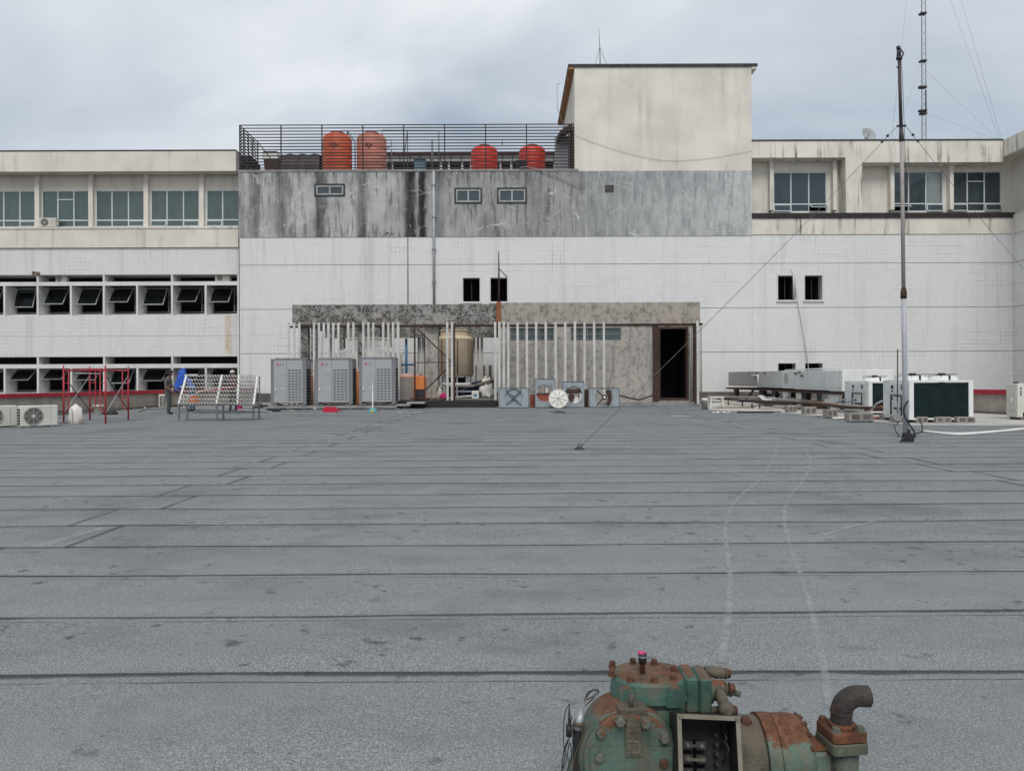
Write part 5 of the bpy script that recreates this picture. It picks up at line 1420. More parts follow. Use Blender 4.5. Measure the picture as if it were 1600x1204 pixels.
# ------------------------------------------------------------------ three big grey outdoor units
Yu = 32.6
def outdoor_unit(px0, px1, py0, py1, label):
    s0 = Yu / 1200.0
    W, H, Dp = (px1 - px0) * s0, (py1 - py0) * s0, 0.80
    loc = (FX((px0 + px1) / 2, Yu), Yu, FZ(py1, Yu, 520))
    t = thing('outdoor_unit', label, 'air conditioner', loc, 'large grey outdoor units in a row')
    bl = lambda b, n_, m_, p=t: b.build(n_, m_, p, local=True)
    bl(MB().box(-W / 2 + .02, W / 2 - .02, 0.012, Dp - .01, 0.10, H - 0.01), 'casing', 'unit_dark')
    fw = 0.055 * W
    pl = W * 0.45                         # left door
    x0, x1 = -W / 2, W / 2
    bl(MB().bbox(x0, x0 + 0.085 * W, -0.004, Dp * 0.1, 0.04, H, 0.008), 'corner_post', 'unit_dark')
    bl(MB().bbox(x1 - 0.10 * W, x1, -0.004, Dp * 0.1, 0.04, H, 0.008), 'corner_post', 'unit_dark')
    bl(MB().bbox(x0, x0 + 0.08 * W, Dp - 0.1, Dp, 0.04, H, 0.008), 'corner_post', 'unit_dark')
    bl(MB().bbox(x1 - 0.08 * W, x1, Dp - 0.1, Dp, 0.04, H, 0.008), 'corner_post', 'unit_dark')
    lp_ = bl(MB().bbox(x0 + 0.088 * W, x0 + pl - 0.006, -0.012, 0.03, 0.12, H - 0.015, 0.006), 'left_door', 'unit_grey')
    rp = frame(MB(), x0 + pl + 0.006, x1 - 0.103 * W, 0.12, H - 0.015, -0.010, 0.03, 0.04)
    rp.box(x0 + pl + 0.046, x1 - 0.103 * W - 0.04, -0.010, 0.03, H * 0.785, H - 0.055)
    rp = bl(rp, 'right_panel', 'unit_grey')
    gx0, gx1, gz0, gz1 = x0 + pl + 0.046, x1 - 0.103 * W - 0.04, 0.16, H * 0.785
    bl(MB().box(gx0, gx1, 0.028, 0.034, gz0, gz1), 'coil', 'coil_black', rp)
    bl(MB().box(gx0, gx0 + (gx1 - gx0) * 0.26, 0.018, 0.024, gz0, gz1), 'blank_strip', 'unit_grey', rp)
    b = MB()
    for i in range(13):
        z = gz0 + (gz1 - gz0) * i / 12; b.box(gx0, gx1, -0.006, 0.008, z - 0.011, z + 0.011)
    for i in range(5):
        x = gx0 + (gx1 - gx0) * (0, 0.26, 0.51, 0.755, 1.0)[i]; b.box(x - 0.009, x + 0.009, -0.004, 0.010, gz0, gz1)
    bl(b, 'grille', 'grille_grey', rp)
    # right side coil with its guard bars
    bl(MB().box(x1 - 0.012, x1 - 0.006, Dp * 0.12, Dp - 0.11, 0.14, H * 0.80), 'side_coil', 'coil_black')
    b = MB()
    for i in range(12):
        z = 0.14 + (H * 0.80 - 0.14) * i / 11; b.box(x1 - 0.004, x1 + 0.006, Dp * 0.12, Dp - 0.11, z - 0.01, z + 0.01)
    bl(b, 'side_guard', 'unit_grey')
    bl(MB().box(x1 - 0.014, x1 - 0.002, Dp * 0.12, Dp - 0.11, H * 0.80 + 0.01, H - 0.01), 'side_panel', 'unit_grey')
    bl(MB().box(x0 - .005, x1 + .005, -0.01, Dp + .005, H + 0.002, H + 0.03), 'top_cover', 'unit_dark')
    for fx in (x0 + W * 0.27, x1 - W * 0.27):
        bl(MB().lathe([(W * 0.21, 0), (W * 0.21, 0.05), (W * 0.19, 0.05), (W * 0.19, 0.0)], (fx, Dp / 2, H + 0.03), 'Z', 24, True, False), 'fan_shroud', 'unit_dark')
    for fx in (x0 + 0.12 * W, x1 - 0.12 * W):
        bl(MB().box(fx - 0.09 * W, fx + 0.09 * W, 0.0, Dp, 0.0, 0.038), 'foot', 'steel_grey')
    # logo, lettering and small marks
    lg = bl(MB().lathe([(0.052, 0), (0.052, 0.003)], (x0 + 0.20 * W, -0.0155, H * 0.893), 'Y', 20), 'logo', 'logo_red', lp_)
    bl(MB().box(x0 + 0.20 * W - 0.012, x0 + 0.20 * W - 0.004, -0.019, -0.0165, H * 0.893 - 0.02, H * 0.893 + 0.025).box(x0 + 0.20 * W - 0.003, x0 + 0.20 * W + 0.022, -0.019, -0.0165, H * 0.893 - 0.02, H * 0.893 - 0.012), 'logo_mark', 'print_white', lp_)
    o = text('LG', 0.13, (x0 + 0.265 * W, -0.0135, H * 0.893 - 0.04), 'print_grey', lp_)
    bl(MB().box(x0 + 0.27 * W, x0 + 0.41 * W, -0.016, -0.0125, H * 0.665, H * 0.672), 'groove', 'unit_dark', lp_)
    b = MB()
    for i in range(4):
        xx = x0 + (0.275 + 0.034 * i) * W
        frame(b, xx, xx + 0.026 * W, H * 0.365, H * 0.385, -0.0155, -0.0125, 0.006)
    bl(b, 'marking', 'print_white', lp_)
    bl(MB().box(x0 + 0.12 * W, x0 + 0.135 * W, -0.0155, -0.0125, H * 0.315, H * 0.39), 'sticker', 'print_white', lp_)
    bl(MB().box(x0 + 0.115 * W, x0 + 0.165 * W, -0.0155, -0.0125, H * 0.285, H * 0.297), 'handle_slot', 'coil_black', lp_)
    return t
outdoor_unit(423, 478.5, 561.5, 633, 'grey two-door outdoor unit with logo, leftmost of the three')
outdoor_unit(491.5, 551, 561.5, 632.5, 'grey two-door outdoor unit with logo, middle of the three')
outdoor_unit(560.5, 618, 560.5, 632, 'grey two-door outdoor unit with logo, rightmost of the three, behind the broom')
PL = thing('unit_plinth', 'concrete and steel plinth under the three grey outdoor units', 'plinth', (FX(522, Yu), Yu + .4, gz(FX(522, Yu)) + 0.005))
zpt = FZ(633.2, Yu, 520)
MB().box(FX(422, Yu), FX(620, Yu), Yu - 0.06, Yu + 0.06, zpt - 0.12, zpt - 0.004).build('beam', 'concrete', PL)
MB().box(FX(422, Yu), FX(620, Yu), Yu + 0.62, Yu + 0.74, zpt - 0.12, zpt - 0.004).build('beam', 'concrete', PL)
for i in range(9):
    x = FX(424 + 24.3 * i, Yu)
    MB().box(x - 0.02, x + 0.16, Yu - 0.04, Yu + 0.7, gz(x) + 0.005, zpt - 0.123).build('support_block', 'skirting', PL)
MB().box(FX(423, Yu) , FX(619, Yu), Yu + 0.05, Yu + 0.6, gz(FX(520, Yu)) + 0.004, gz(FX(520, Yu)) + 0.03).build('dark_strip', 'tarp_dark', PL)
MB().box(FX(618, Yu), FX(640, Yu), Yu + 0.02, Yu + 0.7, zpt - 0.03, zpt + 0.04).build('steel_step', 'galvanised', PL)
MB().box(FX(634, Yu), FX(662, Yu), Yu + 0.3, Yu + 1.2, zpt + 0.05, zpt + 0.12).build('steel_step', 'galvanised', PL)
for i in range(14):
    p = G(random.uniform(405, 628), random.uniform(639, 644))
    s_ = random.uniform(0.03, 0.10)
    b = MB().bbox(-s_, s_, -s_ * .7, s_ * .7, 0, s_ * random.uniform(0.4, 0.9), s_ * 0.2).xf(Matrix.Translation(p + Vector((0, 0, 0.006))) @ Matrix.Rotation(random.uniform(0, 3), 4, 'Z'))
    tag(b.build('rubble_chunk', random.choice(['concrete', 'skirting', 'pale_concrete'])), 'small chunk of rubble before the plinth of the grey units', 'rubble', 'rubble before the plinth')
# dustpan and broom
g = G(516, 644)
RD = thing('red_dustpan', 'red plastic dustpan lying before the middle grey unit', 'dustpan', g)
b = MB().prism([(-0.27, 0), (0.22, 0.0), (0.28, 0.08), (0.18, 0.20), (-0.22, 0.21), (-0.28, 0.1)], -0.10, 0.10).xf(Matrix.Translation(g + Vector((0, 0.05, 0.005))))
b.build('pan', 'red_plastic', RD)
MB().tube([g + Vector((0.25, 0.05, 0.1)), g + Vector((0.42, 0.1, 0.05))], 0.025, 8).build('handle', 'red_plastic', RD)
g = G(582.5, 643.5)
BR = thing('push_broom', 'broom with white stick and teal head leaning on the right grey unit', 'broom', g)
MB().tube([g + Vector((0, 0, 0.1)), Vector((FX(582, Yu - 0.05), Yu - 0.06, FZ(596, Yu, 582)))], 0.022, 8).build('stick', 'pvc_white', BR)
MB().rings([[(g.x + a * w, g.y + c2 * 0.06, g.z + z) for a, c2 in ((-1, -1), (1, -1), (1, 1), (-1, 1))] for z, w in ((0.01, 0.17), (0.08, 0.15), (0.16, 0.08))]).build('head', 'teal_plastic', BR)
MB().box(g.x - 0.06, g.x + 0.05, g.y - 0.075, g.y - 0.061, g.z + 0.01, g.z + 0.10).build('bristles', 'yellow_plastic', BR)

# ------------------------------------------------------------------ fan panels leaning on the shed
Yv = 32.9
def fan_panel(px0, px1, py0, py1, cxp, cyp, rp, kind, label, tilt=9):
    s0 = Yv / 1200.0
    W, H = (px1 - px0) * s0, (py1 - py0) * s0
    loc = Vector((FX((px0 + px1) / 2, Yv), Yv, 0)); loc.z = gz(loc.x) + 0.014
    t = thing('fan_panel', label, 'fan panel', loc, 'dismantled fan panels leaning by the shed')
    t.rotation_euler = (radians(-tilt), 0, 0)
    fx, fz, r = (cxp - (px0 + px1) / 2) * s0, (py1 - cyp) * s0, rp * s0
    n = 40
    def ringpts(sq):
        o = []
        for j in range(n):
            a = 2 * pi * j / n; ca, sa = cos(a), sin(a)
            if sq:
                tx = ((W / 2 - fx) if ca > 0 else (W / 2 + fx)) / max(abs(ca), 1e-6)
                tz2 = ((H - fz) if sa > 0 else fz) / max(abs(sa), 1e-6)
                k_ = min(tx, tz2); o.append((fx + ca * k_, fz + sa * k_))
            else:
                o.append((fx + ca * r, fz + sa * r))
        return o
    A_, B_ = ringpts(True), ringpts(False)
    for cc in ((-W / 2, 0), (W / 2, 0), (W / 2, H), (-W / 2, H)):          # keep the corners square
        j = min(range(n), key=lambda q_: (A_[q_][0] - cc[0]) ** 2 + (A_[q_][1] - cc[1]) ** 2); A_[j] = cc
    b = MB()
    for ring, y in ((A_, 0.0), (B_, 0.0), (B_, 0.10), (A_, 0.10)):
        b.v += [(x, y, z) for x, z in ring]
    for i in range(4):
        for j in range(n):
            b.f.append((i * n + j, ((i + 1) % 4) * n + j, ((i + 1) % 4) * n + (j + 1) % n, i * n + (j + 1) % n)); b.sm.append(False)
    b.build('plate', 'panel_blue', t, local=True)
    frame(MB(), -W / 2 - .012, W / 2 + .012, -0.0, H + .012, -0.015, 0.10, 0.022).build('rim', 'panel_rim', t, local=True)
    MB().lathe([(r * 1.03, -0.012), (r, -0.012), (r, 0.0), (r * 1.03, 0.0)], (fx, 0, fz), 'Y', 32, True, False).build('orifice_ring', 'galvanised', t, local=True)
    for sx_, sz_ in ((-1, -1), (1, -1), (-1, 1), (1, 1)):
        MB().lathe([(0.025, -0.02), (0.025, 0)], (fx + sx_ * r * 0.80, 0, fz + sz_ * r * 0.84), 'Y', 8).build('bolt', 'panel_rim', t, local=True)
    if kind == 'cross':
        b = MB().bar((fx - r * .85, -0.01, fz - r * .85), (fx + r * .85, -0.01, fz + r * .8), 0.035).bar((fx - r * .85, -0.014, fz + r * .8), (fx + r * .85, -0.014, fz - r * .85), 0.035)
        b.lathe([(0.10, -0.03), (0.10, 0.02)], (fx, 0, fz), 'Y', 12)
        b.build('motor_spider', 'panel_rim', t, local=True)
        MB().lathe([(r * 0.99, 0.06), (r * 0.99, 0.07)], (fx, 0, fz), 'Y', 32).build('blanking_disc', 'panel_blue', t, local=True)
    elif kind == 'half':
        MB().bar((fx, 0.05, fz), (fx, 0.05, fz + r), 0.03).bar((fx - r, 0.05, fz), (fx + r, 0.05, fz), 0.03).build('motor_spider', 'panel_rim', t, local=True)
        MB().box(fx - r * 1.1, fx + r * 1.15, 0.11, 0.14, fz - r * 1.1, fz - 0.01).build('backing_board', 'brick_red', t, local=True)
        MB().box(fx + r * 0.02, fx + r * 0.35, 0.112, 0.138, fz + 0.02, fz + r * 0.9).build('white_strip', 'slat_white', t, local=True)
    elif kind == 'motor':
        b = MB().bar((fx - r * 0.25, 0.0, fz - r * .8), (fx - r * 0.25, 0.0, fz + r * .2), 0.10).bar((fx - r * .9, 0.0, fz + r * .22), (fx + r * .6, 0.0, fz + r * .22), 0.06).bar((fx + r * .6, 0, fz + r * .2), (fx + r * .65, 0, fz - r * .4), 0.04)
        b.lathe([(0.13, -0.03), (0.13, 0.10)], (fx - r * 0.25, 0, fz - r * 0.25), 'Y', 12)
        b.build('motor_spider', 'rusty', t, local=True)
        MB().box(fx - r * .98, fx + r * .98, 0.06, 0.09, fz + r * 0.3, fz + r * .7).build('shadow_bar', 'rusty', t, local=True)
        MB().lathe([(r * 0.99, 0.11), (r * 0.99, 0.12)], (fx, 0, fz), 'Y', 32).build('blanking_disc', 'plastic_white', t, local=True)
    else:
        b = MB().bar((fx, -0.01, fz), (fx - r * .8, -0.01, fz + r * .75), 0.045).bar((fx, -0.01, fz), (fx - r * .85, -0.01, fz - r * .85), 0.045).bar((fx, -0.01, fz), (fx + r * .8, -0.01, fz + r * .7), 0.045)
        b.lathe([(0.11, -0.05), (0.11, 0.05)], (fx, 0, fz), 'Y', 12)
        b.tube([(fx + r * .62 * cos(a * .1) , 0.0, fz + r * .9 * sin(a * .1)) for a in range(-11, 12)], 0.09, 6)
        b.build('motor_spider', 'rusty', t, local=True)
        MB().lathe([(0.055, -0.07), (0.055, -0.05)], (fx, 0, fz), 'Y', 12).build('hub', 'plastic_white', t, local=True)
    return t
fan_panel(779.5, 826, 608.5, 639.5, 802.5, 623.5, 14, 'cross', 'low blue-grey fan panel with crossed struts, leftmost of the fan panels')
fan_panel(836, 868, 594.5, 639.5, 851.5, 616.5, 13.5, 'half', 'tallest blue-grey fan panel with a red board behind its hole')
fan_panel(879.5, 913, 599, 639.5, 896.5, 619.5, 13.5, 'motor', 'blue-grey fan panel with rusty motor bracket behind the round white lid')
fan_panel(920.5, 968, 609.5, 639.5, 944.5, 624, 14, 'arc', 'low blue-grey fan panel with rusty curved strut, rightmost of the fan panels')
Yv2 = 32.2
g = Vector((FX(872.5, Yv2), Yv2, 0)); g.z = gz(g.x) + 0.014
RLD = thing('round_lid', 'round dirty white lid leaning between two tall fan panels', 'lid', g); RLD.rotation_euler = (radians(-14), 0, 0)
rr = 15.2 * Yv2 / 1200
MB().lathe([(rr * 0.98, 0.08), (rr, 0.06), (rr, 0.0), (rr * 0.95, -0.015), (rr * 0.9, 0.0), (rr * 0.5, -0.02), (0.02, -0.04)], (0, 0, rr), 'Y', 40).build('disc', 'plastic_white', RLD, local=True, auto=30)
for i in range(8):
    a = 2 * pi * i / 8 + 0.2
    MB().bar((0.05 * sin(a), -0.035, rr + 0.05 * cos(a)), (rr * .85 * sin(a), -0.012, rr + rr * .85 * cos(a)), 0.016).build('rib', 'steel_grey', RLD, local=True)
MB().lathe([(0.04, -0.055), (0.04, -0.03)], (0, 0, rr), 'Y', 10).build('hub', 'steel_grey', RLD, local=True)
for px0, px1, py0, m_, lab in ((828, 836, 616, 'brick_red', 'narrow red-brown board standing beside the tallest fan panel'), (913.5, 919, 608, 'rusty', 'rusty narrow plate standing beside the rightmost fan panel')):
    b = MB().bbox(FX(px0, 33.3), FX(px1, 33.3), 33.3, 33.36, gz(3) + 0.012, FZ(py0, 33.3, 850), 0.01)
    tag(b.build('standing_plate', m_), lab, 'plate')
pipe_run('rusty_rod', [P(966, 617, 34.0), P(985, 622, 34.0), P(1000, 624.5, 34.0), P(1022, 617, 34.3)], 0.035, 'rusty', 'bent rusty rod running from the fan panel to the doorway')
for i, (px, py) in enumerate(((862, 644), (870, 643), (878, 645), (868, 646), (874, 644.5))):
    p = G(px, py, 0.006); s_ = 0.05 + 0.02 * (i % 3)
    b = MB().bbox(-s_ * 1.6, s_ * 1.6, -s_, s_, 0, s_ * .7, s_ * .2).xf(Matrix.Translation(p) @ Matrix.Rotation(i * 1.1, 4, 'Z'))
    tag(b.build('rubble_chunk', 'skirting'), 'small chunk of rubble on the felt before the round lid', 'rubble', 'rubble before the round lid')

# ================================================================== left side of the deck
def scaffold():
    fl, fr, bl_, br = G(99.5, 661), G(165, 662), G(140.5, 656), G(200.5, 656)
    H = 1.62
    t = thing('scaffold_tower', 'red tubular scaffold frames joined by cross braces on the felt', 'scaffold', (fl + fr + bl_ + br) / 4)
    up = Vector((0, 0, 1))
    for a, c_ in ((fl, fr), (bl_, br)):
        d = (c_ - a).normalized()
        for p in (a, c_):
            MB().tube([p, p + up * (H + 0.06)], 0.027, 8).build('post', 'scaffold_red', t)
            MB().tube([p + up * (H + .04), p + up * (H + 0.14)], 0.02, 8).build('joint_pin', 'scaffold_red', t)
        MB().tube([a + up * H, c_ + up * H], 0.024, 8).build('top_bar', 'scaffold_red', t)
        for p, s_ in ((a, 1), (c_, -1)):
            q_ = p + d * 0.20 * s_
            MB().tube([q_ + up * H, q_ + up * 0.48, p + d * 0.10 * s_ + up * 0.36, p + up * 0.33], 0.018, 7).build('inner_tube', 'scaffold_red', t)
            for z in (0.72, 1.22):
                MB().tube([p + up * z, q_ + up * z], 0.015, 6).build('rung', 'scaffold_red', t)
    for a, c_ in ((fl, bl_), (fr, br)):
        MB().tube([c_ + up * 1.45, a + up * 0.30], 0.014, 6).build('cross_brace', 'galvanised', t)
        MB().tube([a + up * 1.45, c_ + up * 0.30], 0.014, 6).build('cross_brace', 'dark_iron', t)
        MB().tube([a + up * (H - 0.02), c_ + up * (H - 0.02)], 0.02, 6).build('tie_bar', 'scaffold_red', t)
    MB().tube([fl.lerp(fr, .3) + up * (H - .1), bl_.lerp(br, .3) + up * (H - .1)], 0.015, 6).build('tie_bar', 'pvc_white', t)
    MB().box(fl.x - 0.16, fl.x + 0.10, fl.y - 0.08, fl.y + 0.08, fl.z + 0.004, fl.z + 0.03).build('foot_board', 'skirting', t)
scaffold()
g = G(118.5, 662.5)
sk = lump('cement_sack', 'tied off-white cement sack standing under the red scaffold', g + Vector((0, 0, 0.006)), (0.20, 0.17, 0.36), 'sack_white', 'sack', 2.7, 22, 18, 0.22)
sk.data.update()
MB().tube([g + Vector((0.03, -0.205, 0.03)), g + Vector((0.02, -0.21, 0.25)), g + Vector((-0.03, -0.17, 0.5))], 0.008, 5).build('seam', 'timber', sk)
g = G(51, 667.5)
small_condenser('ground_condenser', 'white condenser with round fan guard on the felt near the left edge', -0.46, 0.46, -0.17, 0.17, 0, 0.60, 'condensers on the felt', 'unit_beige', radians(46), g + Vector((0.05, 0.15, 0.008)))
g = G(-14, 668.5)
small_condenser('ground_condenser', 'white condenser cut off by the left edge of the view', -0.46, 0.46, -0.17, 0.17, 0, 0.60, 'condensers on the felt', 'unit_beige', radians(58), g + Vector((0.05, 0.15, 0.008)))
g = G(247, 637)
small_condenser('ground_condenser', 'condenser turned sideways by the parapet behind the standing worker', -0.42, 0.42, -0.17, 0.17, 0, 0.62, 'condensers on the felt', 'unit_beige', radians(118), g + Vector((0.1, 0.2, 0.008)))
g = G(287, 637.5)
small_condenser('ground_condenser', 'condenser half hidden behind the left end of the wavy white rack', -0.42, 0.42, -0.17, 0.17, 0, 0.62, 'condensers on the felt', 'unit_beige', radians(110), g + Vector((0.1, 0.2, 0.008)))
g = G(154, 648)
BK = thing('cement_bucket', 'grey cement-caked bucket behind the scaffold', 'bucket', g)
MB().lathe([(0.14, 0.006), (0.17, 0.30), (0.18, 0.31), (0.16, 0.30), (0.13, 0.05)], g, 'Z', 18, True, False).build('pail', 'concrete', BK)
MB().lathe([(0.19, 0.30), (0.19, 0.36), (0.15, 0.38)], g, 'Z', 16).build('rim', 'pale_concrete', BK)
lump('black_bag', 'small black plastic bag on the felt behind the scaffold', G(173, 647.5, 0.006), (0.26, 0.16, 0.10), 'tarp_dark', 'bag', 7.2, 16, 10, 0.4)
hang('waste_pipe', [G(215, 644, 0.04), G(228, 640, 0.04), G(260, 639.5, 0.04), G(340, 641, 0.04), G(420, 644, 0.04)], 0.035, 'cable_pale', 'long pale pipe lying on the felt along the parapet', 7, 4, 'pipe')
hang('waste_pipe', [G(70, 650, 0.04), G(140, 645, 0.04), G(228, 637, 0.04)], 0.03, 'skirting', 'dark pipe lying at the foot of the left parapet', 7, 4, 'pipe')
hang('white_elbow', [G(226, 638, 0.03), G(227, 637, 0.2), G(231, 636, 0.24)], 0.035, 'pvc_white', 'short white pipe elbow by the parapet left of the worker', 7, 4, 'pipe')

# ------------------------------------------------------------------ rack of wavy strips on a steel bench
Yr = 24.0
pr = lambda px, py, Y=Yr: P(px, py, Y)
f0, f1, k0, k1, f2, k2 = G(279.5, 658), G(338.5, 658), G(292.5, 655.5), G(349, 655.5), G(396, 656.5), G(405, 655)
zbt = P(330, 632, f1.y).z
BN = thing('steel_bench', 'long grey steel bench under the rack of wavy white strips', 'bench', (f0 + k2) / 2)
for p in (f0, f1, k0, k1, f2, k2):
    MB().bar(p + Vector((0, 0, 0.004)), Vector((p.x, p.y, zbt - 0.03)), 0.05).build('leg', 'steel_grey', BN)
for a, c_ in ((f0, f2), (k0, k2)):
    MB().bar((a.x - 0.05, a.y, zbt - 0.015), (c_.x + 0.1, c_.y, zbt - 0.015), 0.05).build('top_rail', 'steel_grey', BN)
    MB().bar((a.x, a.y, zbt * 0.45), (c_.x, c_.y, zbt * 0.45), 0.035).build('stretcher', 'steel_grey', BN)
for a, c_ in ((f0, k0), (f1, k1), (f2, k2)):
    MB().bar((a.x, a.y, zbt - 0.02), (c_.x, c_.y, zbt - 0.02), 0.045).build('end_rail', 'steel_grey', BN)
RK = thing('wavy_rack', 'white openwork rack of wavy plastic strips leaning on the steel bench', 'rack', (f1.x, f1.y, zbt))
rows = [(588.3, 294, 404), (594.6, 292, 402.5), (600.2, 290, 401), (606, 288, 400), (612, 285.5, 398.5), (618.3, 283, 397.5), (624.8, 281, 396.5), (630.6, 279, 395.5)]
YR0, YR1 = f1.y + 0.02, f1.y + 0.42
for i, (py, a, c_) in enumerate(rows):
    Y = YR1 - (YR1 - YR0) * i / 7.0
    p, q_ = pr(a, py, Y), pr(c_, py, Y)
    n = 50
    b = MB()
    for j in range(n + 1):
        t = j / n; x = p.x + (q_.x - p.x) * t; z = p.z + (q_.z - p.z) * t
        w = 0.048 if j % 2 else -0.022
        b.v += [(x, Y - 0.03, z + w), (x, Y + 0.04, z + w + 0.008), (x, Y + 0.04, z + w + 0.022), (x, Y - 0.03, z + w + 0.014)]
    for j in range(n):
        for k_ in range(4):
            a_0 = 4 * j + k_; b_0 = 4 * j + (k_ + 1) % 4
            b.f.append((a_0, b_0, b_0 + 4, a_0 + 4)); b.sm.append(False)
    b.build('wavy_strip', 'strip_grey', RK)
    # denser right bay: a second strip behind
    p2 = pr(374, py + 2.6, Y + 0.25); q2 = pr(c_ + 1, py + 2.6, Y + 0.25)
    b = MB(); n = 16
    for j in range(n + 1):
        t = j / n; x = p2.x + (q2.x - p2.x) * t
        w = 0.034 if j % 2 else -0.02
        b.v += [(x, Y + .22, p2.z + w), (x, Y + 0.30, p2.z + w), (x, Y + 0.30, p2.z + w + 0.014), (x, Y + .22, p2.z + w + 0.014)]
    for j in range(n):
        for k_ in range(4):
            a_0 = 4 * j + k_; b_0 = 4 * j + (k_ + 1) % 4
            b.f.append((a_0, b_0, b_0 + 4, a_0 + 4)); b.sm.append(False)
    b.build('wavy_strip', 'strip_grey', RK)
for (a, c_) in ((291.5, 279.5), (347, 338), (373.5, 371), (402.5, 396.5)):
    MB().bar(pr(a, 586, YR1 + 0.02), pr(c_, 631.5, YR0 + 0.02), 0.055).build('upright', 'pvc_white', RK)
MB().bar(pr(288, 585.5, YR1), pr(308, 585.2, YR1), 0.03).build('top_bar', 'pvc_white', RK)
MB().bar(pr(281, 604, YR1 - .1), pr(303, 603.5, YR1 - .1), 0.03).build('top_bar', 'pvc_white', RK)
MB().bar(pr(405.5, 588, YR1 + .1), pr(405.5, 632, YR1 + .1), 0.03).build('upright', 'steel_grey', RK)
hang('orange_hose', [pr(287, 626, 23.2), pr(297, 619, 23.2), pr(315, 611, 23.2), pr(340, 606, 23.2), pr(362, 605, 23.2)], 0.014, 'cloth_white', 'cream hose arching across the front of the wavy rack', 6, 6, 'hose')
lump('orange_bundle', 'bright orange bundle on the bench, showing through the wavy rack', Vector((FX(303, f1.y + .62), f1.y + .62, zbt + 0.012)), (0.16, 0.12, 0.17), 'orange_plastic', 'bundle', 3.4, 16, 12, 0.35)
g = G(373.5, 638.5)
PBK = thing('pink_bucket', 'pink plastic bucket at the right worker behind the rack', 'bucket', g)
MB().lathe([(0.13, 0.005), (0.17, 0.36), (0.185, 0.37), (0.16, 0.36), (0.12, 0.05)], g, 'Z', 18, True, False).build('pail', 'pink_plastic', PBK)
MB().tube([g + Vector((-0.17, 0, .36)), g + Vector((0, -0.05, .46)), g + Vector((0.17, 0, .36))], 0.008, 5).build('handle', 'steel_grey', PBK)
for i, (px, py) in enumerate(((404, 637), (412, 635), (424, 641), (432, 643))):
    p = G(px, py, 0.006); s_ = 0.10
    b = MB().bbox(-s_ * 2, s_ * 2, -s_, s_, 0, s_ * .8, s_ * .2).xf(Matrix.Translation(p) @ Matrix.Rotation(i * .6 - .4, 4, 'Z'))
    tag(b.build('dark_offcut', 'tarp_dark'), 'dark offcut of felt on the deck left of the grey units', 'offcut', 'felt offcuts left of the grey units')

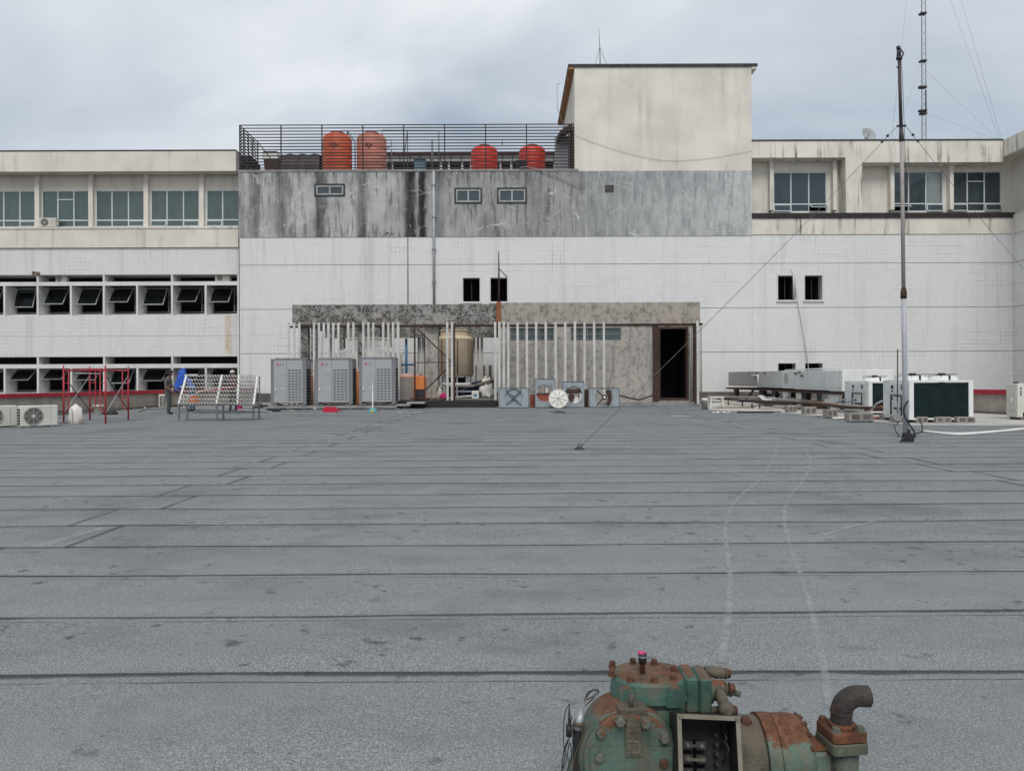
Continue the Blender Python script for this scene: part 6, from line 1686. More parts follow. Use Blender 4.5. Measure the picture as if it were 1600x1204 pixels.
# ------------------------------------------------------------------ people
def person(name, label, J, mats, loc, head_dir=(1, 0, -0.2), cap=None, hood=False, scale=1.0):
    """one continuous skinned body; J: joint -> (x,y,z,radius), x forward. mats: top, trousers"""
    bones = [('pelvis', 'spine'), ('spine', 'chest'), ('chest', 'neck'), ('neck', 'head0'), ('head0', 'head1'),
             ('chest', 'shL'), ('shL', 'elL'), ('elL', 'wrL'), ('wrL', 'hdL'), ('chest', 'shR'), ('shR', 'elR'), ('elR', 'wrR'), ('wrR', 'hdR'),
             ('pelvis', 'hipL'), ('hipL', 'knL'), ('knL', 'anL'), ('anL', 'toL'), ('pelvis', 'hipR'), ('hipR', 'knR'), ('knR', 'anR'), ('anR', 'toR')]
    for s_ in 'LR':                                             # five short finger chains per hand
        h, w = Vector(J['hd' + s_][:3]), Vector(J['wr' + s_][:3]); d = (h - w).normalized()
        sd = d.cross(Vector((0, 0, 1)));
        if sd.length < 0.1: sd = Vector((1, 0, 0))
        sd.normalize()
        for k_, (o, ln) in enumerate(((-0.030, .062), (-0.010, .075), (0.010, .070), (0.030, .055), (-0.045, .035))):
            a = h + sd * o + d * (0.0 if k_ < 4 else -0.03)
            e_ = a + d * ln + Vector((0, 0, -0.018)) + (sd * -0.02 if k_ == 4 else Vector((0, 0, 0)))
            J[f'f{s_}{k_}a'] = (a.x, a.y, a.z, 0.011); J[f'f{s_}{k_}b'] = (e_.x, e_.y, e_.z, 0.008)
            bones += [('hd' + s_, f'f{s_}{k_}a'), (f'f{s_}{k_}a', f'f{s_}{k_}b')]
    names = list(J); idx = {k_: i for i, k_ in enumerate(names)}
    me = bpy.data.meshes.new('rig')
    me.from_pydata([Vector(J[k_][:3]) * scale for k_ in names], [(idx[a], idx[c_]) for a, c_ in bones], [])
    ob = bpy.data.objects.new('rig', me); C.objects.link(ob)
    md = ob.modifiers.new('s', 'SKIN'); md.use_smooth_shade = True
    for i, k_ in enumerate(names):
        r = J[k_][3] * scale
        me.skin_vertices[0].data[i].radius = (r, r)
    me.skin_vertices[0].data[idx['pelvis']].use_root = True
    ob.modifiers.new('d', 'SUBSURF').levels = 2
    dg = bpy.context.evaluated_depsgraph_get()
    body = bpy.data.meshes.new_from_object(ob.evaluated_get(dg))
    bpy.data.objects.remove(ob)
    segs = [(Vector(J[a][:3]) * scale, Vector(J[c_][:3]) * scale, a, c_) for a, c_ in bones]
    body.materials.clear()
    for m_ in ('skin', mats[0], mats[1], 'hair'):
        body.materials.append(MATS[m_])
    for f in body.polygons:
        best = None
        for a, c_, na, nb in segs:
            ab = c_ - a; t = max(0, min(1, (f.center - a).dot(ab) / max(ab.length_squared, 1e-9)))
            d = (f.center - a - ab * t).length
            if best is None or d < best[0]: best = (d, na, nb, t)
        _, na, nb, t = best
        m_ = 0
        if (na, nb) in (('pelvis', 'spine'),) : m_ = 1 if t > 0.3 else 2
        elif na in ('spine', 'chest') and nb != 'neck': m_ = 1
        elif na == 'chest': m_ = 1 if t < 0.6 else 0
        elif na.startswith('sh'): m_ = 1
        elif na.startswith('el'): m_ = 1 if mats[2] else 0
        elif na == 'pelvis' or na.startswith(('hip', 'kn')): m_ = 2
        elif na.startswith('an'): m_ = 3
        f.material_index = m_; f.use_smooth = True
    body.name = name
    root = bpy.data.objects.new(name, body); C.objects.link(root); root.location = loc
    tag(root, label, 'person')
    h0, h1 = Vector(J['head0'][:3]) * scale, Vector(J['head1'][:3]) * scale
    c_ = (h0 + h1) / 2; ax = (h1 - h0).normalized(); fd = Vector(head_dir); fd = (fd - ax * fd.dot(ax)).normalized(); sd = ax.cross(fd)
    T = Matrix((list(fd) + [c_.x], list(sd) + [c_.y], list(ax) + [c_.z], [0, 0, 0, 1]))
    b = MB()
    b.sphere((0.098, 0, -0.005), 0.018, 8, 6, (1, 0.9, 1.6))
    b.xf(T).build('nose', 'skin', root, local=True)
    for s_ in (-1, 1):
        MB().sphere((-0.005, s_ * 0.083, 0.0), 0.03, 8, 6, (0.7, 0.35, 1)).xf(T).build('ear', 'skin', root, local=True)
        MB().sphere((0.084, s_ * 0.034, 0.025), 0.012, 8, 6).xf(T).build('eye', 'hair', root, local=True)
    MB().sphere((0.088, 0, -0.055), 0.02, 8, 5, (0.5, 1.2, 0.3)).xf(T).build('mouth', 'brick_red', root, local=True)
    if cap:
        b = MB(); rs = []
        for i in range(7):
            a = radians(6 + 84 * i / 6)
            rs.append([(cos(a) * 0.112 * cos(2 * pi * j / 18), cos(a) * 0.104 * sin(2 * pi * j / 18), 0.02 + sin(a) * 0.125) for j in range(18)])
        b.rings(rs, True)
        b.xf(T).build('cap' if cap != 'hair' else 'hair', cap, root, local=True)
        if cap != 'hair':
            MB().prism([(0.06, 0.0), (0.20, -0.012), (0.20, -0.004), (0.06, 0.02)], -0.07, 0.07).xf(Matrix.Translation((0, 0, 0.03))).xf(T).build('cap_peak', cap, root, local=True)
        else:
            MB().sphere((-0.035, 0, 0.0), 0.098, 14, 10, (0.85, 1.0, 1.05)).xf(T).build('hair_back', cap, root, local=True)
    if hood:
        b = MB(); rs = []
        for i in range(9):
            a = radians(-62 + 150 * i / 8)
            rs.append([(-0.02 + cos(a) * 0.155 * cos(2 * pi * j / 18), cos(a) * 0.14 * sin(2 * pi * j / 18), sin(a) * 0.17) for j in range(18)])
        b.rings(rs, True)
        b.xf(T).build('hood', mats[0], root, local=True)
    return root
def stand(arm='reach'):
    J = dict(pelvis=(0, 0, .92, .135), spine=(0.0, 0, 1.08, .125), chest=(0.02, 0, 1.30, .135), neck=(0.05, 0, 1.44, .058), head0=(0.085, 0, 1.50, .085), head1=(0.115, 0, 1.63, .092),
             hipL=(0, .09, .86, .095), knL=(.03, .10, .48, .066), anL=(-.01, .10, .09, .045), toL=(.15, .11, .035, .036),
             hipR=(0, -.09, .86, .095), knR=(.05, -.10, .48, .066), anR=(.04, -.11, .09, .045), toR=(.20, -.12, .035, .036),
             shL=(0.02, .19, 1.34, .062), elL=(.04, .24, 1.06, .046), wrL=(.28, .20, .92, .033), hdL=(.37, .19, .89, .034),
             shR=(0.02, -.19, 1.34, .062), elR=(.02, -.25, 1.06, .046), wrR=(.22, -.21, .90, .033), hdR=(.31, -.20, .86, .034))
    return J
g = G(262.5, 647.5)
person('person', 'worker in dark grey shirt and trousers standing and reaching towards the wavy rack', stand(), ('shirt_grey', 'trouser_grey', False), (g.x, g.y, g.z + 0.004), (1, -0.15, -0.35), cap='hair', scale=0.985)
J = stand()
for k_, v in list(J.items()):                                    # stooping forward over the work
    x, y, z, r = v
    if z > 0.95 and not k_.startswith(('hip',)):
        a = 0.55; dz = z - 0.92
        J[k_] = (x + dz * sin(a), y, 0.92 + dz * cos(a) + 0.0, r)
J['hdL'] = (0.62, .12, .78, .034); J['wrL'] = (.55, .14, .86, .033); J['elL'] = (.42, .22, 1.0, .046)
J['hdR'] = (0.60, -.12, .76, .034); J['wrR'] = (.53, -.14, .85, .033); J['elR'] = (.40, -.22, 1.0, .046)
p = G(289, 643)
o = person('person', 'stooping worker in bright blue hooded jacket and jeans behind the wavy rack', {k_: (-v[0], v[1], v[2], v[3]) for k_, v in J.items()}, ('tarp_blue', 'denim', True), (p.x + 0.33, p.y, p.z + 0.004), (-0.8, 0, -0.6), hood=True, scale=1.05)
rs = []
for i, (px, py, r) in enumerate(((286.5, 575.5, .04), (286, 577.5, .10), (285.5, 582, .14), (283.5, 590, .17), (281.5, 598, .20), (280, 606, .21), (279.5, 612, .20))):
    cq = P(px, py, p.y - 0.02)
    rs.append([(cq.x + r * cos(2 * pi * j / 20) * (1 + .22 * mnoise.noise(Vector((j * .7, i * .5, 2.0)))), cq.y + r * .8 * sin(2 * pi * j / 20), cq.z + .03 * sin(2.0 * j + i)) for j in range(20)])
MB().rings(rs, True).xf(Matrix.Translation(-o.location)).build('rain_cape', 'tarp_blue', o, local=True)
p = G(365, 642)
J = stand()
o = person('person', 'worker in white cap and dark red shirt half hidden behind the wavy rack', {k_: (v[1], -v[0], v[2], v[3]) for k_, v in J.items()}, ('shirt_maroon', 'tarp_dark', True), (p.x, p.y, p.z + 0.004), (0, -1, -0.5), cap='cloth_white', scale=0.985)

# ================================================================== right side of the deck
AX = 12.0
AH = thing('air_handler', 'long pale sheet-metal air handler on tapered legs along the right', 'air handler', (AX + 1, 35, 0.05))
cut = [42.6, AX * 1200 / 382.0, AX * 1200 / 422.0, AX * 1200 / 441.0, AX * 1200 / 495.0, 27.9]
mats_ = ['ahu_dark', 'ahu_mid', 'ahu_pale', 'ahu_pale', 'unit_white']
zA0, zA1 = 0.83, 1.58
for i in range(5):
    y1, y0 = cut[i] - 0.006, cut[i + 1] + 0.006
    MB().bbox(AX, AX + 1.9, y0, y1, zA0 - 0.02 * i, zA1 - 0.01 * i, 0.015).build('section', mats_[i], AH)
    MB().box(AX - 0.012, AX - 0.001, y0 + 0.12, y1 - 0.12, zA0 + 0.07, zA1 - 0.09).build('access_panel', mats_[i], AH)
MB().box(AX - 0.06, AX + 1.95, 27.8, 42.9, zA0 - 0.19, zA0 - 0.105).build('base_rail', 'rusty', AH)
yo = (cut[2] + cut[3]) / 2
b = MB().lathe([(0.24, 0), (0.24, 0.01)], (0, 0, 0), 'X', 24); b.xf(Matrix.Translation((AX - 0.024, yo + .2, 1.22)) @ Matrix.Diagonal((1, 1.2, 1, 1)))
b.build('oval_cover', 'ahu_dark', AH)
for y, z in ((37.4, 1.50), (36.3, 1.48), (32.3, 1.44), (31.6, 1.34), (31.9, 1.50)):
    MB().box(AX - 0.06, AX - 0.002, y, y + 0.22, z - 0.04, z + 0.04).build('latch', 'skirting', AH)
MB().tube([(AX - 0.08, 38.2, 1.36), (AX - 0.08, 37.2, 1.38), (AX - 0.08, 37.2, 0.9)], 0.04, 7).build('drain_pipe', 'pvc_white', AH)
for px, m_ in ((1148, 'dark_iron'), (1188, 'dark_iron'), (1208, 'dark_iron'), (1226, 'unit_white'), (1247, 'unit_white'), (1255, 'tarp_dark'), (1301, 'unit_white')):
    Y = AX * 1200.0 / (px - 800)
    w = 0.34 if m_ == 'unit_white' else 0.28
    if px == 1301: w = 0.5
    MB().rings([[(AX + a, Y + c_ * k_ * w, z) for a, c_ in ((0.02, -1), (0.16, -1), (0.16, 1), (0.02, 1))] for z, k_ in ((gz(AX) + 0.032, 0.55), (zA0 - 0.192, 1.0))]).build('leg', m_, AH)
    MB().rings([[(AX + a + 1.5, Y + c_ * k_ * w, z) for a, c_ in ((0.02, -1), (0.16, -1), (0.16, 1), (0.02, 1))] for z, k_ in ((gz(AX) + 0.032, 0.55), (zA0 - 0.192, 1.0))]).build('leg', m_, AH)
MB().tube([(AX + 0.1, 34.0, zA1 + 0.02), (AX + 0.1, 28.0, zA1 + 0.03)], 0.03, 6).build('top_pipe', 'pvc_white', AH)

def chiller(X0, Y0, W, Dp, z0, H, label, gauges=True):
    t = thing('chiller_unit', label, 'chiller', (X0 + W / 2, Y0 + Dp / 2, gz(X0) + 0.03), 'white chillers with dark green coils')
    X1, Y1 = X0 + W, Y0 + Dp
    MB().box(X0 + 0.03, X1 - 0.03, Y0 + 0.06, Y1 - 0.05, z0 + 0.02, z0 + H - 0.02).build('core', 'unit_white', t)
    for x, y in ((X0, Y0), (X1 - 0.12, Y0), (X0, Y1 - 0.1), (X1 - 0.12, Y1 - 0.1)):
        MB().box(x, x + 0.12, y, y + 0.1, z0, z0 + H).build('corner_post', 'unit_white', t)
    MB().box(X0 - .004, X1 + .004, Y0 - .004, Y1 + .004, z0 + H + .002, z0 + H + 0.05).build('top_cover', 'unit_white', t)
    MB().box(X0 - .004, X1 + .004, Y0 - .004, Y1 + .004, z0 - 0.05, z0 - 0.002).build('base_frame', 'unit_white', t)
    MB().box(X0 + 0.122, X1 - 0.122, Y0 + 0.025, Y0 + 0.055, z0 + 0.01, z0 + H - 0.01).build('coil', 'coil_green', t)
    b = MB()
    for i in range(1, 30):
        x = X0 + 0.122 + (W - 0.244) * i / 30; b.box(x - 0.002, x + 0.002, Y0 + 0.02, Y0 + 0.026, z0 + 0.01, z0 + H - 0.01)
    b.build('coil_fins', 'coil_green', t)
    MB().box(X0 - 0.006, X0 + 0.028, Y0 + 0.102, Y1 - 0.102, z0 + 0.01, z0 + H * 0.66 - .004).build('end_panel', 'unit_white', t)
    MB().box(X0 - 0.006, X0 + 0.028, Y0 + 0.102, Y1 - 0.102, z0 + H * 0.66 + .004, z0 + H - 0.01).build('end_panel', 'unit_white', t)
    yc = Y0 + Dp * 0.62
    for z, y, r in ((0.86, yc, .055), (0.74, yc, .03), (0.52, yc, .03)):
        MB().lathe([(r, -0.02), (r, 0)], (X0 - 0.006, y, z0 + H * z), 'X', 12).build('gauge', 'dark_iron', t)
    MB().box(X0 - 0.012, X0 - 0.0065, Y0 + Dp * .22, Y0 + Dp * .30, z0 + H * .78, z0 + H * .93).build('label_plate', 'steel_grey', t)
    for fx in (X0 + W * 0.27, X0 + W * 0.74):
        sh = MB().lathe([(0.40, 0), (0.37, 0.13), (0.35, 0.13), (0.35, 0.0)], (fx, Y0 + Dp / 2, z0 + H + 0.05), 'Z', 28, True, False).build('fan_shroud', 'unit_white', t)
        b = MB().lathe([(0.09, 0.15), (0.09, 0.20)], (fx, Y0 + Dp / 2, z0 + H + 0.05), 'Z', 12)
        for k_ in range(6):
            a = 2 * pi * k_ / 6; b.bar((fx, Y0 + Dp / 2, z0 + H + 0.20), (fx + .38 * cos(a), Y0 + Dp / 2 + .38 * sin(a), z0 + H + 0.17), 0.025)
        for rr_ in (0.38, 0.28, 0.18):
            b.lathe([(rr_, 0.165), (rr_ + 0.012, 0.165), (rr_ + 0.012, 0.177), (rr_, 0.177)], (fx, Y0 + Dp / 2, z0 + H + 0.05), 'Z', 24, False, False)
        b.build('fan_guard', 'dark_iron', t)
        MB().box(fx - .02, fx + .02, Y0 + Dp / 2 - .41, Y0 + Dp / 2 - .37, z0 + H + 0.052, z0 + H + .18).build('guard_clip', 'dark_iron', sh)
    # water pipes on the end
    for y, z1 in ((Y0 + Dp * .55, .62), (Y0 + Dp * .16, .62)):
        MB().tube([(X0 - 0.10, y, z0 + 0.05), (X0 - 0.10, y, z0 + H * z1)], 0.022, 7).build('riser_pipe', 'dark_iron', t)
    MB().tube([(X0 - 0.10, Y0 + Dp * .55, z0 + H * .62), (X0 - 0.10, Y0 + Dp * .16, z0 + H * .62)], 0.022, 7).build('riser_pipe', 'dark_iron', t)
    MB().tube([(X0 - 0.10, Y0 + Dp * .16, z0 + H * .25), (X0 - 0.10, Y0 + Dp * .42, z0 + H * .25)], 0.03, 7).build('valve', 'dark_iron', t)
    return t
g2 = G(1421, 662); z2 = g2.z + 0.16
chiller(g2.x, g2.y, (1520 - 1420) / 1200.0 * g2.y, 1.45, z2, FZ(597, g2.y, 1460) - z2, 'white chiller showing its whole dark green coil, right behind the pole')
g1 = G(1357.5, 649); z1_ = g1.z + 0.14
chiller(g1.x, g1.y, 2.3, 1.8, z1_, FZ(598, g1.y, 1350) - z1_, 'white chiller with a narrow strip of green coil, left of the pole')
def block(px, py, label, w=0.38, d=0.2, h=0.19, rz=0.0, mat='block_concrete'):
    p = G(px, py)
    b = MB()
    b.bbox(-w / 2, w / 2, -d / 2, d / 2, 0, h, 0.012)
    t = b.xf(Matrix.Translation(p + Vector((0, 0, 0.032))) @ Matrix.Rotation(rz, 4, 'Z'))
    o = tag(t.build('concrete_block', mat), label, 'concrete block', 'loose concrete blocks on the right')
    T = Matrix.Translation(p + Vector((0, 0, 0.032))) @ Matrix.Rotation(rz, 4, 'Z')
    for s_ in (-1, 1):
        MB().box(s_ * w * .23 - w * .16, s_ * w * .23 + w * .16, -d / 2 - 0.004, -d / 2 + 0.01, h * .22, h * .80).xf(T).build('hollow', 'skirting', o)
    return o
labs = ['hollow block at the far end of the row under the rusty pipes', 'second hollow block from the air handler legs', 'third hollow block from the air handler legs', 'widest hollow block, nearest the left chiller']
for (px, py, w, r), lb in zip(((1236, 645, .34, .2), (1264, 648, .42, .15), (1297, 653, .36, .2), (1342, 659.5, .72, .1)), labs):
    block(px, py, lb, w, 0.26, 0.24, r)
for (px, py, w), lb in zip(((1385, 657, .30), (1403, 661, .32), (1437, 661.5, .30), (1470, 661.5, .42), (1505, 661.5, .48)),
                           ('block under the left end of the right chiller', 'block beside the valve stand left of the pole', 'block just right of the pole foot', 'block under the middle of the dark green coil', 'block under the right corner of the dark green coil')):
    block(px, py, lb, w, 0.30, 0.155, 0.0)
# pipes over the blocks
for i, (pts, r, m_, lab) in enumerate((
        ([(1100, 628, .28), (1180, 631, .3), (1262, 640, .30), (1330, 647, .30)], 0.05, 'cable_pale', 'long pinkish pipe lying over the blocks from the shed corner'),
        ([(1190, 634, .2), (1262, 643, .30), (1325, 652, .32), (1400, 653, .3)], 0.045, 'rusty', 'rusty pipe lying over the hollow blocks'),
        ([(1350, 651, .25), (1385, 651, .3), (1415, 648, .35)], 0.06, 'brick_red', 'thick reddish pipe in front of the left chiller'),
        ([(1222, 632, .35), (1262, 641, .36), (1310, 648, .34)], 0.03, 'timber', 'thin brown pipe on top of the pipe heap'),
        ([(1300, 646, .33), (1330, 650, .33), (1372, 652, .30)], 0.035, 'cable_pale', 'short pale pipe on the blocks before the left chiller'))):
    hang('loose_pipe', [G(a, c_, d) for a, c_, d in pts], r, m_, lab, 8, 4, 'pipe')
hang('bent_hose', [P(1293, 636, 27), P(1305, 630, 26.6), P(1322, 622.5, 26.4)], 0.035, 'steel_grey', 'grey hose rising to the left chiller, further one', 7, 6, 'hose')
hang('bent_hose', [P(1310, 634, 26), P(1325, 627, 25.8), P(1342, 623.5, 25.9)], 0.035, 'steel_grey', 'grey hose rising to the left chiller, nearer one', 7, 6, 'hose')
hang('bent_hose', [P(1348, 646, 22.5), P(1362, 640, 22), P(1368, 632, 21.6), P(1379, 626, 21.5)], 0.03, 'galvanised', 'silver hose curving up to the right chiller', 7, 6, 'hose')
hang('bent_hose', [P(1150, 630, 38), P(1165, 624, 38), P(1178, 608, 38)], 0.06, 'tarp_dark', 'black hose hanging from the air handler base', 7, 6, 'hose')
# valve stand by the pole
g = G(1402, 664)
VS = thing('valve_stand', 'thin dark upright rod with a round rusty valve left of the pole', 'valve', g)
MB().tube([g, P(1402.5, 545, g.y)], 0.014, 6).build('rod', 'dark_iron', VS)
MB().lathe([(0.09, -0.06), (0.11, -0.03), (0.11, 0.03), (0.09, 0.06)], P(1400.5, 652, g.y - 0.05), 'Y', 16).build('valve_body', 'concrete', VS)
MB().tube([P(1403, 628, g.y), P(1404, 660, g.y)], 0.03, 8).build('sleeve', 'steel_grey', VS)
# right edge cabinet
g = G(1590, 657.5)
RC = thing('beige_cabinet', 'beige outdoor cabinet cut off by the right edge', 'cabinet', (g.x + 0.6, g.y + 0.25, gz(g.x) + 0.03))
zc0, zc1 = gz(g.x) + 0.10, FZ(599, g.y, 1590)
MB().bbox(g.x, g.x + 1.3, g.y, g.y + 0.5, zc0, zc1, 0.015).build('casing', 'unit_beige', RC)
MB().box(g.x - 0.012, g.x - 0.001, g.y + 0.06, g.y + 0.44, zc0 + 0.2, zc1 - 0.18).build('side_panel', 'unit_beige', RC)
MB().box(g.x - 0.02, g.x - 0.013, g.y + 0.20, g.y + 0.28, zc0 + 0.42, zc0 + 0.56).build('notice', 'print_white', RC)
for z in (0.86, 0.76, 0.68):
    MB().lathe([(0.022, -0.02), (0.022, 0)], (g.x + 0.09, g.y - 0.001, zc0 + (zc1 - zc0) * z), 'Y', 10).build('knob', 'dark_iron', RC)
MB().box(g.x + 0.15, g.x + 1.2, g.y - 0.006, g.y - 0.001, zc0 + 0.02, zc0 + 0.14).build('vent', 'coil_black', RC)
MB().box(g.x + 0.1, g.x + 1.25, g.y + 0.02, g.y + 0.48, gz(g.x) + 0.031, zc0 - 0.003).build('plinth', 'skirting', RC)
MB().lathe([(0.06, 0), (0.06, 0.05)], (g.x + 0.12, g.y + .25, zc1), 'Z', 10).build('cap', 'dark_iron', RC)
# debris between shed and air handler
b = MB().add([G(1184, 632, .42), G(1196, 636, .22), G(1207, 636, .10), G(1221, 629, .45), G(1200, 627, .40)] + [G(1184, 632, .40), G(1196, 636, .20), G(1207, 636, .08), G(1221, 629, .43), G(1200, 627, .38)],
             [(0, 1, 4), (1, 2, 3), (1, 3, 4), (6, 5, 9), (7, 6, 8), (8, 6, 9), (0, 5, 6, 1), (1, 6, 7, 2), (2, 7, 8, 3), (3, 8, 9, 4), (4, 9, 5, 0)])
tag(b.build('bent_metal_sheet', 'unit_white'), 'bent white metal sheet lying on the pipes before the air handler', 'metal sheet')
SF = thing('rail_trestle', 'low dark steel trestle of rails lying under the bent white sheet', 'trestle', G(1170, 634))
for a, c_ in (((1120, 629), (1235, 641)), ((1140, 624), (1240, 634))):
    MB().bar(G(*a, .22), G(*c_, .22), 0.09).build('rail', 'rusty', SF)
for px, py in ((1138, 634), (1160, 636), (1175, 639), (1187, 640)):
    MB().bar(G(px, py, .032), G(px, py, .22), 0.05).build('leg', 'rusty', SF)
MB().bar(G(1145, 633, .27), G(1225, 637, .27), 0.32, 0.03).build('plank', 'skirting', SF)
for i, (px, py, L_, w, h, rz, m_, lab) in enumerate(((1218, 640, 1.3, .16, .05, .35, 'timber', 'brown plank slanting behind the hollow blocks'), (1245, 641, .9, .12, .10, -.3, 'skirting', 'dark timber offcut behind the first hollow block'),
        (1283, 651, .5, .25, .03, .6, 'pale_concrete', 'pale flat slab between two hollow blocks'), (1316, 655.5, .55, .22, .04, -.2, 'pvc_white', 'white plastic sheet scrap beside the widest hollow block'),
        (1283, 640, 1.6, .10, .12, .15, 'rusty', 'rusty steel angle lying behind the hollow blocks'), (1370, 656, .5, .3, .05, .5, 'brick_red', 'reddish board before the left chiller'),
        (1150, 638.5, 1.5, .14, .05, -.12, 'timber', 'brown plank on the floor right of the white trestle'), (1205, 640.5, .8, .3, .04, .2, 'ahu_dark', 'grey metal tray behind the flat black board'),
        (1330, 645, 1.2, .08, .08, -.5, 'galvanised', 'galvanised bar leaning over the pipes before the left chiller'), (1265, 634, .9, .5, .22, .1, 'sack_white', 'pale wrapped bale under the air handler'))):
    T = Matrix.Translation(G(px, py, 0.034)) @ Matrix.Rotation(rz, 4, 'Z') @ Matrix.Rotation(random.uniform(-.03, .03), 4, 'Y')
    tag(MB().bbox(-L_ / 2, L_ / 2, -w / 2, w / 2, 0, h, min(h, w) * .12).xf(T).build('scrap_piece', m_), lab, 'scrap', 'scrap before the air handler')
b = MB().bbox(-0.75, 0.75, -0.10, 0.10, 0, 0.055, 0.01).xf(Matrix.Translation(G(1186, 645, 0.006)) @ Matrix.Rotation(-0.05, 4, 'Z'))
tag(b.build('dark_board', 'tarp_dark'), 'flat black board on the felt before the air handler', 'board')
g = G(1101, 640)
GP = thing('paint_can', 'grey paint-stained can at the shed corner', 'can', g)
MB().lathe([(0.11, 0.03), (0.12, 0.32), (0.13, 0.33), (0.10, 0.34)], g, 'Z', 16).build('body', 'concrete', GP)
MB().lathe([(0.13, 0.345), (0.12, 0.42), (0.11, 0.46)], g, 'Z', 16).build('upper_can', 'plastic_white', GP)
g = G(1119, 638)
ST = thing('white_trestle', 'battered white trestle on the floor right of the shed', 'trestle', g)
for x in (-0.26, 0.26):
    for y in (-0.1, 0.15):
        MB().bar(g + Vector((x, y, 0.03)), g + Vector((x * .9, y, 0.42)), 0.05).build('leg', 'plastic_white', ST)
MB().bbox(g.x - .3, g.x + .3, g.y - .14, g.y + .2, g.z + .423, g.z + .47, .01).build('top', 'plastic_white', ST)
MB().bar(g + Vector((-.26, -.12, .15)), g + Vector((.26, -.12, .22)), 0.05).build('stretcher', 'plastic_white', ST)
MB().bar(g + Vector((-.24, .17, .25)), g + Vector((.24, .17, .25)), 0.14, .03).build('panel', 'bin_blue', ST)
for i, (px, py, w, lab) in enumerate(((1127, 646, .30, 'torn white plastic scrap on the felt right of the shed'), (1063, 650.5, .30, 'flat white sheet scrap on the felt before the doorway'), (640, 644.5, .5, 'thin white strip on the felt right of the broom'))):
    p = G(px, py, 0.012)
    b = MB()
    n = 9
    for j in range(n):
        t = j / (n - 1) - .5
        b.v += [(p.x + t * w * 2, p.y - .06 - .05 * sin(j * 2.1), p.z + (.04 * abs(sin(j * 1.7)) if i == 0 else .002)), (p.x + t * w * 2 + .02, p.y + .08 + .04 * sin(j * 1.3), p.z + (.07 * abs(cos(j * 1.2)) if i == 0 else .004))]
    for j in range(n - 1):
        b.f.append((2 * j, 2 * j + 2, 2 * j + 3, 2 * j + 1)); b.sm.append(False)
    tag(b.build('plastic_scrap', 'pvc_white'), lab, 'scrap')

# ================================================================== compressor in the foreground
CP = thing('compressor', 'old green and rusty semi-hermetic compressor standing close to the camera', 'compressor', (0.6, 2.38, gz(0.6)))
S_ = 2.25 / 1200.0
def hexb(b, c, ax, r, h):
    """hexagon bolt head with washer"""
    c = Vector(c); ax = Vector(ax).normalized()
    b.tube([c, c + ax * h * 0.22], r * 1.25, 14, smooth=False)
    return b.tube([c + ax * h * 0.22, c + ax * h * 0.9, c + ax * h], [r, r, r * 0.85], 6, smooth=False)
def bolt(c, ax, r, h, m_='comp_bolt', par=None):
    return hexb(MB(), c, ax, r, h).build('bolt', m_, par or CP)
# crankcase: a drum lying towards the camera, rounded at the rim
c0 = P(984, 1188, 2.24)
MB().lathe([(0.140, -0.004), (0.146, 0.0), (0.150, 0.012), (0.148, 0.07), (0.138, 0.13), (0.12, 0.20), (0.09, 0.26)], (c0.x, 2.25, c0.z), 'Y', 56).build('crankcase', 'comp_case', CP, auto=40)
MB().bbox(c0.x - 0.16, c0.x + 0.60, 2.33, 2.55, gz(.5) + .005, 0.06, 0.015).build('base_foot', 'comp_case', CP)
# shoulder that carries the cylinder head
hc = P(1012, 1062, 2.38)
def stadium(cx_, cy_, rx_, ry_, z, n=40, k=2.6):
    o = []
    for j in range(n):
        a = 2 * pi * j / n; ca, sa = cos(a), sin(a)
        q_ = (abs(ca) ** k + abs(sa) ** k) ** (-1.0 / k)
        o.append((cx_ + rx_ * ca * q_, cy_ + ry_ * sa * q_, z))
    return o
zh = 0.381
hx, hy = P(1014, 1060, 2.40).x, 2.395
MB().rings([stadium(hx, hy, 0.118, 0.098, z) if False else stadium(hx - 0.004, hy, rx_, ry_, z) for z, rx_, ry_ in ((0.18, 0.125, 0.11), (0.27, 0.116, 0.102), (zh - 0.074, 0.112, 0.098))], True).build('cylinder_block', 'comp_head', CP, auto=50)
MB().rings([stadium(hx, hy, 0.116, 0.102, z) for z in (zh - 0.073, zh - 0.066)]).build('gasket', 'comp_black', CP)
MB().rings([stadium(hx, hy, rx_, ry_, z) for z, rx_, ry_ in ((zh - 0.064, 0.118, 0.104), (zh - 0.058, 0.121, 0.107), (zh - 0.008, 0.112, 0.099), (zh, 0.104, 0.091))], True).build('cylinder_head', 'comp_head', CP, auto=35)
for k_, (dx_, lw_) in enumerate(((-0.082, .024), (0.060, .027))):       # arched lugs on the near side
    pts = [(-lw_, 0.0), (lw_, 0.0)] + [(lw_ * cos(a * pi / 8), 0.032 + lw_ * sin(a * pi / 8)) for a in range(0, 9)]
    b = MB().prism(pts, 0, 0.03).xf(Matrix.Translation((hx + dx_, hy - 0.112 + (0.014 if k_ == 0 else 0.006), zh - 0.066)))
    b.build('lug', 'comp_head', CP)
for px, py in ((957, 1040), (989, 1034), (1022, 1037), (1053, 1047), (956, 1053), (985, 1063), (1022, 1067), (1052, 1060)):
    u_, v_ = uv(px, py); Y = (CAMH - zh) * FPX / v_
    Y = min(max(Y, hy - 0.075), hy + 0.075)
    bolt((u_ / FPX * Y, Y, zh - 0.004), (0, 0, 1), 0.0105, 0.020, 'comp_bolt_rust')
vc = Vector((hx - 0.022, hy - 0.005, zh))
MB().tube([vc, vc + Vector((0, 0, 0.028)), vc + Vector((0, 0, 0.030))], [0.009, 0.0085, 0.012], 10).build('valve_stem', 'comp_rust', CP)
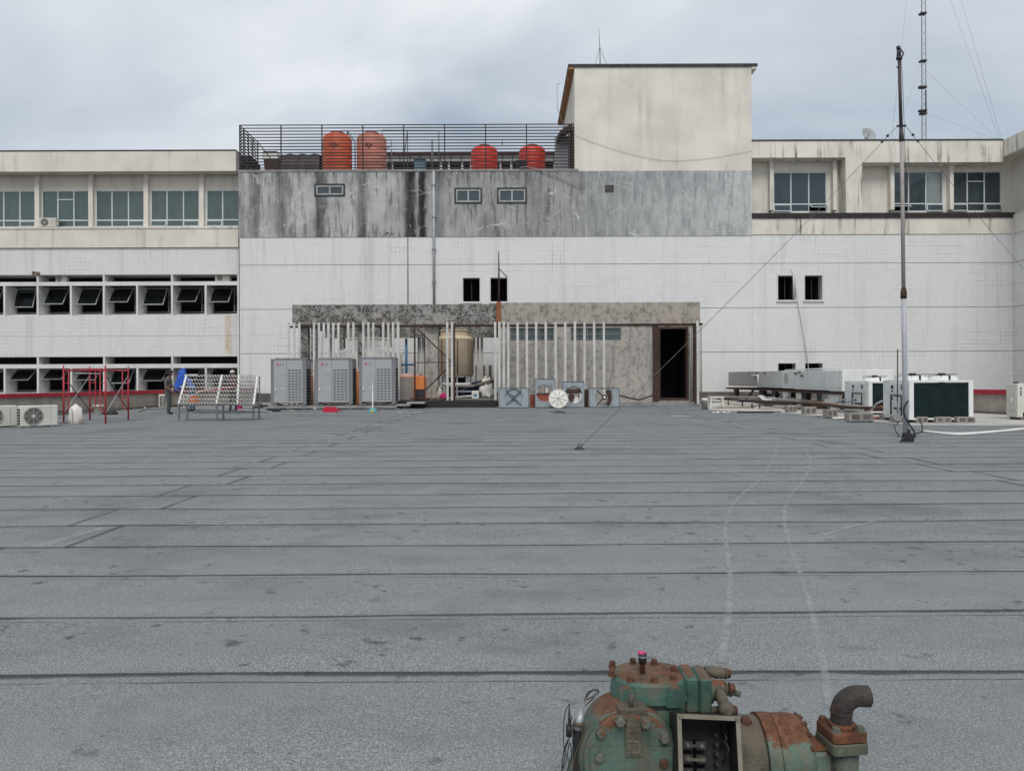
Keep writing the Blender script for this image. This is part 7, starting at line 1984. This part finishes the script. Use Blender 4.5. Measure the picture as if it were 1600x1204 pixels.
MB().tube([vc + Vector((0, 0, 0.030)), vc + Vector((0, 0, 0.037)), vc + Vector((0, 0, 0.039)), vc + Vector((0, 0, 0.062))], [0.012, 0.012, 0.0135, 0.0135], 12).build('valve_cap', 'black_plastic', CP)
MB().lathe([(0.0142, 0.050), (0.0142, 0.053)], vc, 'Z', 14).build('cap_band', 'galvanised', CP)
lump('red_thread', None, vc + Vector((-0.003, 0, 0.06)), (0.012, 0.008, 0.005), 'pink_plastic', None, 2.2, 10, 8, 0.6).parent = None
rt = bpy.data.objects['red_thread']; rt.parent = CP; rt.location = -Vector(CP.location)
# side port on the head
bx0, bx1 = hx + 0.098, hx + 0.178
MB().bbox(bx0, bx0 + 0.040, hy - 0.072, hy + 0.05, zh - 0.098, zh + 0.008, 0.006).build('port_block', 'comp_head', CP)
MB().bbox(bx0 + 0.042, bx1, hy - 0.070, hy + 0.048, zh - 0.101, zh + 0.006, 0.006).build('port_block', 'comp_head', CP)
vx = bx1
MB().lathe([(0.040, 0), (0.040, 0.012), (0.032, 0.014), (0.030, 0.05), (0.02, 0.055)], (vx, hy - 0.01, zh - 0.052), 'X', 20).build('service_valve', 'comp_case', CP, auto=40)
MB().tube([(vx + 0.03, hy - 0.02, zh - 0.045), (vx + 0.033, hy - 0.075, zh - 0.066), (vx + 0.034, hy - 0.09, zh - 0.072)], [0.02, 0.017, 0.021], 14).build('valve_arm', 'comp_grime', CP)
MB().tube([(vx + 0.034, hy - 0.088, zh - 0.071), (vx + 0.035, hy - 0.112, zh - 0.080), (vx + 0.0355, hy - 0.114, zh - 0.081), (vx + 0.036, hy - 0.135, zh - 0.089)], [0.024, 0.022, 0.011, 0.008], 12).build('valve_spindle', 'comp_grime', CP)
MB().tube([(vx + 0.05, hy - 0.01, zh - 0.045), (vx + 0.078, hy - 0.01, zh - 0.058), (vx + 0.079, hy - 0.01, zh - 0.058), (vx + 0.102, hy - 0.012, zh - 0.064)], [0.020, 0.016, 0.010, 0.009], 12).build('valve_spindle', 'comp_bolt', CP)
MB().tube([(vx + 0.0, hy + 0.025, zh - 0.006), (vx + 0.035, hy + 0.025, zh - 0.010), (vx + 0.07, hy + 0.02, zh - 0.012)], [0.014, 0.019, 0.016], 12).build('pipe_stub', 'comp_grime', CP)
MB().tube([(vx - 0.005, hy - 0.055, zh - 0.095), (vx + 0.06, hy - 0.05, zh - 0.094)], 0.011, 10).build('pipe_stub', 'comp_grime', CP)
for y, z in ((hy + 0.02, zh - 0.012), (hy - 0.03, zh - 0.038), (hy - 0.055, zh - 0.096)):
    bolt((vx + 0.062, y, z), (1, 0, 0), 0.014, 0.018, 'comp_bolt_rust')
MB().bbox(hx + 0.10, hx + 0.135, hy - 0.11, hy - 0.06, zh - 0.135, zh - 0.112, 0.004).build('lifting_lug', 'comp_grime', CP)
# round side cover facing the camera
cc = P(985, 1186, 2.235)
cv = MB().lathe([(0.136, 0.03), (0.137, 0.0), (0.132, -0.007), (0.128, -0.008), (0.1, -0.009), (0.02, -0.010)], (cc.x, cc.y, cc.z), 'Y', 64).build('side_cover', 'comp_cover', CP, auto=30)
MB().prism([(-0.120, -0.13), (0.120, -0.13), (0.118, 0.044), (-0.118, 0.044)], -0.017, -0.0095).xf(Matrix.Translation((cc.x, cc.y, cc.z))).build('cover_boss', 'comp_cover', cv)
MB().prism([(-0.018, 0.02), (0.030, 0.02), (0.028, 0.1), (0.02, 0.125), (-0.012, 0.125), (-0.016, 0.1)], -0.022, -0.0085).xf(Matrix.Translation((cc.x, cc.y, cc.z))).build('cover_rib', 'comp_grime', cv)
frame(MB(), cc.x - 0.012, cc.x + 0.022, cc.z + 0.03, cc.z + 0.066, cc.y - 0.0255, cc.y - 0.0215, 0.004).build('cast_mark', 'comp_bolt', cv)
MB().bbox(cc.x - 0.035, cc.x + 0.05, cc.y - 0.006, cc.y + 0.05, cc.z + 0.122, cc.z + 0.150, 0.004).build('bracket', 'comp_grime', CP)
MB().tube([(cc.x + 0.004, cc.y + 0.01, cc.z + 0.148), (cc.x + 0.005, cc.y + 0.01, cc.z + 0.185)], 0.0065, 8).build('stud', 'comp_grime', CP)
for px, py in ((969.5, 1127.5), (1008.5, 1130), (938.5, 1143.5), (1038.5, 1153), (936.5, 1182.5), (1037.5, 1191), (966, 1212), (1010, 1216)):
    p = P(px, py, cc.y - 0.018)
    d = Vector((p.x - cc.x, 0, p.z - cc.z)); r_ = min(d.length, 0.122); d = d.normalized() * r_
    bolt((cc.x + d.x, cc.y - 0.008, cc.z + d.z), (0, -1, 0), 0.0140, 0.019, 'comp_bolt' if py < 1185 else 'comp_bolt_rust', cv)
# terminal box
tb0, tb1 = P(1057.5, 1113, 2.20), P(1152.5, 1122, 2.20)
tx0, tx1, tzt = tb0.x, tb1.x, tb0.z
ty = 2.19
TB = frame(MB(), tx0, tx1, 0.055, tzt, ty, ty + 0.12, 0.005).build('terminal_box', 'comp_black', CP)
b = MB()
for a, c_, d_, e_ in ((tx0 - .002, tx0 + .010, 0.05, tzt + .002), (tx1 - .010, tx1 + .002, 0.05, tzt + .002), (tx0 + .010, tx1 - .010, tzt - .010, tzt + .002)):
    b.box(a, c_, ty - 0.004, ty - 0.001, d_, e_)
b.build('rim', 'box_rim', TB)
MB().box(tx0 + .004, tx1 - .004, ty + 0.112, ty + 0.118, 0.06, tzt - .004).build('back_plate', 'box_inside', TB)
for sx_ in (0, 1):
    MB().lathe([(0.005, -0.006), (0.005, 0)], ((tx0 + .007) if not sx_ else (tx1 - .007), ty - 0.003, tzt - .006), 'Y', 8).build('screw', 'comp_bolt', TB)
for i in range(3):
    for j in range(2):
        x = tx0 + 0.040 + 0.040 * j; z = tzt - 0.085 - 0.036 * i
        MB().bbox(x - 0.017, x + 0.017, ty + 0.07, ty + 0.112, z - 0.013, z + 0.013, 0.003).build('terminal_block', 'comp_black', TB)
        hexb(MB(), (x, ty + 0.07, z), (0, -1, 0), 0.006, 0.010).build('terminal_stud', 'comp_bolt', TB)
for i in range(3):
    z = tzt - 0.085 - 0.036 * i
    MB().box(tx0 + 0.030, tx0 + 0.090, ty + 0.062, ty + 0.0655, z - 0.004, z + 0.004).build('link_bar', 'comp_grime' if i == 1 else 'comp_black', TB)
for i in range(5):
    z = tzt - 0.055 - 0.026 * i
    hexb(MB(), (tx1 - 0.045, ty + 0.11, z), (0, -1, 0), 0.007, 0.022).build('terminal_stud', 'comp_black', TB)
for i, (x, z0, z1) in enumerate(((tx1 - .03, .03, .09), (tx1 - .025, .05, .13), (tx0 + .02, .05, .10))):
    MB().tube([(x, ty + .10, tzt - z0), (x + .008, ty + .06, tzt - (z0 + z1) / 2), (x - .004, ty + .09, tzt - z1)], 0.003, 6).build('loose_wire', 'comp_black', TB)
MB().box(tx0 + .01, tx1 - .01, ty + 0.125, 2.36, 0.09, tzt - 0.06).build('box_neck', 'comp_case', CP)
_pv = Vector((tx0, ty, tzt)) - Vector(CP.location)
TB.matrix_basis = Matrix.Translation(_pv) @ Matrix.Rotation(radians(-20), 4, 'X') @ Matrix.Rotation(radians(2.5), 4, 'Y') @ Matrix.Translation(-_pv)
# motor barrel, lying along x
ma = Vector((0, 2.385, 0.126))
mx0 = P(1140, 1160, 2.38).x
fxx = lambda px: P(px, 1160, 2.385).x
RM = 0.122
MB().lathe([(RM * .96, -0.06), (RM * .965, fxx(1182) - mx0), ], (mx0, ma.y, ma.z), 'X', 56).build('motor_barrel', 'comp_grime', CP, auto=30)
MB().lathe([(RM * .97, 0), (RM * 1.03, 0.003), (RM * 1.03, fxx(1203) - fxx(1183)), (RM * .99, fxx(1204) - fxx(1183))], (fxx(1183), ma.y, ma.z), 'X', 56).build('motor_flange', 'comp_motor', CP, auto=30)
wm_ = fxx(1262) - fxx(1204.5)
MB().lathe([(RM * 1.01, 0), (RM * 1.012, wm_ * .55), (RM * .99, wm_ * .68), (RM * .93, wm_ * .80), (RM * .80, wm_ * .93), (RM * .6, wm_), (0.03, wm_ * 1.04)], (fxx(1204.5), ma.y, ma.z), 'X', 56).build('end_bell', 'comp_motor', CP, auto=45)
for i in range(7):
    a = radians(35 + i * 20)
    p = Vector((fxx(1204.5) + wm_ * .80, ma.y - cos(a) * RM * .92, ma.z + sin(a) * RM * .92))
    bolt(p, (0.75, -cos(a) * .65, sin(a) * .65), 0.007, 0.010, 'comp_bolt_rust')
bp = P(1166, 1124, 2.36)
MB().tube([bp - Vector((0, 0, 0.03)), bp, bp + Vector((0, 0, .012))], [0.017, 0.017, 0.008], 6, smooth=False).build('plug', 'comp_bolt_rust', CP)
# suction port, flange and elbow
nx0, nx1 = fxx(1252), fxx(1290)
pz_ = P(1270, 1165, 2.38).z
MB().bbox(nx0, nx1, 2.33, 2.43, 0.06, pz_ + 0.004, 0.01).build('suction_neck', 'comp_motor', CP)
MB().bbox(nx0 + 0.002, nx1 - 0.004, 2.334, 2.426, pz_ + 0.0045, pz_ + 0.014, 0.003).build('rust_cap', 'comp_rust', CP)
fc = P(1318, 1165, 2.345)
zfl = P(1318, 1163, 2.30).z
def plate(cx_, cy_, a, z0, z1, r=0.014, rot=0.12):
    pts = []
    for sx_, sy_ in ((-1, -1), (1, -1), (1, 1), (-1, 1)):
        for k_ in range(5):
            t = k_ / 4.0 * pi / 2; base = {(-1, -1): pi, (1, -1): 1.5 * pi, (1, 1): 0, (-1, 1): .5 * pi}[(sx_, sy_)]
            pts.append((sx_ * (a - r) + r * cos(base + t), sy_ * (a - r) + r * sin(base + t)))
    def ring(z, s_):
        return [(cx_ + (x * cos(rot) - y * sin(rot)) * s_, cy_ + (x * sin(rot) + y * cos(rot)) * s_, z) for x, y in pts]
    return MB().rings([ring(z0, 1.0), ring(z1 - 0.003, 1.0), ring(z1, 0.95)], False)
FC = (fc.x, 2.36)
plate(FC[0], FC[1], 0.058, zfl - 0.034, zfl - 0.002).build('lower_flange', 'comp_flange', CP)
plate(FC[0], FC[1], 0.056, zfl + 0.002, zfl + 0.030).build('upper_flange', 'comp_rust', CP)
MB().lathe([(0.045, 0.0), (0.05, zfl - 0.036 - gz(1))], (FC[0] + 0.005, FC[1] + 0.01, gz(1) + 0.002), 'Z', 24).build('valve_body', 'comp_case', CP)
MB().tube([(nx1 - .01, 2.375, 0.10), (FC[0], 2.37, 0.10)], 0.04, 16).build('suction_tube', 'comp_black', CP)
for sx_, sy_ in ((-1, -1), (1, -1), (-1, 1), (1, 1)):
    a_ = 0.039; x, y = sx_ * a_, sy_ * a_; r_ = 0.12
    bolt((FC[0] + x * cos(r_) - y * sin(r_), FC[1] + x * sin(r_) + y * cos(r_), zfl + 0.029), (0, 0, 1), 0.0118, 0.016, 'comp_bolt' if sy_ < 0 else 'comp_bolt_rust')
bolt((FC[0] + 0.058, FC[1] - .01, zfl - 0.018), (1, -.1, 0), 0.009, 0.014, 'comp_bolt')
ez = zfl + 0.030
MB().lathe([(0.040, 0), (0.038, 0.010), (0.034, 0.013)], (FC[0], FC[1], ez), 'Z', 24).build('weld_collar', 'comp_rust', CP)
rp_ = 0.0315
vert = 0.046
ep = [Vector((FC[0], FC[1], ez)), Vector((FC[0], FC[1], ez + vert))]
Rb = 0.050
for i in range(1, 9):
    a = pi / 2 * i / 8 * 0.93
    ep.append(Vector((FC[0] + Rb * (1 - cos(a)), FC[1] - 0.01 * sin(a), ez + vert + Rb * sin(a))))
ep.append(ep[-1] + Vector((0.034, -0.005, 0.0005)))
MB().tube(ep, rp_, 28, caps=False).build('elbow_pipe', 'comp_pipe', CP)
MB().tube(ep[-1:] and [ep[-1], ep[-1] - Vector((0.03, 0, 0))], rp_ * 0.88, 24, caps=False).build('pipe_bore', 'coil_black', CP)
MB().lathe([(rp_ * 1.04, -0.004), (rp_ * 1.07, 0), (rp_ * 1.04, 0.004)], (FC[0], FC[1], ez + vert - 0.002), 'Z', 28, caps=False).build('weld_bead', 'comp_pipe', CP)
# cables and fittings at the left
def cab(pts, r, m_, name='cable'):
    V = [P(a, c_, d) for a, c_, d in pts]; O = []
    for i in range(len(V) - 1):
        p0, p1, p2, p3 = V[max(i - 1, 0)], V[i], V[i + 1], V[min(i + 2, len(V) - 1)]
        for j in range(8):
            t = j / 8
            O.append(0.5 * ((2 * p1) + (p2 - p0) * t + (2 * p0 - 5 * p1 + 4 * p2 - p3) * t * t + (3 * p1 - p0 - 3 * p2 + p3) * t ** 3))
    O.append(V[-1])
    MB().tube(O, r, 6).build(name, m_, CP)
Yk = 2.26
MB().bbox(P(896, 1160, Yk).x, P(909, 1160, Yk).x, Yk, Yk + 0.05, 0.06, P(900, 1137, Yk).z, 0.006).build('pressure_switch', 'comp_black', CP)
MB().tube([P(902, 1138, Yk), P(906, 1122, Yk), P(909, 1108, Yk + .02)], [0.014, 0.012, 0.009], 12).build('gland', 'galvanised', CP)
MB().tube([P(904, 1132, Yk), P(904.5, 1126, Yk)], 0.016, 12).build('gland_ring', 'comp_grime', CP)
MB().tube([P(889, 1147, Yk), P(889.5, 1131, Yk), P(889.5, 1100, Yk)], [0.008, 0.005, 0.0015], 8).build('probe', 'comp_black', CP)
MB().tube([P(889, 1149, Yk), P(889, 1132, Yk)], 0.009, 10).build('probe_grip', 'comp_black', CP)
cab([(889.5, 1099, Yk), (883, 1112, Yk), (880.5, 1140, Yk), (881, 1165, Yk), (886, 1185, Yk)], 0.0014, 'comp_black')
cab([(913, 1094, Yk + .03), (920, 1080, Yk + .03), (934, 1077, Yk + .03), (928, 1086, Yk + .03), (916, 1092, Yk + .03), (924, 1079, Yk + .03), (936, 1080, Yk + .03), (925, 1092, Yk + .03), (914, 1102, Yk + .02)], 0.0018, 'comp_black')
cab([(914, 1093, Yk + .03), (922, 1083, Yk + .03), (931, 1078, Yk + .03), (932, 1085, Yk + .03), (921, 1092, Yk + .03), (910, 1108, Yk + .02)], 0.0018, 'cable_pale')
cab([(887, 1155, Yk), (881, 1172, Yk), (878, 1200, Yk), (884, 1190, Yk), (890, 1160, Yk), (893, 1180, Yk), (886, 1205, Yk)], 0.0016, 'comp_black')
cab([(911, 1140, Yk - .01), (906, 1160, Yk - .01), (899, 1178, Yk - .01), (895, 1200, Yk - .01)], 0.0018, 'comp_grime')
cab([(893, 1118, Yk), (890, 1150, Yk), (884, 1168, Yk), (880, 1195, Yk), (874, 1210, Yk)], 0.0015, 'comp_black')
